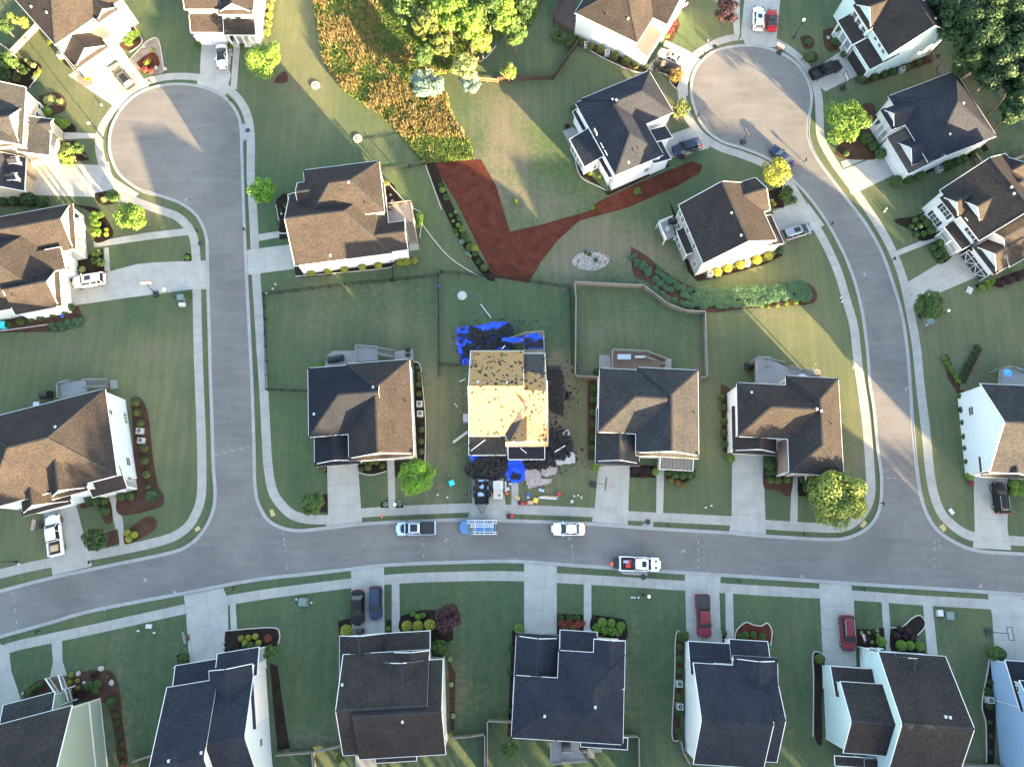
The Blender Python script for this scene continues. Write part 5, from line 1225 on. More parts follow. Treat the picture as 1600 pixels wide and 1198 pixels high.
shrub(236,773,14,'juniper','large bluish grassy mound beside the corner house bed','spiky',flat=.8)
row([(88,808,5)],'mid','green shrub at the garage corner behind the white pickup')
row([(655,584,4),(655,590,4),(655,600),(655,615),(659,671),(658,689),(658,705),(653,574,3.5)],'olive','# round shrub in the dark strip right of the centre left house, from the top',r=5,group='shrubs in the dark side strip')
row([(570,721,5),(580,722,4.5),(589,722,4.5),(575,730,5.5),(597,728,4.5),(564,733,4),(505,733,4.5)],'olive','# small shrub in the front bed of the centre left house',r=4.5,group='front bed shrubs of the centre left house')
row([(602,787,5),(623,786,6)],'blue','# blue-green clump flanking the front walk near the sidewalk','loose',r=5,group='clumps flanking the walk',flat=.5)
row([(486,426),(512,423),(538,420),(566,417),(591,415)],'yellow','# golden shrub from the left under the white wall of the stepped house',r=6.3,group='golden shrubs below the white wall')
row([(625,410,7),(635,409,7),(647,407,6.5)],'yellow','# golden shrub in the group at the deck corner','loose',group='golden corner shrubs')
shrub(655,343,7,'bright','upright bright shrub beside the deck stairs','loose',stretch=(2.4,1.5))
shrub(604,286,5,'yellow','yellow shrub at the upper right corner of the stepped house','loose')
row([(445,320,4),(447,333,3.5),(438,328,3),(434,350,3)],'mid','# small plant in the dark bed left of the stepped house','loose',group='small plants left of the stepped house')
row([(927,608),(927,625),(926,645),(926,664),(926,684),(926,700),(927,615,4)],'mid','# shrub in the hedge row left of the centre right house',r=5.5,group='hedge row of the centre right house')
row([(930,730,7)],'bright','bright round shrub at the left corner of the centre right garage')
row([(1024,737,6)],'bright','small round shrub at the left of the centre right front walk')
row([(1045,738,6),(1055,741,7),(1066,742,7),(1077,741,7),(1084,737,5)],'mid','# green shrub in the hedge below the metal porch roof',group='hedge below the metal porch roof')
row([(1048,750,5.5),(1059,754,5.5),(1066,757,5)],'rust','# rusty round shrub in front of the porch hedge',group='rusty shrubs')
row([(1000,733,7),(1010,735,7),(992,734,6),(1004,742,6)],'purple','# dark purple shrub between garage and walk of the centre right house','loose',group='purple bed shrubs',flat=.7)
row([(1128,621),(1130,637),(1131,658),(1131,676),(1132,694)],'olive','# round shrub from the top along the bright left wall of the corner house',r=6,group='shrubs along the bright left wall')
row([(1141,716,7.5)],'bright','bright ball shrub at the left garage corner of the house with the long deck')
row([(1203,725,10),(1202,738,6),(1208,737,5)],'mid','# deep green bush in front of the white corner porch',group='porch bushes')
row([(1204,750,6),(1215,750,6),(1230,749,6)],'olive','# olive round shrub in the dark bed by the corner house walk',group='walk bed shrubs')
row([(1257,748,8),(1268,748,8),(1280,748,7),(1262,762,8),(1266,776,7)],'mid','# dark shrub under the edge of the large corner tree',group='shrubs below the corner tree')
row([(1502,618),(1504,640),(1507,660),(1509,682),(1511,700),(1513,721)],'mid','# round shrub from the top along the pale blue wall at the right edge',r=6.2,group='shrubs along the right edge wall')
row([(1515,744,7)],'bright','sunlit round shrub at the front corner of the right edge house')
shrub(1517,754,6,'red','reddish small shrub at the driveway corner on the right','loose',flat=.7)
row([(1584,757,8),(1594,758,8),(1584,768,7),(1595,769,7)],'bright','# bright bush in the bed right of the black SUV',group='bushes right of the black SUV')
row([(1271,395,7.5),(1232,388,0)][:0],'bright','')
row([(1121,425,7.5),(1137,419,7),(1157,414,7),(1183,406,7.5),(1201,400,7.5)],'yellow','# glowing yellow-green ball from the left along the cream wall',group='glowing shrubs along the cream wall')
row([(1219,391,6)],'mid','dark green ball at the right end of the glowing shrubs')
row([(1206,314,3.5),(1210,319,3.5)],'yellow','# tiny golden plant in the bed by the cream house porch',group='tiny golden plants')
row([(1227,305,11),(1232,297,9),(1240,312,7)],'mid','# leafy bush between the walk and the street by the cream house','loose',group='leafy bushes near the cream house')
# bed right of bend
row([(1430,344,5.2),(1442,341,5.5),(1449,349,7),(1437,353,5.5),(1424,354,4.5),(1455,360,7),(1443,365,5),(1432,366,5)],'mid','# clipped ball in the dark bed left of the black-shuttered house',group='clipped balls left of the black-shuttered house')
row([(1468,380,7),(1458,387,6),(1472,391,6),(1465,397,6.5),(1477,401,5.5),(1470,408,4.5)],'mid','# clipped ball in the bed between walk and driveway on the right',group='clipped balls between walk and driveway')
row([(1535,449,6),(1545,444,7),(1552,440,5)],'bright','# bright hedge clump at the garage corner on the right','loose',group='hedge clumps at the right garage')
row([(1563,443,7),(1577,437,8),(1592,432,8)],'purple','# dark round bush in the row at the right edge',group='dark bushes at the right edge')
row([(1401,283,9),(1419,279,7.5),(1437,274,8.5),(1480,258,9),(1494,253,7.5),(1505,248,7),(1526,239,8.5)],'mid','# dark green bush in the row below the navy hip roof',group='bushes below the navy hip roof')
row([(1376,240,9),(1365,228,8),(1355,217,9),(1347,213,6),(1322,240,5)],'mid','# dark bush beside the porch of the navy-roofed house',group='bushes beside the right porch')
row([(1347,124,7),(1366,119,6),(1382,115,5.5),(1394,112,5.5),(1417,105,5.5),(1436,98,5)],'mid','# shrub from the left along the pale aqua wall',group='shrubs along the pale aqua wall')
row([(1304,65,6),(1311,69,4.5),(1318,85,5)],'mid','# shrub in the round bed before the aqua house porch',group='shrubs before the aqua porch')
row([(1263,66,5,),(1264,89,8)],'mid','# round shrub in a small mulch circle by the right cul-de-sac',group='shrubs in mulch circles')
row([(872,57,12),(890,66,9),(901,62,8)],'mid','# big green bush at the dark deck corner at the top','loose',group='big bushes by the dark deck')
row([(909,67,5.5),(923,72,6.5),(938,77,7),(961,87,7.5),(978,95,7.5),(993,102,6),(1009,104,4.5)],'olive','# round shrub from the left along the brilliant white top wall',group='shrubs along the brilliant white wall')
row([(1053,36,5),(1050,45,5),(1046,52,4)],'red','# red flowering shrub beside the flag at the top','loose',group='red flowering shrubs')
row([(1043,56,4.5),(1034,67,4)],'bright','# small green plant by the striped porch roof','loose',group='small plants by the striped roof')
row([(896,171,6),(886,196,0)][:1],'mid','green shrub at the back corner of the lean-to house')
shrub(886,197,4,'purple','dark pot-like shrub on the lawn beside the checkered patio')
row([(922,271,4),(938,275,4)],'lime','# small yellow shrub below the sunroom','loose',group='yellow shrubs below the sunroom')
row([(996,298,7),(925,324,4.5),(907,332,3.5)],'bright','# small bright bush standing in the red mulch arm','loose',group='bushes in the red mulch arm',flat=.8)
row([(805,315,4.5)],'bright','tiny bush left of the red mulch triangle')
for i,(x,y,r,m_) in enumerate([(688,289,4,'mid'),(691,297,5,'bright'),(697,308,6,'mid'),(704,336,4,'mid'),(712,332,3,'yellow'),(718,341,4.5,'mid'),(708,345,3,'yellow'),(716,352,4,'bright'),(722,358,6,'bright'),(712,360,3,'mid'),(725,368,6,'mid'),(731,375,5,'olive'),(722,377,5,'blue'),(735,386,7,'olive'),(730,395,5,'blue'),(742,396,5,'mid'),(748,409,5,'mid'),(756,418,6,'olive'),(714,366,3,'bright'),(741,388,6,'yellow')]):
    shrub(x,y,r,m_,'small garden plant in the dark strip left of the red mulch',('loose','ball')[i%2],group='small garden plants in the dark strip')
# top-left
row([(388,10,7),(423,10,7),(421,25,7),(420,38,7),(417,52,7),(424,-2,7)],'lime','# bright hedge ball from the top beside the white top house',group='bright hedge beside the white top house') if False else row([(424,-2,7),(422,10,7),(421,24,7),(419,37,7),(417,50,7)],'lime','# bright hedge ball from the top beside the white top house','loose',group='bright hedge beside the white top house')
row([(308,70,6),(360,71,5),(378,70,5)],'mid','# dark shrub by the garage of the white top house',group='shrubs by the top garage')
row([(74,174,7),(89,190,6),(97,194,8),(104,192,6)],'bright','# ball shrub beside the tan house porch',group='ball shrubs by the tan house')
row([(75,155,13),(92,158,9)],'pale','# silvery grass mound in the round bed above the tan house','spiky',group='silvery mounds',flat=.7)
row([(100,252,6),(110,255,5)],'bright','# green shrub below the yellow-lit tree','loose',group='shrubs below the yellow-lit tree')
row([(176,306,10)],'mid','dark clipped round shrub near the cul-de-sac mulch bed')
row([(161,311,7)],'pale','pale yellow grass clump beside the dark clipped shrub','spiky')
row([(5,313,8),(22,314,8),(44,311,12),(66,316,9)],'dark','# dark bush in the row below the tan house driveway',group='bushes below the tan driveway')
row([(148,349,9),(149,362,9),(146,338,9),(155,335,7)],'bright','# tall green shrub mass by the wraparound porch','loose',group='shrub mass by the porch')
row([(166,366,4),(166,359,3.5)],'yellow','# small golden shrub beside the porch shrub mass',group='golden shrubs by the porch')
row([(150,395,8),(157,410,8),(148,408,7),(115,424,6),(123,419,4)],'mid','# green plant in the bed above the white SUV','loose',group='plants above the white SUV')
shrub(128,421,6,'pale','pale flowering plant above the white SUV','loose')
row([(101,486,6),(111,480,6)],'mid','# clipped shrub at the garage corner below the white SUV',group='garage corner shrubs')
row([(14,507,5.5),(32,502,6),(48,498,5.5),(63,496,6),(82,491,5)],'mid','# dark green shrub along the grey wall at the left edge',group='shrubs along the grey left wall')
for i,(x,y) in enumerate([(80,508),(92,506),(104,503),(116,501),(126,500),(84,514),(97,512),(110,509),(122,506)]): shrub(x,y,7.5,'juniper','low blue-green juniper of the patch left of the large lawn','spiky',group='juniper patch on the left lawn',flat=.45)
row([(292,402,4)],'bright','tiny shrub at the driveway corner by the left street')
shrub(294,461,5,'mid','small shrub beside the green transformer box left')
row([(205,55,8),(200,66,7),(212,52,7),(196,62,6)],'bright','# lush green plant beside the blazing white top-left wall','loose',group='lush plants by the white wall')
row([(239,78,4),(228,98,5),(232,95,4)],'yellow','# yellow-green plant in the red and paver island bed','loose',group='plants in the island bed')
row([(225,108,6),(236,110,5)],'red','# red-leaved shrub in the paver island bed','loose',group='red shrubs in the island bed')
for i,(x,y,r,m_) in enumerate([(32,106,6,'mid'),(24,113,6,'olive'),(25,122,7,'olive'),(46,98,5,'pale'),(52,102,5,'pale'),(60,110,6,'yellow'),(56,116,5,'yellow'),(40,93,5,'pale'),(36,112,6,'dark'),(52,121,5,'blue'),(18,100,6,'blue'),(44,108,5,'dark'),(8,92,9,'mid')]): shrub(x,y,r,m_,'mixed garden shrub in the dark bed at the upper left',('loose','spiky')[i%2],group='mixed shrubs of the upper left bed')
row([(133,122,4),(139,124,4)],'yellow','# small plant at the driveway edge of the top-left house','loose',group='plants at the top-left driveway edge')
shrub(77,66,5,'lime','lit small bush at the left wall of the top-left house','loose')
# bottom row
row([(377,997,5),(388,996,5),(399,994,5),(383,1004,5),(404,1004,5)],'yellow','# golden shrub in the curved bed beside the navy-shingled porch',group='golden shrubs in the curved bed')
row([(391,1008,6),(402,1010,6),(383,1009,5)],'mid','# green shrub behind the golden ones in the curved bed',group='green shrubs in the curved bed')
shrub(418,997,7,'red','reddish shrub at the right end of the curved bed','loose',flat=.6)
row([(287,1029,8)],'mid','round shrub at the left corner of the navy-shingled garage')
row([(541,985,9.5),(636,978,9),(653,978,9),(671,976,9)],'yellow','# pale golden ball by the grey-brown house front, from the left',group='pale golden balls')
row([(645,959,4.5),(653,963,5),(661,961,4.5),(607,982,4)],'bright','# small green ball in front of the pale golden balls',group='small green balls')
row([(690,1013,14)],'mid','wide leafy bush right of the grey-brown porch','loose')
row([(703,1029,4),(705,1069,4),(708,1118,4),(704,1110,0)][:3],'pale','# pale shrub from the top along the cream right wall, bottom row',group='pale shrubs on the cream wall')
row([(811,982,8)],'bright','bright round shrub at the left of the bottom centre garage')
for i,(x,y,r,m_) in enumerate([(876,966,6,'mid'),(890,965,6,'mid'),(902,966,6,'mid'),(878,975,7,'red'),(890,972,7,'red'),(903,976,7,'red'),(884,979,6,'rust'),(896,980,6,'rust'),(911,973,5,'red')]): shrub(x,y,r,m_,'red and green shrub in the dense bed right of the bottom centre driveway','loose',group='dense red and green bed')
row([(941,972,7.5),(955,973,7),(970,978,7.5)],'bright','# bright clipped ball of the three beside the bottom centre walk',group='three bright balls')
row([(933,981,8),(945,984,8),(957,986,8),(966,987,7)],'bright','# bright lobed bush in front of the bottom centre porch','loose',group='bright lobed bushes')
row([(799,1012,5),(797,1050,5),(797,1110,4)],'dark','# dark bush in the bed left of the bottom centre house',group='dark bushes left of bottom centre house')
row([(1068,993,9)],'mid','large round shrub in the corner of the white-edged bed')
row([(1063,1010),(1062,1029),(1062,1048),(1061,1089,6),(1061,1112,6),(1060,1141)],'mid','# round shrub down the white-edged strip left of the white wall',r=5.5,group='shrubs in the white-edged strip')
row([(1157,994,5),(1165,992,6),(1177,992,6),(1191,994,6)],'mid','# shrub in the red mulch kidney bed',group='shrubs in the red kidney bed')
row([(1132,989,4.5)],'mid','small shrub beside the walk in the white-edged planter')
shrub(1203,1014,4,'yellow','yellow plant at the lower tip of the red kidney bed','spiky')
row([(1281,1029,8)],'olive','round shrub in the looped bed left of the aqua-walled garage')
row([(1377,1002,8)],'bright','bright round shrub left of the bottom right walk')
row([(1408,1008,8.5),(1422,1008,7.5),(1436,1009,7.5)],'bright','# bright green ball of the three right of the bottom right walk',group='three bright green balls')
row([(1406,983,5.5),(1418,985,6),(1402,993,5.5),(1414,994,5.5),(1426,996,5.5)],'purple','# dusky mauve ball in the looped dark bed',group='dusky mauve balls')
for i,(x,y) in enumerate([(1346,988),(1352,994),(1358,988),(1366,987),(1371,985),(1351,1003),(1363,1003),(1357,998),(1372,992)]): shrub(x,y,3.2,('pale','mid')[i%2],'small flowering plant in the dark bed beside the red SUV','loose',group='small plants beside the red SUV')
shrub(1557,1021,12,'mid','wide clipped hedge ball at the blue house corner',stretch=(1.25,0))
row([(1548,1065,5),(1545,1080,7),(1546,1102,6),(1547,1128,4),(1549,1150,4.5),(1548,1175,4)],'mid','# low shrub from the top along the blue wall','loose',group='shrubs along the blue wall')
row([(111,1054,4.5),(121,1063,4),(108,1066,4.5),(122,1075,4)],'yellow','# golden plant at the left of the sage house bed','loose',group='golden plants by the sage house')
row([(139,1071,7),(153,1068,6.5),(149,1078,6.5),(168,1057,3),(174,1097,8)],'mid','# green shrub in the brown bed beside the sage house',group='green shrubs by the sage house')
row([(143,1055,6),(150,1053,5)],'purple','# dark airy shrub at the top of the sage house bed','spiky',group='dark airy shrubs')
row([(181,1117,5),(183,1130,5),(187,1148,5),(188,1162,4),(191,1176,4.5),(190,1191,4.5)],'mid','# plant from the top along the sage green wall','loose',group='plants along the sage wall')
row([(63,1070,5),(55,1074,5),(47,1080,5)],'mid','# small shrub left of the sage house stairs',group='shrubs left of the sage stairs')
shrub(123,1084,9,'purple','reddish dark bush between the stairs and the sage house corner','loose',flat=.6)
shrub(512,582,0.1,'mid','x') if False else shrub(498,570,6,'bright','bright bush at the back patio of the centre left house','loose')
shrub(531,1185,8,'mid','bush at the rear left of the grey-brown house','loose')
shrub(931,580,5,'dark','dark bush at the fence corner by the centre right patio')
# V-shaped hedge on the right lawn
for i,(x,y) in enumerate([(1476,559),(1480,567),(1485,574),(1489,581),(1494,588),(1498,595)]): shrub(x,y,5,'bright','%s shrub from the top of the left arm of the V-shaped hedge'%ORD[i],'loose',group='V hedge left arm')
for i,(x,y) in enumerate([(1527,542),(1523,552),(1518,561),(1512,570),(1508,579),(1504,588)]): shrub(x,y,6,'dark','%s shrub from the top of the right arm of the V-shaped hedge'%ORD[i],'loose',group='V hedge right arm')
# juniper bank: rows along the mulch curve
rnd = random.Random(3)
spine = smooth_px([(985,403),(1010,425),(1035,447),(1065,463),(1100,466),(1140,465),(1180,463),(1220,457),(1262,456)], 8)
n_j = 0
for i,(x,y) in enumerate(spine):
    t = i/len(spine); wd = 6 if t < .15 else (13 if t < .5 else 12 if t < .8 else 9)
    for k in (-1.05,-.15,.75):
        if t < .2 and k > .5: continue
        if rnd.random() < (.28 if t < .4 else .05): continue
        xx = x+rnd.uniform(-3,3)+(-k*wd*.5 if t < .35 else 0); yy = y+k*wd+rnd.uniform(-2.5,2.5)
        shrub(xx, yy, (3.8 if t < .2 else 5.4 if t < .45 else 7.2)+rnd.uniform(-1.0,1.0), 'juniper', 'blue-green juniper in the curved mulch bank above the fenced lawn', 'loose', group='junipers of the curved mulch bank', flat=.7); n_j += 1
row([(1200,479,4),(1215,477,4),(1229,474,4.5),(1244,471,5),(1255,468,4.5),(1191,477,4)],'bright','# bright small plant below the juniper bank','loose',group='bright plants below the junipers')
row([(994,442,5)],'juniper','juniper alone at the pale fence bend','loose')
row([(921,397,4),(915,394,3),(931,406,4)],'mid','# plant in the white stone patch','loose',group='plants in the stone patch')
for k_, o_ in protos.items():
    if id(o_) not in used_p:
        for c_ in list(o_.children): bpy.data.objects.remove(c_)
        bpy.data.objects.remove(o_)
# stone patch
rnd = random.Random(5); mb = MB()
for _ in range(520):
    a = rnd.uniform(0,6.28); q = math.sqrt(rnd.random()); x = 922+math.cos(a)*q*28; y = 408+math.sin(a)*q*14; c = G(x,y,0); s_ = rnd.uniform(.06,.17)
    b = len(mb.v); v_ = [(c.x+rnd.uniform(-1,1)*s_, c.y+rnd.uniform(-1,1)*s_, rnd.uniform(0,.5)*s_) for _ in range(4)]+[(c.x,c.y,s_+.03)]
    mb.v += [(c.x-s_,c.y-s_*.7,0.03),(c.x+s_*.8,c.y-s_,0.03),(c.x+s_,c.y+s_*.8,0.03),(c.x-s_*.7,c.y+s_,0.03),(c.x+rnd.uniform(-.4,.4)*s_,c.y+rnd.uniform(-.4,.4)*s_,s_+.04)]
    for f in ((0,1,4),(1,2,4),(2,3,4),(3,0,4)): mb.f.append(tuple(b+i for i in f)); mb.m.append(0); mb.uv.append(None)
tag(mb.build('pebbles', M['stone']), 'patch of pale loose stones right of the red mulch', 'stones', kind='stuff')
# meadow of rough grass
def meadow():
    rnd = random.Random(11); poly = [(488,-6),(500,60),(505,95),(535,140),(570,165),(605,190),(630,215),(645,235),(662,256),(740,250),(735,225),(715,195),(703,172),(700,150),(640,140),(640,125),(700,115),(745,85),(775,60),(830,40),(850,-6)]
    def ins(x, y):
        c = False
        for i in range(len(poly)):
            x1,y1 = poly[i]; x2,y2 = poly[i-1]
            if (y1 > y) != (y2 > y) and x < (x2-x1)*(y-y1)/(y2-y1)+x1: c = not c
        return c
    tan, grn = MB(), MB(); k = 0
    while k < 60000:
        x = rnd.uniform(485,852); y = rnd.uniform(-6,258)
        if not ins(x,y): continue
        k += 1; c = G(x,y,0); nv = noise.noise(Vector((c.x*.22,c.y*.22,1)))+.5*noise.noise(Vector((c.x*.7,c.y*.7,5)))
        bias = .06 if y > 120 and y < 218 else (.12 if x < 520 else (-.10 if x < 600 else -.38))
        t = nv+bias+rnd.uniform(-.42,.42) > .06; mb = tan if t else grn
        h = (rnd.uniform(.5,1.3) if t else rnd.uniform(.3,.8)); a = rnd.uniform(0,6.28); wd = rnd.uniform(.03,.075) if t else rnd.uniform(.06,.13)
        lean = Vector((rnd.uniform(-.35,.35), rnd.uniform(-.35,.35), 0)); d = Vector((math.cos(a),math.sin(a),0))*wd
        mb.poly([c-d, c+d, c+d*.6+lean*.6+Vector((0,0,h*.7)), c+lean+Vector((0,0,h)), c-d*.6+lean*.6+Vector((0,0,h*.7))])
        if not t:
            for q in range(2):
                p = c+Vector((rnd.uniform(-.15,.15),rnd.uniform(-.15,.15),h*rnd.uniform(.4,.9))); nn = Vector((rnd.uniform(-1,1),rnd.uniform(-1,1),1.3)).normalized(); tt = nn.orthogonal().normalized()*.10; bb = nn.cross(tt).normalized()*.09; mb.poly([p-tt,p-bb,p+tt,p+bb])
    m1 = leafm('dry_meadow_grass',(.16,.122,.056),(.33,.265,.13)); m2 = leafm('green_meadow_grass',(.045,.080,.018),(.14,.20,.045))
    tag(tan.build('dry_grass', m1), 'tall dry tan grass of the rough meadow at the top', 'grass', kind='stuff')
    tag(grn.build('meadow_grass', m2), 'green weeds and grass of the rough meadow at the top', 'grass', kind='stuff')
    o = sheet('meadow_soil', poly, .012, simple('meadow_soil',(.05,.05,.02),.95,0,.4,1)); 
meadow()
# understory under the right wood
rb = MB(); rnd = random.Random(21)
for _ in range(5200):
    x = rnd.uniform(1470,1625); y = rnd.uniform(-15,185)
    if y > (x-1470)*1.15+20 : continue
    c = G(x,y,0); bl = (c.x,c.y,.2,.5,.5); leaf_cloud(rb, [bl], 1, .55, rnd)
if rb.v: tag(rb.build('undergrowth', L['dark']), 'dark undergrowth beneath the right wood', 'undergrowth', kind='stuff')
# ---------------------------------------------------------------- vehicles
def loft(rings, close=True):
    mb = MB(); n = len(rings[0])
    for r in rings: mb.v += r
    for i in range(len(rings)-1):
        for j in range(n):
            k = (j+1)%n; mb.f.append((i*n+j, i*n+k, (i+1)*n+k, (i+1)*n+j)); mb.m.append(0); mb.uv.append(None)
    mb.f.append(tuple(range(n))[::-1]); mb.f.append(tuple(range((len(rings)-1)*n, len(rings)*n))); mb.m += [0,0]; mb.uv += [None,None]
    return mb
def ring(x, hw, zb, zt, crown=.05):
    p = [(hw*.86,zb),(hw*.99,zb+.12),(hw,zb+(zt-zb)*.55),(hw*.95,zt-.07),(hw*.80,zt-.01),(hw*.4,zt+crown*.8)]
    return [(x,y,z) for (y,z) in p]+[(x,-y,z) for (y,z) in p[::-1]]
def vehicle(kind, paint, L_, Wd, label, cat, opts=()):
    root = empty('car' if kind not in ('pickup','work') else 'pickup_truck', (0,0,0), 0, label, cat); hw = Wd/2; f = L_/2
    P = P_[paint] if isinstance(paint, str) else paint
    if kind == 'sedan': st = [(-f,.80,.42,.78),(-f+.12,.93,.28,.93),(-f+.55,.98,.24,1.0),(-f+1.2,1.0,.22,1.0),(0,1.0,.22,.97),(f-1.5,1.0,.22,.95),(f-.7,.97,.22,.86),(f-.2,.88,.26,.74),(f,.66,.36,.60)]; cab = (-f+.75,-f+1.35,f-2.15,f-1.35,1.43,.66)
    elif kind == 'suv': st = [(-f,.84,.5,.95),(-f+.1,.95,.32,1.08),(-f+.5,1.0,.28,1.12),(0,1.0,.26,1.10),(f-1.3,1.0,.26,1.08),(f-.5,.97,.28,1.0),(f-.15,.88,.32,.88),(f,.70,.42,.70)]; cab = (-f+.12,-f+.45,f-2.0,f-1.2,1.72,.70)
    elif kind == 'van': st = [(-f,.84,.5,1.0),(-f+.1,.96,.3,1.1),(-f+.5,1.0,.28,1.12),(0,1.0,.26,1.1),(f-1.2,1.0,.26,1.02),(f-.4,.95,.28,.86),(f-.1,.86,.32,.74),(f,.66,.42,.60)]; cab = (-f+.08,-f+.3,f-1.9,f-.75,1.74,.72)
    else: st = [(-f+1.95,.97,.5,1.16),(-f+2.0,1.0,.36,1.2),(0,1.0,.34,1.2),(f-1.4,1.0,.34,1.2),(f-.5,.98,.36,1.14),(f-.12,.92,.4,1.0),(f,.78,.48,.8)]; cab = (-f+1.98,-f+2.12,f-2.0,f-1.35,1.86,.72)
    b = loft([ring(x, hw*k, zb, zt) for (x,k,zb,zt) in st]).build('body', P, root, smooth=True, recalc=True)
    md = b.modifiers.new('sub','SUBSURF'); md.levels = 1; md.render_levels = 1
    xa,xb,xc,xd,zr,wr = cab; zb = 1.0 if kind in ('sedan',) else 1.1 if kind in ('suv','van') else 1.18; hb = hw*.90; ht = hw*wr
    # cabin: glass lower, painted roof
    base = [(xa,-hb,zb-.05),(xd,-hb*.94,zb-.08),(xd,hb*.94,zb-.08),(xa,hb,zb-.05)]; top = [(xb,-ht,zr-.06),(xc,-ht,zr-.06),(xc,ht,zr-.06),(xb,ht,zr-.06)]
    g = MB(); g.v += base+top
    for q in ((0,1,5,4),(1,2,6,5),(2,3,7,6),(3,0,4,7),(4,5,6,7)): g.f.append(q); g.m.append(0); g.uv.append(None)
    g.build('windows', M['glass_car'], root)
    r = MB(); n = 5; rr = []
    for i in range(n+1):
        t = i/n; x = xb-.02+(xc-xb+.04)*t; z = zr-.05+.06*math.sin(math.pi*t); rr.append([(x,-ht-.02,z-.05),(x,-ht*.8,z+.0),(x,0,z+.035),(x,ht*.8,z+.0),(x,ht+.02,z-.05),(x,ht*.9,z-.08),(x,-ht*.9,z-.08)])
    lo = loft(rr)
    lo.build('roof_panel', P if 'glassroof' not in opts else M['glass_car'], root, smooth=True, recalc=True)
    pl = MB()
    for sy in (-1,1):
        for (a, c) in ((base[0],top[0]),(base[1],top[1])):
            pl.bar((a[0],abs(a[1])*sy,a[2]),(c[0],abs(c[1])*sy,c[2]+.02),.07,.06)
        xm = (xa+xd)/2; pl.bar((xm,hb*.97*sy,zb-.05),(xm+.05,ht*sy,zr-.05),.07,.05)
        if kind in ('suv','van'): xm = xa+(xd-xa)*.25; pl.bar((xm,hb*.97*sy,zb-.05),(xm+.05,ht*sy,zr-.05),.09,.05)
    pl.build('pillar', P, root)
    for sx in (-1,1):
        for sy in (-1,1):
            x = f-.95 if sx > 0 else -f+.95; wb = MB(); rd = .33 if kind in ('sedan','van') else .38; wb.cyl((x, rd), rd, sy*(hw-.24), sy*(hw-.01), 14, axis='y'); wo = wb.build('wheel', M['rubber'], root, recalc=True)
            rb_ = MB(); rb_.cyl((x, rd), rd*.62, sy*(hw-.04), sy*(hw+.004), 10, axis='y'); rb_.build('rim', M['alloy'], wo, recalc=True)
    for sy in (-1,1):
        hl = MB(); x = f-.16; z = {'sedan':.66,'suv':.84,'van':.74}.get(kind,.95); hl.box(x-.16,x+.12,sy*hw*.52-.02 if sy>0 else -hw*.86,sy*hw*.86 if sy>0 else -hw*.52,z-.06,z+.08); hl.build('headlight', M['glass'], root)
        tl = MB(); z = {'sedan':.80,'suv':1.0,'van':1.02}.get(kind,.98); x = -f+.06; tl.box(x-.06,x+.12,hw*.62 if sy>0 else -hw*.93,hw*.93 if sy>0 else -hw*.62,z-.08,z+.08); tl.build('taillight', M['redp'], root)
        mr = MB(); mr.box(xd-.45,xd-.27,sy*(hw+.02)-.10,sy*(hw+.02)+.10,zb-.02,zb+.14); mr.build('side_mirror', P if kind != 'pickup' else M['black'], root)
    if 'sunroof' in opts: s = MB(); s.box(xb+(xc-xb)*.5,xb+(xc-xb)*.86,-ht*.55,ht*.55,zr-.02,zr+.065); s.build('sunroof', M['glass_car'], root)
    if 'bigroof' in opts: s = MB(); s.box(xb+(xc-xb)*.2,xb+(xc-xb)*.85,-ht*.72,ht*.72,zr-.02,zr+.07); s.build('sunroof', M['glass_car'], root)
    if 'rails' in opts:
        for sy in (-1,1): s = MB(); s.bar((xb+.2,sy*ht*.92,zr+.05),(xc-.2,sy*ht*.92,zr+.05),.05,.05); s.build('roof_rail', M['alloy'], root)
    if 'hoodscoop' in opts:
        for sy in (-1,1): s = MB(); s.box(f-.95,f-.6,sy*.45-.13,sy*.45+.13,1.12,1.215); s.build('hood_scoop', M['black'], root)
    if 'blackhood' in opts: s = MB(); s.prism([(xd+.05,-.62),(xd+.35,-.62),(f-.75,-.34),(f-.75,.34),(xd+.35,.62),(xd+.05,.62)],1.16,1.235); s.build('hood_decal', M['black'], root)
    if kind == 'pickup':
        xr = -f; xf = -f+1.95; bd = MB()
        bd.box(xr,xf,-hw,-hw+.12,.5,1.2); bd.box(xr,xf,hw-.12,hw,.5,1.2); bd.box(xr,xr+.1,-hw+.12,hw-.12,.55,1.2); bd.box(xr-.12,xr,-hw*.95,hw*.95,.42,.62); bd.build('truck_bed', P, root)
        fl = MB(); fl.box(xr+.1,xf,-hw+.12,hw-.12,.5,.72); fl.build('bed_liner', M['black'], root)
        if 'cover' in opts: c = MB(); c.box(xr+.03,xf+.02,-hw+.06,hw-.06,1.18,1.24); [c.box(xr+.03,xf+.02,-hw+.07+k*.25,-hw+.09+k*.25,1.24,1.25) for k in range(1,7)]; c.build('bed_cover', M['black'], root)
    return root
def park(v, px, py, fx, fy, z=1.1):
    """centre at height z seen at (px,py); front towards (fx,fy) px"""
    p = G(px, py, z); q = G(fx, fy, z); v.location = (p.x, p.y, .03); v.rotation_euler = (0,0,math.atan2(q.y-p.y, q.x-p.x)); return v
park(vehicle('sedan','white',4.7,1.92,'white sedan with black glass roof parked on the top driveway','car',('glassroof',)),345,86,346,110)
park(vehicle('suv','black',4.6,1.85,'dark wagon with red tail lights on the sunlit top-left driveway','car',('rails',)),191,120,176,103)
park(vehicle('suv','white',5.1,2.0,'white SUV with dark sunroof on the driveway of the porch house','suv',('sunroof','rails')),137,437,110,441)
wp = park(vehicle('pickup','white',5.9,2.03,'white pickup with crate in its bed, parked beside the patchy-roofed house','pickup truck',()),83,835,80,806)
park(vehicle('pickup','icy',5.7,2.0,'pale blue pickup with black hood patch and black bed cover on the street','pickup truck',('cover','bigroof','blackhood')),648.5,825,620,826)
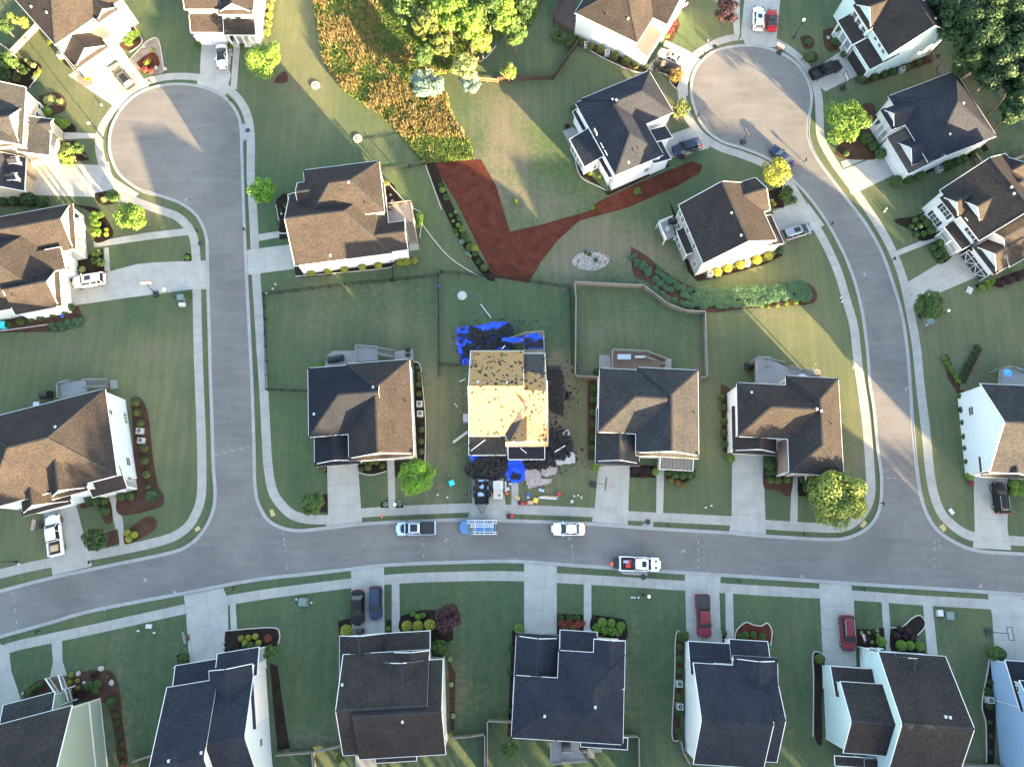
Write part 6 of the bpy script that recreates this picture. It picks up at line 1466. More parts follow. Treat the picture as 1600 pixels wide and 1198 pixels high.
park(vehicle('sedan','white',4.9,1.88,'white sedan parked alone on the street facing left','car'),888,826,862,826)
pk = park(vehicle('pickup','white',5.9,2.03,'white pickup with red cargo in its open bed on the lower side of the street','pickup truck',('sunroof','hoodscoop')),1001,881,1034,882)
park(vehicle('sedan','black',4.9,1.86,'black sedan on the left of the two cars in the bottom row driveway','car'),558,949,558,978)
park(vehicle('suv','navy',4.7,1.88,'dark navy SUV on the right of the two cars in the bottom row driveway','suv'),586,942,586,968)
park(vehicle('pickup','maroon',5.8,1.98,'maroon pickup with black bed cover on a bottom row driveway','pickup truck',('cover',)),1100,963,1102,995)
park(vehicle('suv','maroon',4.9,1.95,'dark red SUV parked beside the flag at the bottom right','suv',('rails',)),1326,989,1328,1016)
park(vehicle('suv','black',4.7,1.9,'black SUV with pale roof rails on the right edge driveway','suv',('rails',)),1565,777,1562,750)
park(vehicle('van','silver',5.0,1.98,'silver minivan backed up to the cream-walled house garage','minivan',('sunroof',)),1246,361,1272,353)
park(vehicle('suv','navy',5.0,1.98,'dark blue SUV on the driveway below the right cul-de-sac','suv',('sunroof',)),1074,228,1050,235)
park(vehicle('sedan','navy',4.8,1.85,'dark blue sedan parked on the bend of the right street','car'),1223,243,1208,228)
park(vehicle('sedan','white',4.7,1.85,'white car with dark sunroof on the driveway of the striped-porch house','car',('sunroof',)),1049,87,1030,78)
park(vehicle('suv','black',4.8,1.9,'black SUV beside the white car at the top, under a young tree','suv'),1042,104,1020,96)
park(vehicle('pickup','black',5.6,1.98,'black pickup before the open garage of the pale aqua house','pickup truck',()),1292,107,1316,98)
park(vehicle('suv','white',4.8,1.9,'white SUV at the very top left of the red car','suv',('sunroof','rails')),1186,27,1186,2)
park(vehicle('sedan','red',4.5,1.85,'red convertible-like car at the very top beside the white SUV','car',('glassroof',)),1207.5,29,1208,2)
# work truck with ladder rack
wt = park(vehicle('suv','blue',5.3,2.0,'blue work van with ladder rack and ladders on the street','van'),746,823.5,715,823.5); wt.name = 'work_van'
rk = MB()
for x in (-2.3,-1.0,.3):
    rk.bar((x,-.98,1.95),(x,.98,1.95),.06); rk.bar((x,-.98,1.0),(x,-.98,1.95),.05); rk.bar((x,.98,1.0),(x,.98,1.95),.05)
for y in (-.98,.98): rk.bar((-2.5,y,1.95),(.9,y,1.95),.05)
rk.build('roof_rack', M['alu'], wt)
def ladder(L_, w_=.42, n=None, mat='alu', label=None, cat='ladder'):
    mb = MB(); n = n or int(L_/.3)
    for y in (-w_/2, w_/2): mb.bar((0,y,0),(L_,y,0),.07,.08)
    for i in range(n): mb.bar(((i+.5)*L_/n,-w_/2,0),((i+.5)*L_/n,w_/2,0),.05,.04)
    o = mb.build('ladder', M[mat]); return tag(o, label, cat)
def at_on(o, base, dx, dy, z, rz=0):
    c, s = math.cos(base.rotation_euler[2]), math.sin(base.rotation_euler[2]); o.location = (base.location.x+dx*c-dy*s, base.location.y+dx*s+dy*c, z); o.rotation_euler = (0,0,base.rotation_euler[2]+rz); return o
at_on(ladder(4.4,.42,label='aluminium ladder on the kerb side of the blue work van rack'), wt, -2.9, -.72, 2.04)
at_on(ladder(3.6,.34,5,label='aluminium ladder on the street side of the blue work van rack'), wt, -2.9, .86, 2.04)
at_on(ladder(3.4,.30,11,label='orange-tinted ladder in the middle of the blue work van rack'), wt, -2.4, -.15, 2.04)
# loads
def crate(name, sx, sy, sz, mat, label, cat='crate', lid=None):
    mb = MB(); mb.box(-sx/2,sx/2,-sy/2,sy/2,0,sz); mb.box(-sx/2-.02,sx/2+.02,-sy/2-.02,sy/2+.02,sz*.82,sz*.9); mb.box(-sx/2+.05,sx/2-.05,-sy/2+.05,sy/2-.05,sz,sz+.02)
    return tag(mb.build(name, M[mat]), label, cat)
at_on(crate('box',.9,1.1,.35,'cardboard','tan crate lying in the bed of the white pickup'), wp, -1.95, .1, .76)
at_on(crate('toolbox',.35,1.4,.3,'black','black toolbox across the front of the white pickup bed','toolbox'), wp, -1.2, 0, .76)
at_on(crate('cooler',.75,.6,.4,'redp','red cooler in the bed of the street pickup','cooler'), pk, -1.75, -.25, .76)
at_on(crate('cooler',.6,.45,.35,'redp','pinkish red box beside the red cooler in the pickup bed','box'), pk, -1.45, .35, .76)
at_on(crate('generator',.9,.35,.35,'steel','silver tool lying on the red cargo in the pickup bed','tool'), pk, -2.0, .28, .76)
at_on(crate('toolbox',.35,1.5,.45,'black','black toolbox behind the cab of the street pickup','toolbox'), pk, -1.12, 0, .76)
at_on(crate('hitch_carrier',.7,1.5,.3,'black','black carrier on the tail of the street pickup','carrier'), pk, -3.45, .05, .5)
at_on(crate('bag',.4,.5,.35,'orange','orange and mauve bag at the end of the tail carrier','bag'), pk, -4.05, -.1, .35)
at_on(crate('carrier',.5,1.2,.3,'black','dark cargo carrier behind the silver minivan','carrier'), bpy.data.objects[[o.name for o in bpy.data.objects if o.get('label','').startswith('silver minivan')][0]], -2.85, 0, .45)
# dump trailer
tr = empty('dump_trailer', G(753,769,.8)*1, -math.pi/2, 'dark open dump trailer with bluish tarp scraps, tongue towards the street', 'trailer'); tr.location.z = 0
b = MB(); b.box(-1.95,1.75,-1.03,1.03,.62,.72); b.box(-1.95,1.75,-1.05,-.97,.62,1.35); b.box(-1.95,1.75,.97,1.05,.62,1.35); b.box(-1.95,-1.87,-1.03,1.03,.62,1.35); b.box(1.67,1.75,-1.03,1.03,.62,1.35)
b.build('trailer_box', M['black'], tr)
b = MB(); b.bar((1.75,-.75,.55),(3.1,0,.5),.09); b.bar((1.75,.75,.55),(3.1,0,.5),.09); b.bar((1.9,-.4,.55),(2.3,.2,.52),.06); b.build('tongue', M['black'], tr)
for sy in (-1,1):
    for x in (-.6,.35): w_ = MB(); w_.cyl((x,.36),.36,sy*1.08,sy*1.3,12,axis='y'); w_.build('wheel', M['rubber'], tr, recalc=True)
rnd = random.Random(4); b = MB(); nx, ny = 26, 16
for i in range(nx+1):
    for j in range(ny+1):
        x = -1.85+3.5*i/nx; y = -.95+1.9*j/ny; b.v.append((x,y,.85+.22*noise.noise(Vector((x*1.5,y*1.5,2)))+.12*noise.noise(Vector((x*5,y*5,4)))))
for i in range(nx):
    for j in range(ny): q = i*(ny+1)+j; b.f.append((q,q+ny+1,q+ny+2,q+1)); b.m.append(1 if (noise.noise(Vector((i*.16,j*.2,8)))+.22*math.sin(i*.18+2.2) > .0 and i < 18 and j > 2) else 0); b.uv.append(None)
lod = simple('pale_blue_sheeting',(.26,.40,.62),.35,0,.4,3); o = b.build('load', [M['scrap'], lod], tr, smooth=True)
# second machine: equipment lift body
eq = empty('equipment_trailer', (0,0,0), -math.pi/2, 'tan and white equipment trailer beside the dark dump trailer', 'trailer'); q = G(778.5,766,.8); eq.location = (q.x,q.y,0)
b = MB(); b.box(-1.35,-.1,-.72,.72,.5,1.25); b.build('cargo_box', M['plastic_white'], eq)
b = MB(); b.box(-.1,1.25,-.68,.68,.5,1.05); b.box(.35,.6,-.66,.66,1.05,1.07); b.build('engine_cover', simple('tan_cover',(.42,.37,.33),.6), eq)
b = MB(); b.cyl((.75,.18),.14,1.05,1.22,10); b.build('exhaust', M['black'], eq)
b = MB(); b.box(-.15,-.05,-.72,.72,1.05,1.3); [b.box(-1.1,-.3,-.5+k*.16,-.44+k*.16,1.25,1.27) for k in range(5)]; b.build('vent_grille', M['util_grey'], eq)
for sy in (-1,1): w_ = MB(); w_.cyl((0,.3),.3,sy*.74,sy*.92,12,axis='y'); w_.build('wheel', M['rubber'], eq, recalc=True)
# ---------------------------------------------------------------- fences
def fence(px, mat, h, label, style='picket', pn=2.4, gap=.14):
    pts = [Vector((*g2(p), 0)) for p in px]; root = empty('fence', pts[0], 0, label, 'fence'); o = pts[0]; post = MB(); rails = MB(); pk_ = MB()
    for a, b in zip(pts, pts[1:]):
        a = a-o; b = b-o; L_ = (b-a).length; n = max(1, round(L_/pn)); d = (b-a).normalized()
        for i in range(n+1): c = a+(b-a)*i/n; post.box(c.x-.055,c.x+.055,c.y-.055,c.y+.055,0,h+.08)
        zs = (.18,h-.12) if style == 'picket' else ((.35,.75,h-.1) if style == 'rail' else (.2,h-.15))
        for z in zs: rails.bar(a+Vector((0,0,z)), b+Vector((0,0,z)), .045, .09 if style != 'rail' else .14)
        if style == 'cap': rails.bar(a+Vector((0,0,h+.05)), b+Vector((0,0,h+.05)), .15, .04)
        if style != 'rail':
            k = 0
            while k < L_:
                c = a+d*k; w_ = .012 if style == 'picket' else .045
                pk_.box(c.x-w_,c.x+w_,c.y-w_,c.y+w_,.08,h); k += gap
    post.build('fence_post', M[mat], root); rails.build('fence_rail', M[mat], root)
    if pk_.v: pk_.build('picket', M[mat], root)
    return root
fence([(482,612),(419,610),(416,500),(414,462),(540,446),(612,440),(685,432),(690,427),(745,432)],'black',1.35,'black metal picket fence around the large lawn left of the centre')
fence([(745,432),(800,437),(890,451),(892,520),(893,568)],'black',1.35,'black metal picket fence above the blue tarps, ending between two lawns')
fence([(685,432),(686,500),(686,588)],'black',1.35,'black metal fence dividing the lawn left of the reroofed house')
fence([(686,570),(716,572)],'black',1.35,'short black fence joining the dividing fence to the blue tarp')
fence([(614,413),(615,440)],'black',1.35,'short black fence stub below the stepped house')
fence([(600,268),(640,263),(664,258)],'black',1.3,'short black fence right of the stepped house top corner')
fence([(935,592),(898,590),(899,470),(897,445),(1003,450),(1020,462),(1040,478),(1068,489),(1099,491),(1100,540),(1102,592),(1092,592)],'wood',1.3,'pale wooden fence around the lawn above the centre right house','cap',gap=.12)
fence([(716,131)][:0] or [(748,96),(738,103)],'wood_red',1.1,'short red cedar fence piece above the pale feathery tree','rail')
fence([(745,127),(778,130)],'wood_red',1.1,'red cedar rail fence right of the blue-grey spruce','rail')
fence([(778,128),(800,127),(864,125),(885,95),(903,70)],'wood_dark',1.2,'dark brown fence around the top lawn','cap',gap=.12)
fence([(1487,50),(1505,78),(1527,107)],'wood',1.2,'wooden three-rail fence along the right wood, upper stretch','rail')
fence([(1450,87),(1463,108),(1478,130)],'wood',1.2,'short wooden rail fence behind the pale aqua house','rail')
fence([(1528,111),(1552,135),(1575,170),(1602,205)],'wood',1.2,'wooden three-rail fence along the right wood, lower stretch','rail')
fence([(1503,124),(1530,111)],'wood',1.2,'short fence from the navy roof corner to the wood','cap')
fence([(1518,246),(1535,270),(1602,245)],'wood',1.2,'pale fence behind the navy-roofed house ending at the right edge','cap',gap=.12)
fence([(436,1176),(490,1172),(533,1163)],'wood',1.3,'weathered fence between the two bottom left houses','cap')
fence([(491,1172),(495,1215)],'wood',1.3,'weathered fence spur leaving the bottom edge','cap')
fence([(704,1150),(735,1147),(758,1144),(758,1215)],'wood',1.3,'weathered fence right of the grey-brown house','cap')
fence([(801,1125),(762,1123),(762,1215)],'wood',1.3,'second parallel weathered fence left of the bottom centre house','cap')
fence([(974,1147),(996,1147),(997,1215)],'wood',1.3,'weathered fence right of the bottom centre house','cap')
fence([(214,1186),(242,1177)],'wood',1.3,'short fence left of the navy-shingled house','cap')
fence([(1062,1156),(1064,1170),(1075,1190)],'wood',1.3,'short fence below the white-edged strip','cap')
fence([(1495,1192),(1560,1194),(1570,1215)],'wood',1.3,'weathered fence at the bottom between aqua and blue houses','cap')
fence([(0,105),(14,95),(40,68),(62,45)],'wood',1.2,'wooden fence at the upper left behind the tan house','cap')
fence([(0,70),(14,80),(28,92)],'wood',1.2,'short wooden fence at the left edge near the top','cap')
fence([(866,30),(884,-10)],'wood_dark',1.8,'tall dark fence beside the dark deck at the top','cap')
# ---------------------------------------------------------------- street furniture
def lamp(base, head, label, H_=4.4):
    b = G(*base); root = empty('street_lamp', b, 0, label, 'street lamp'); mb = MB(); mb.cyl((0,0),.14,0,.5,8); mb.cyl((0,0),.075,.5,H_-.3,8,r2=.05); mb.build('pole', M['black'], root)
    g_ = MB(); 
    for k in range(6):
        a0 = math.pi*k/6-math.pi/2; a1 = math.pi*(k+1)/6-math.pi/2; g_.cyl((0,0), max(.01,.24*math.cos(a0)), H_+.24*math.sin(a0), H_+.24*math.sin(a1), 10, r2=max(.01,.24*math.cos(a1)))
    g_.build('globe', M['lamp'], root, smooth=True, recalc=True); c = MB(); c.cyl((0,0),.12,H_-.35,H_-.2,8); c.build('collar', M['black'], root); return root
lamp((163,218),(133,181),'street lamp beside the left cul-de-sac lawn',4.6); lamp((277,468),(254,453),'street lamp with white globe beside the green box by the left street')
lamp((1240,60),(1255,31),'street lamp with white globe left of the pale aqua house'); lamp((1456,500),(1482,487),'street lamp with white globe below the dark dense tree'); lamp((1005,929),(1015,933),'street lamp on the lawn right of the bottom centre house')
lamp((622,790),(619,775),'small street lamp by the planted walk beside the vivid green tree',3.0); lamp((26,877),(10,876),'street lamp near the left edge by the sidewalk')
def mailbox(px, py, label, col='black'):
    b = G(px,py); r = empty('mailbox', b, random.uniform(-.2,.2), label, 'mailbox'); m1 = MB(); m1.box(-.05,.05,-.05,.05,0,1.05); m1.box(-.05,.05,-.3,.1,.82,.88); m1.build('post', M['black'], r)
    m2 = MB(); m2.box(-.10,.10,-.34,.16,.95,1.10); m2.cyl((0,1.10),.10,-.34,.16,10,axis='y'); m2.build('box', M[col], r, recalc=True); m3 = MB(); m3.box(.10,.12,-.05,.0,1.1,1.28); m3.build('flag', M['redp'], r)
for px, py, lb in ((63,985,'mailbox on the lower left verge near the sage house'),(368,918,'mailbox on the verge above the curved bed'),(145,877,'mailbox at the end of the white pickup driveway'),(816,806,'mailbox on the verge right of the reroofed driveway'),(1042,820,'mailbox on the verge before the metal porch house'),
    (1252,833,'mailbox on the verge below the large corner tree'),(1153,907,'mailbox on the lower verge right of the maroon pickup'),(1346,919,'mailbox on the lower verge above the looped dark bed'),(1393,407,'mailbox by the right street near the clipped balls'),(1297,352,'mailbox on the bend near the silver minivan'),
    (1089,184,'mailbox on the cul-de-sac verge above the dark blue SUV'),(1098,89,'mailbox on the verge by the white car at the cul-de-sac'),(1154,62,'mailbox on the verge at the top of the right cul-de-sac'),(1252,95,'mailbox on the verge near the black pickup'),(237,131,'mailbox at the top of the left cul-de-sac'),
    (384,361,'mailbox on the verge of the left street, right side'),(311,363,'mailbox on the verge below the left cul-de-sac'),(598,806,'orange-topped hydrant-like mailbox before the vivid green tree'),(1375,786,'dark post at the right street corner'),(1256,254,'mailbox near the golden green tree'),(362,160,'mailbox on the verge right of the left cul-de-sac top'),(1599,935,'mailbox at the right edge verge')): mailbox(px,py,lb,'orange' if 'orange' in lb else 'black')
def ubox(px, py, sx, sy, sz, mat, label, name='utility_box', rz=0):
    b = G(px,py); r = empty(name, b, rz, label, 'utility box'); m = MB(); m.box(-sx/2-.08,sx/2+.08,-sy/2-.08,sy/2+.08,0,.08); m.build('pad', M['gutter'], r); m = MB(); m.box(-sx/2,sx/2,-sy/2,sy/2,.08,sz); m.box(-sx/2-.02,sx/2+.02,-sy/2-.02,sy/2+.02,sz,sz+.04); m.build('cabinet', M[mat], r); m = MB(); m.box(-.02,.02,-sy/2-.03,-sy/2,.3,sz-.1); m.build('handle', M['black'], r)
ubox(475,940,1.1,1.0,.8,'util_green','green transformer box on the bottom left lawn'); ubox(285,467,1.0,.9,.8,'util_green','green transformer box beside the left street lamp'); ubox(1449,503,1.1,1.0,.85,'util_green','green transformer box below the dark dense tree'); ubox(1480,961,1.0,1.0,.8,'util_green','green transformer box on the bottom right lawn')
ubox(1466,957,.7,.8,.6,'plastic_white','white utility box beside the green one, bottom right'); ubox(286,477,.9,.5,.5,'plastic_white','white utility box below the left transformer'); ubox(1514,454,.8,1.1,.15,'util_grey','flat grey utility lid beside the right garage hedge','utility_box',-.5); ubox(1486,799,.5,.8,.12,'plastic_white','flat white utility lid near the right street corner','utility_box',.6); ubox(233,978,.8,.5,.12,'plastic_white','flat white utility lid on the lower left lawn','utility_box'); ubox(237,444-360,0.4,0.4,.3,'plastic_white','small white box on the top lawn') if False else None
for px, py, lb in ((217,985,'small white and red marker on the lower left lawn'),(242,988,'small pale marker on the lower left lawn'),(464,936,'white marker post left of the green transformer'),(487,941,'white marker post right of the green transformer'),(987,933,'left white marker of three on the bottom lawn'),(991,933,'middle white marker of three on the bottom lawn'),(997,933,'right white marker of three on the bottom lawn'),
    (1381,331,'white marker on the lawn beside the upper right street'),(1384,327,'upper white marker on the lawn beside the upper right street'),(1313,466,'white marker on the lawn left of the right street'),(1315,472,'lower white marker on the lawn left of the right street'),(1447,508,'white marker below the transformer of the right street'),(897,775,'white knob on the lawn right of the tools'),(903,774,'middle white knob on the lawn right of the tools'),(908,777,'right white knob on the lawn right of the tools'),
    (684,773,'white post on the lawn right of the vivid green tree'),(699,777,'small teal marker on the lawn right of the vivid green tree'),(1102,793,'small white marker on the lawn before the metal porch house'),(1111,790,'right small white marker on the lawn before the metal porch house'),(417,459,'white stones at the fence corner near the left street'),(427,452,'small white stone near the fence corner'),(431,445,'tiny white stone near the fence corner'),(1106,65,'white marker near the right cul-de-sac top'),(159,165,'white marker on the lit upper left lawn'),(37,68,'white block on the lit upper left lawn'),(31,881,'pale marker by the lower left sidewalk'),(43,1,'x')):
    if lb == 'x': continue
    b = G(px,py); m = MB(); m.cyl((0,0),.13,0,.32,8,r2=.10); m.cyl((0,0),.15,.32,.38,8,r2=.05); o = m.build('utility_marker', M['plastic_white'], recalc=True); o.location = b; tag(o, lb, 'marker')
CLEAR = simple('clear_backboard',(.5,.5,.5),.2); CLEAR.node_tree.nodes['Principled BSDF'].inputs['Alpha'].default_value = .18
def hoop(base, board, label):
    b = G(*base); q = G(board[0],board[1],3.05); d = Vector((q.x-b.x,q.y-b.y,0)); r = empty('basketball_hoop', b, math.atan2(d.y,d.x), label, 'basketball hoop')
    m = MB(); m.box(-.55,.35,-.4,.4,0,.25); m.build('base', M['black'], r, ); m = MB(); e = min(1.5, d.length); m.bar((0,0,.2),(.15,0,2.2),.09); m.bar((.15,0,2.2),(e,0,2.95),.08); m.build('pole', M['black'], r)
    m = MB(); m.box(e,e+.04,-.85,.85,2.75,3.8); m.build('backboard', CLEAR, r); m = MB()
    for k in range(12): a0 = 6.283*k/12; a1 = 6.283*(k+1)/12; m.bar((e+.3+.22*math.cos(a0),.22*math.sin(a0),2.95),(e+.3+.22*math.cos(a1),.22*math.sin(a1),2.95),.025)
    m.build('rim', M['orange'], r)
    m = MB()
    for (y0,y1,z0,z1) in ((-.87,.87,2.72,2.78),(-.87,.87,3.77,3.83),(-.88,-.82,2.75,3.8),(.82,.88,2.75,3.8)): m.box(e-.02,e+.06,y0,y1,z0,z1)
    m.build('board_frame', M['black'], r)
hoop((927,757),(946,756),'basketball hoop leaning over the centre right driveway'); hoop((1545,986),(1577,989),'basketball hoop over the bottom right driveway'); hoop((244,459),(229,443),'basketball hoop beside the porch house driveway'); hoop((1160,223),(1168,207),'basketball hoop standing in the right cul-de-sac')
hoop((1316,139),(1322,122),'basketball hoop below the black pickup'); hoop((63,821),(53,820),'basketball hoop left of the white pickup'); hoop((292,996),(288,996),'basketball hoop left of the navy-shingled house driveway'); hoop((1217,83),(1219,74),'basketball hoop at the top of the right cul-de-sac'); hoop((1067,247),(1072,240),'basketball hoop base below the dark blue SUV')
def ac(px, py, label, rz=0):
    b = G(px,py); r = empty('air_conditioner', b, rz, label, 'air conditioner'); m = MB(); m.box(-.5,.5,-.5,.5,0,.1); m.build('pad', M['gutter'], r); m = MB(); m.box(-.4,.4,-.4,.4,.1,.85); m.build('case', M['util_grey'], r); m = MB(); m.cyl((0,0),.3,.85,.87,14); m.build('fan_grille', M['black'], r, recalc=True); m = MB(); m.cyl((0,0),.09,.87,.9,8); m.build('fan_hub', M['util_grey'], r, recalc=True)
for a in ((221,674,'upper air conditioner by the pale left wall'),(223,689,'lower air conditioner by the pale left wall'),(656,632,'upper air conditioner in the dark side strip'),(657,647,'lower air conditioner in the dark side strip'),(1060,1067,'upper air conditioner in the white-edged strip'),(1061,1102,'lower air conditioner in the white-edged strip'),(1543,1092,'air conditioner by the blue wall'),(1166,413,'air conditioner between glowing yellow shrubs'),(1108,430,'air conditioner left of the glowing yellow shrubs'),(916,73,'left air conditioner by the brilliant white top wall'),(948,86,'right air conditioner by the brilliant white top wall'),(1407,112,'air conditioner by the pale aqua wall'),(1465,267,'air conditioner below the navy roof'),(97,89,'air conditioner in the bed left of the top-left garage')): ac(*a)
def disc(px, py, r_, mat, label, name, h_=.03, inner=None, cat='manhole'):
    b = G(px,py); o = empty(name, b, 0, label, cat) if inner else None; m = MB(); m.cyl((0,0),r_,0,h_,18); q = m.build('ring' if inner else name, M[mat], o, recalc=True)
    if inner: m = MB(); m.cyl((0,0),r_*.55,0,h_+.03,14); m.build('cover', M[inner], o, recalc=True)
    else: q.location = b; tag(q, label, cat)
for a in ((283,219,'manhole cover in the middle of the left cul-de-sac'),(1176,144,'manhole cover in the middle of the right cul-de-sac'),(508,868,'manhole cover in the street below the wide pale driveway'),(1231,875,'manhole cover in the street near the right corner'),(1328,358,'manhole cover in the curved right street'),(387,204,'manhole cover in the concrete pad by the left cul-de-sac'),(1012,815,'manhole cover in the concrete pad by the centre right driveway'),(313,380,'dark manhole in the left sidewalk'),(1117,73,'manhole in the sidewalk near the white car'),(1005,901,'manhole in the pad below the street pickup')): disc(a[0],a[1],.42,'iron',a[2],'manhole_cover',.045)
for a in ((493,134,'concrete drain ring on the lit lawn, upper one'),(559,217,'concrete drain ring on the lit lawn, lower one'),(722,462,'grey concrete drain ring on the lawn above the blue tarps')): disc(a[0],a[1],.75,'edging',a[2],'drain_inlet',.15,'brick' if a[0]<600 else 'util_grey','drain')
# flags
def flag(px, py, z, rz, label):
    b = G(px,py,z); r = empty('flag', (b.x,b.y,z), rz, label, 'flag'); m = MB(); m.bar((0,0,-.2),(1.3,0,.5),.03); m.build('flagpole', M['white'], r); m = MB(); n = 13
    for k in range(n):
        z0 = -.35+.7*k/n*1.15; z1 = -.35+.7*(k+1)/n*1.15
        m.poly([(.25,0.02*math.sin(k),z0),(1.25,.06*math.sin(k*.9),z0+.45),(1.25,.06*math.sin(k*.9+.9),z1+.45),(.25,.02*math.sin(k+1),z1)], k%2)
    m.poly([(.25,-.015,.12),(.7,-.015,.32),(.7,-.015,.72),(.25,-.015,.5)],2)
    m.build('cloth', [M['redp'],M['white'],M['bluep']], r)
flag(1063,12,2.6,.3,'striped flag on the front of the house at the top'); flag(1353,1003,2.4,2.0,'striped flag before the aqua-walled porch, bottom right'); flag(1259,752,1.5,1.6,'small pale pink flag in the bed by the corner house walk')
# ---------------------------------------------------------------- reroofing site
def crumple(px, z, amp, mat, label, name='tarp', step=.3, seed=0, cat='tarp', fr=.8):
    pts = [g2(p) for p in px]; xs = [p[0] for p in pts]; ys = [p[1] for p in pts]; mb = MB(); idx = {}; rnd = random.Random(seed)
    def ins(x, y):
        c = False
        for i in range(len(pts)):
            x1,y1 = pts[i]; x2,y2 = pts[i-1]
            if (y1 > y) != (y2 > y) and x < (x2-x1)*(y-y1)/(y2-y1)+x1: c = not c
        return c
    nx = int((max(xs)-min(xs))/step)+1; ny = int((max(ys)-min(ys))/step)+1
    def vid(i,j):
        if (i,j) not in idx:
            x = min(xs)+i*step; y = min(ys)+j*step; idx[(i,j)] = len(mb.v); mb.v.append((x+rnd.uniform(-.1,.1)*step, y+rnd.uniform(-.1,.1)*step, z+amp*abs(noise.noise(Vector((x*fr,y*fr*.5,seed))))+amp*.5*abs(noise.noise(Vector((x*3,y*3,seed+5))))))
        return idx[(i,j)]
    for i in range(nx):
        for j in range(ny):
            if ins(min(xs)+(i+.5)*step, min(ys)+(j+.5)*step): mb.f.append((vid(i,j),vid(i+1,j),vid(i+1,j+1),vid(i,j+1))); mb.m.append(0); mb.uv.append(None)
    return tag(mb.build(name, M[mat], smooth=True), label, cat)
crumple([(714,513),(735,510),(752,508),(770,504),(790,503),(800,508),(802,520),(803,545),(790,548),(735,548),(733,570),(724,570),(718,555),(714,535)],.05,.55,'tarp','blue tarp behind the reroofed house, strewn with torn shingles',seed=1)
crumple([(733,708),(795,708),(820,712),(820,745),(818,752),(800,754),(792,748),(780,730),(738,735)],.06,.55,'tarp','blue tarp spread before the reroofed garage and walk',seed=2)
crumple([(785,535),(818,534),(825,530),(840,529),(850,538),(851,552),(820,552),(818,543),(786,541)],2.46,.5,'tarp','blue tarp draped over the rear deck of the reroofed house',seed=3,step=.2)
crumple([(852,572),(876,573),(880,590),(882,612),(881,652),(868,648),(854,640)],.05,.25,'felt','sheet of black roofing felt along the right wall of the reroofed house','roofing_felt',seed=4,cat='roofing felt')
crumple([(868,672),(886,672),(890,680),(896,690),(897,705),(894,725),(868,726),(850,720),(852,700)],.05,.3,'felt','black felt heap at the right front corner of the reroofed house','roofing_felt',seed=5,cat='roofing felt')
crumple([(876,675),(888,672),(891,680),(882,683),(878,680)],.45,.2,'membrane','pale grey membrane scrap on top of the felt heap','membrane_sheet',seed=6,cat='membrane',step=.15)
crumple([(867,719),(885,712),(893,706),(898,710),(899,724),(870,727)],.42,.2,'membrane','pale grey membrane sheet at the lower right of the felt heap','membrane_sheet',seed=7,cat='membrane',step=.15)
crumple([(817,734),(843,731),(846,748),(862,748),(861,755),(826,763),(820,748)],.05,.25,'tanfelt','mottled grey-pink underlayment sheet on the front lawn','underlayment',seed=8,cat='underlayment',step=.18)
crumple([(846,731),(860,727),(871,731),(869,740),(855,745),(846,742)],.07,.25,'tanfelt','smaller mottled underlayment sheet beside the larger one','underlayment',seed=9,cat='underlayment',step=.18)
crumple([(815,716),(822,716),(821,734),(815,732)],.06,.1,'tanfelt','narrow mottled strip over the front walk','underlayment',seed=10,cat='underlayment',step=.15)
scraps(430,[(735,512),(745,512),(755,518),(798,508),(803,545),(740,548),(728,560),(724,545),(742,535),(730,528)],31,size=(.3,1.0),z=.25,pile=.35,label='dark torn shingles covering the rear blue tarp',name='shingle_debris')
scraps(60,[(716,515),(738,512),(738,548),(730,568),(720,568)],32,size=(.25,.8),z=.25,pile=.25,label='scattered dark shingle pieces on the left part of the rear blue tarp',name='shingle_debris')
scraps(1000,[(742,720),(780,712),(794,718),(790,735),(785,745),(770,750),(742,748),(728,738),(731,725)],33,size=(.3,.9),z=.15,pile=.9,label='big pile of torn black shingles before the reroofed garage',name='shingle_pile')
scraps(80,[(800,738),(815,742),(812,750),(798,748)],34,size=(.15,.4),z=.3,pile=.2,label='small cluster of shingle pieces on the front blue tarp',name='shingle_debris')
scraps(520,[(852,672),(884,674),(892,700),(890,718),(855,720),(822,734),(818,722),(850,716)],35,size=(.25,.8),z=.25,pile=.5,label='torn black shingles on the felt heap at the right front',name='shingle_debris')
scraps(260,[(821,717),(855,717),(868,726),(850,732),(822,733)],36,size=(.3,.9),z=.1,pile=.3,label='dark shingles under the porch edge of the reroofed house',name='shingle_debris')
scraps(200,[(855,575),(880,580),(880,648),(858,640)],37,size=(.2,.8),z=.2,pile=.15,label='loose shingle pieces on the side felt sheet',name='shingle_debris')
scraps(150,[(818,536),(850,540),(851,552),(820,552)],38,size=(.2,.6),z=2.9,pile=.1,label='shingle pieces on the deck tarp',name='shingle_debris')
scraps(40,[(855,650),(872,652),(880,672),(862,676)],39,size=(.1,.5),z=.05,pile=.1,label='shingle bits on the bare soil beside the house',name='shingle_debris')
scraps(160,[(852,548),(905,560),(905,640),(882,660),(852,600)],51,size=(.08,.4),z=.05,label='scattered shingle bits beside the right wall of the reroofed house',name='shingle_debris')
scraps(170,[(700,500),(880,495),(870,540),(700,580)],52,size=(.08,.4),z=.05,label='scattered shingle bits around the rear blue tarp',name='shingle_debris')
scraps(160,[(715,690),(735,700),(735,760),(830,758),(915,740),(905,690),(880,665),(730,800),(712,760)],53,size=(.08,.35),z=.05,label='scattered shingle bits over the front lawn of the reroofed house',name='shingle_debris')
scraps(26,[(884,610),(892,612),(892,625),(884,624)],40,size=(.2,.6),z=.05,label='dark patch of shingles on the side lawn',name='shingle_debris')
scraps(30,[(885,690),(910,695),(912,730),(890,730)],41,size=(.1,.5),z=.05,label='few shingle scraps on the lawn right of the felt heap',name='shingle_debris')
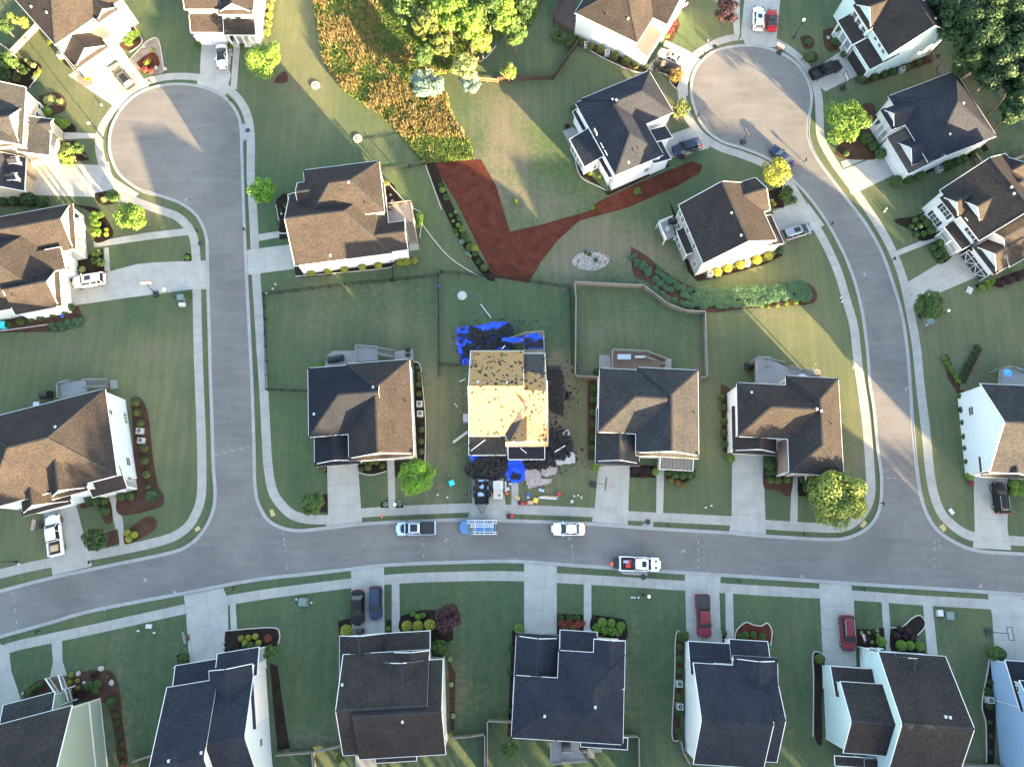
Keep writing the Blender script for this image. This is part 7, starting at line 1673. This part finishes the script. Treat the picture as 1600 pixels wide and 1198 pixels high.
scraps(50,[(700,600),(728,600),(728,790),(690,790)],42,size=(.05,.16),z=.04,mat='membrane',label='tiny light litter on the lawn left of the reroofed house',name='litter')
o = ladder(3.3,.42,11,'wood',label='ladder lying on the lawn left of the dump trailer'); a = G(735,779); o.location = (a.x,a.y,.15); o.rotation_euler = (0,0,math.pi/2)
def plank(a, b, za, zb, w_, h_, mat, label, name='board', cat='board'):
    A = G(a[0],a[1],za); B = G(b[0],b[1],zb); m = MB(); m.bar((0,0,0),B-A,w_,h_); o = m.build(name, M[mat]); o.location = A; return tag(o,label,cat)
plank((751,475),(767,496),.1,.1,.14,.08,'plastic_white','long white drip-edge strip on the lawn above the tarps','metal_strip','metal strip')
plank((708,691),(731,674),.3,1.6,.35,.08,'util_grey','pale board leaning against the left wall of the reroofed house')
plank((736,704),(758,687),4.0,4.6,.12,.05,'alu','white metal strip lying on the front felt roof, left','metal_strip','metal strip')
plank((791,694),(813,686),6.5,6.6,.14,.06,'alu','white metal strip on the front gable edge','metal_strip','metal strip')
plank((813,700),(823,708),4.2,3.9,.10,.05,'alu','white strip lying on the black porch roof','metal_strip','metal strip')
plank((867,706),(883,696),.7,.7,.16,.06,'alu','white metal strip on the felt heap','metal_strip','metal strip')
plank((784,545),(789,540),6.1,6.1,.12,.05,'alu','small bent metal strip at the rear eave','metal_strip','metal strip')
plank((710,630),(715,636),.1,.1,.08,.05,'alu','bent thin strip on the lawn left of the house','metal_strip','metal strip')
plank((718,596),(727,592),.1,.1,.12,.05,'alu','short white strip on the lawn near the left wall','metal_strip','metal strip')
plank((842,777),(870,779),.1,.1,.28,.1,'plastic_white','long white board on the front lawn, lower of two'); plank((845,775),(873,776),.12,.12,.14,.1,'cardboard','long tan board on the front lawn, upper of two')
plank((790,752),(790,768),.2,.2,.25,.1,'plastic_white','white downpipe beside the equipment trailer'); plank((791,770),(790,785),.2,.2,.06,.06,'black','dark pole lying at the driveway edge of the reroofed house')
for (px,py,sx,sy,sz,mat,lb,nm,ct) in ((706,754.5,.75,.75,.35,'cyan','turquoise cooler on the lawn left of the ladder','cooler','cooler'),(837,781.5,.7,.7,.12,'yellow','yellow square tray on the front lawn','tray','tray'),(829,785,.8,.5,.25,'cardboard','crumpled tan cardboard on the front lawn','cardboard_box','box'),
    (816,786.5,.35,.4,.35,'redp','left red fuel can on the front lawn','fuel_can','fuel can'),(823,787,.3,.35,.3,'redp','right red fuel can on the front lawn','fuel_can','fuel can'),(873.5,771.5,.45,.4,.3,'redp','red bucket on the front lawn right of the boards','bucket','bucket'),(825,773,.35,.5,.3,'bluep','blue tool bag on the front lawn','tool_bag','bag'),
    (825,777,.3,.25,.25,'plastic_white','white tub beside the blue tool bag','tub','tub'),(846,766,.8,.4,.3,'steel','grey nail compressor on the front lawn','compressor','compressor'),(792,771,.35,.35,.3,'orange','orange bucket at the driveway edge','bucket','bucket'),(793,764,.5,.45,.25,'plastic_white','white box at the driveway edge','box','box'),
    (811.5,786,.35,.35,.3,'black','dark blue can beside the red fuel cans','fuel_can','fuel can'),(800,806.5,.4,.5,.4,'redp','red and pink bag on the verge beside the driveway','bag','bag'),(795,806.5,.35,.6,.5,'black','black bag on the verge beside the driveway','bag','bag'),(685,448,.4,.3,.3,'bluep','small blue toy at the dividing fence','toy','toy'),
    (563,558-70,0,0,0,'','','',''),(893,784,.35,.35,1.0,'plastic_white','white sign post at the sidewalk right of the tools','sign','sign'),(797,756,.4,.3,.2,'steel','grey tool at the driveway edge','tool','tool')):
    if not nm: continue
    o = crate(nm, sx, sy, sz, mat, lb, ct); c = G(px,py); o.location = (c.x,c.y,.03); o.rotation_euler = (0,0,random.uniform(-.4,.4))
m = MB(); m.cyl((0,0),.33,0,.14,14); m.box(.1,.6,-.45,0,0,.2); o = m.build('hose_coil', M['cardboard'], recalc=True); o.location = G(806,776); o.location.z=.03; tag(o,'tan rope coil on the front walk near the sidewalk','rope coil')
m = MB(); m.box(-.25,.25,-.1,.1,0,1.1); o = m.build('propane_pallet', M['cardboard']); o.location = G(729,608,3); o.location.z=0; bpy.data.objects.remove(o)
plank((728,648),(728,660),1.4,1.4,.75,1.6,'membrane','tan chimney-like bay box on the left wall of the reroofed house','wall_bay','bay')
# patio furniture
def table(px, py, z, r_, label, mat='util_grey'):
    b = G(px,py,z); o = empty('patio_table', (b.x,b.y,z), 0, label, 'table'); m = MB(); m.cyl((0,0),r_,.7,.75,18); m.build('tabletop', M[mat], o, recalc=True); m = MB(); m.cyl((0,0),.05,0,.7,8); m.cyl((0,0),.3,0,.04,10); m.build('pedestal', M['black'], o, recalc=True)
table(1251,593,2.6,.75,'round white table on the long grey deck','plastic_white')
def grill(px, py, z, label, name='grill', s_=1.0):
    b = G(px,py,z); o = empty(name, (b.x,b.y,z), .1, label, 'grill'); m = MB(); m.box(-.6*s_,.6*s_,-.35*s_,.35*s_,.1,.85); m.build('cabinet', M['black'], o); m = MB(); m.cyl((0,.9),.34*s_,-.4*s_,.4*s_,12,axis='x'); m.build('hood', M['black'], o, recalc=True)
grill(1172,573,2.6-2.6,'black covered grill left of the long grey deck',s_=1.5); grill(1271,592,2.6,'black covered grill at the right end of the long grey deck',s_=1.1); grill(531,561,.1,'dark covered furniture on the centre left patio',s_=1.2); grill(521,563,.1,'dark covered chair pair at the left of the centre left patio',s_=1.3); grill(638,547,.1,'brown planter box at the right patio corner, upper',s_=.6); grill(638,556,.1,'brown planter box at the right patio corner, lower',s_=.6)
grill(884,1162,2.6,'grey covered grill on the bottom centre deck'); grill(1050,348,1.4,'black covered grill on the taupe house deck'); grill(610,327,2.2,'black grill on the sunlit deck of the stepped house',s_=.7); grill(75,618,.1,'dark round cover behind the patchy-roofed house',s_=1.5); grill(564,985,.1,'dark bench-like bin before the grey-brown garage',s_=.9)
ub = empty('parasol', (0,0,0), 0, 'blue patio umbrella on the deck at the right edge', 'umbrella'); c = G(1577,582,4.4); ub.location = (c.x,c.y,2.4); m = MB(); m.cyl((0,0),.03,0,2.1,8); m.build('pole', M['steel'], ub); m = MB(); m.cyl((0,0),.65,1.7,2.1,8,r2=.03); m.build('canopy', simple('sky_blue_cloth',(.05,.25,.60)), ub, recalc=True)
crt = crate('storage_lounge',2.0,.8,.35,'steel','grey lounge bench on the brown centre right deck','bench'); c = G(975,558,2.6); crt.location = (c.x,c.y,2.5)
crt = crate('bench',1.5,.3,.4,'plastic_white','white bench on the brown centre right deck','bench'); c = G(1000,558,2.6); crt.location = (c.x,c.y,2.5)
o = crate('chair',.6,.6,.45,'util_grey','pale chair on the small taupe house deck','chair'); c = G(1043,357,1.8); o.location = (c.x,c.y,1.4)
o = crate('play_house',1.3,1.0,.8,'cyan','turquoise tarp-covered box at the left edge below the grey wall','box'); c = G(3,508,.4); o.location = (c.x,c.y,0)
o = crate('toy',.4,.5,.2,'bluep','blue toy beside the garage corner shrub on the left','toy'); c = G(98,494); o.location = (c.x,c.y,.03)
o = crate('bin',.9,.6,.6,'steel','grey bin behind the patchy-roofed house','bin'); c = G(57,631,.5); o.location = (c.x,c.y,0)
# boulders
for i,(px,py,s_,lb) in enumerate(((159,1044,.45,'pale boulder at the top of the sage house bed'),(123,1052,.4,'pinkish boulder left in the sage house bed'),(175,1066,.42,'pale boulder right in the sage house bed'),(132,1066,.28,'small pale stone in the sage house bed'),(447,324,.25,'upper white stone left of the stepped house'),(440,334,.25,'lower white stone left of the stepped house'),(610,305,.25,'upper white stone right of the stepped house'),(613,314,.25,'lower white stone right of the stepped house'),(36,1083,.22,'white stone at the sage driveway edge'),(361,86,.35,'white boulder between the top driveway and walk'),(358,93,.3,'middle white boulder between the top driveway and walk'),(358,99,.32,'lower white boulder between the top driveway and walk'),(1294,60,.4,'white boulder in the bed before the aqua porch'),(1431,358,.3,'white block among the clipped balls'),(244,107,.4,'white edging stone at the lower end of the island bed'),(258,108,.4,'white stone at the right end of the island bed'),(225,74,.35,'white stone at the upper left of the island bed'),(711,331,.2,'white stone in the dark strip, upper'),(735,400,.22,'white stone in the dark strip, lower'),(350,1003,.2,'upper pale stone between drive and walk, bottom left'),(350,1012,.2,'lower pale stone between drive and walk, bottom left'),(1305,1185,.3,'pale stone near the aqua rear patio'),(1504,1172,.2,'white ball on the lawn near the blue house'))):
    bm = bmesh.new(); bmesh.ops.create_icosphere(bm, subdivisions=2, radius=1)
    for v_ in bm.verts: v_.co *= 1+.25*noise.noise(v_.co*1.3+Vector((i,0,0)))
    me = bpy.data.meshes.new('boulder'); bm.to_mesh(me); bm.free(); me.materials.append(M['stone']); o = bpy.data.objects.new('boulder', me); COL.objects.link(o); o.location = G(px,py)+Vector((0,0,s_*.3)); o.scale = (s_,s_*.8,s_*.55); o.rotation_euler = (0,0,i); tag(o, lb, 'boulder')
# roofer, bending over the valley: one skinned body
def person(loc, rz, label):
    root = empty('person', loc, rz, label, 'person')
    J = {'pelvis':(0,0,.86,.15),'spine':(.10,0,1.02,.145),'chest':(.30,0,1.20,.165),'neck':(.42,0,1.30,.06),'head':(.52,0,1.36,.085),'head2':(.60,0,1.40,.095),
     'hL':(0,.10,.82,.11),'kL':(.18,.14,.46,.075),'aL':(-.02,.16,.07,.05),'tL':(.16,.17,.03,.04),'hR':(0,-.10,.82,.11),'kR':(.02,-.14,.45,.075),'aR':(-.22,-.16,.07,.05),'tR':(-.04,-.17,.03,.04),
     'sL':(.33,.19,1.18,.07),'eL':(.42,.26,.93,.05),'wL':(.55,.20,.74,.035),'pL':(.60,.18,.68,.04),'sR':(.33,-.19,1.18,.07),'eR':(.46,-.24,.94,.05),'wR':(.62,-.14,.78,.035),'pR':(.67,-.12,.72,.04)}
    E_ = [('pelvis','spine'),('spine','chest'),('chest','neck'),('neck','head'),('head','head2'),('pelvis','hL'),('hL','kL'),('kL','aL'),('aL','tL'),('pelvis','hR'),('hR','kR'),('kR','aR'),('aR','tR'),('chest','sL'),('sL','eL'),('eL','wL'),('wL','pL'),('chest','sR'),('sR','eR'),('eR','wR'),('wR','pR')]
    for sd, p in (('L',J['pL']),('R',J['pR'])):
        for k in range(4): n1 = 'f%s%d'%(sd,k); n2 = 'g%s%d'%(sd,k); J[n1] = (p[0]+.045,p[1]+(k-1.5)*.018,p[2]-.03,.009); J[n2] = (p[0]+.07,p[1]+(k-1.5)*.02,p[2]-.075+abs(k-1.2)*.008,.008); E_ += [('p'+sd,n1),(n1,n2)]
        J['th'+sd] = (p[0]+.02,p[1]+(.045 if sd == 'R' else -.045),p[2]-.04,.009); E_.append(('p'+sd,'th'+sd))
    names = list(J); me = bpy.data.meshes.new('body'); me.from_pydata([J[n][:3] for n in names], [(names.index(a),names.index(b)) for a,b in E_], [])
    o = bpy.data.objects.new('body', me); COL.objects.link(o); o.parent = root; sk = o.modifiers.new('skin','SKIN'); 
    for i, n in enumerate(names): v_ = me.skin_vertices[0].data[i]; v_.radius = (J[n][3],)*2; v_.use_root = n == 'pelvis'
    ss = o.modifiers.new('sub','SUBSURF'); ss.levels = 1; ss.render_levels = 1
    cl = simple('dark_work_clothes',(.035,.032,.045),.9,0,.3,5); me.materials.append(cl)
    m = MB(); m.cyl((.58,0),.125,1.44,1.54,12,r2=.06); m.cyl((.58,0),.17,1.43,1.45,12); m.build('hat', M['redp'], root, recalc=True)
    m = MB(); m.box(.60,.70,-.05,.05,1.30,1.42); m.build('face', M['skin'], root)
    return root
hp = hr.hit(822,634)
if hp: q = hr.w(hp[1].x, hp[1].y, 0); person((q.x,q.y,hp[1].z-.02), 2.3, 'roofer in dark clothes bending over the valley of the bare roof')
hp = hr.hit(846,588)
# ---------------------------------------------------------------- woods beyond the frame (shade the nearer rows)
rnd = random.Random(77)
def woods(name, spots, label):
    cb, tb = MB(), MB()
    for (x,y,R,H_) in spots:
        blobs = [(x,y,2.2,R*.9,3.2)]+[(x,y,H_*.58,R*.7,H_*.34)]+[(x+R*.6*math.cos(a),y+R*.6*math.sin(a),H_*(.45+.38*rnd.random()),R*.42,R*.42) for a in [i*.8+rnd.random() for i in range(8)]]  # low blob added to stop sun passing under the crowns
        leaf_cloud(cb, blobs, 1100, 1.5, rnd, shell=.55); seg(tb, Vector((x,y,0)), Vector((x,y,H_*.8)), .35, .12)
    o = cb.build(name, [L['forest']]); tag(o, label, 'woods', kind='stuff'); t = tb.build('tree_trunks', M['bark']); tag(t, 'trunks of the off-frame wood', 'woods', kind='stuff')
WOODS = []
def wood_h(x, y):  # tree heights shaped to place sun and shade on lawns and streets
    u = x+(y+58)*.824
    h_ = 21.9+1.0*math.sin(u*.21)+rnd.uniform(-.8,.8)
    if -3 < u < 34: h_ += 2.2
    if 109 < u < 131: h_ = 14.3+rnd.uniform(-.8,.8)
    return h_
x = -75
while x < 152:
    for k, (dx, yy, R_) in enumerate(((0,-58,4.8),(2.5,-66,5.2),(.8,-74,5.4))):
        y_ = yy+rnd.uniform(-2,2); WOODS.append((x+dx, y_, R_, wood_h(x+dx, y_)+[0,.9,1.8][k]))
    x += 4.6
y = -52
while y < 95:  # unseen east row, added to shade the right-hand ground
    WOODS.append((116+rnd.uniform(-2,2), y, 4.8, 14.5+1.5*math.sin(y*.3)+rnd.uniform(-1,1))); y += 5.0
woods('woodland', WOODS, 'off-frame wood shading the lower rows, with an added shading row to the east')
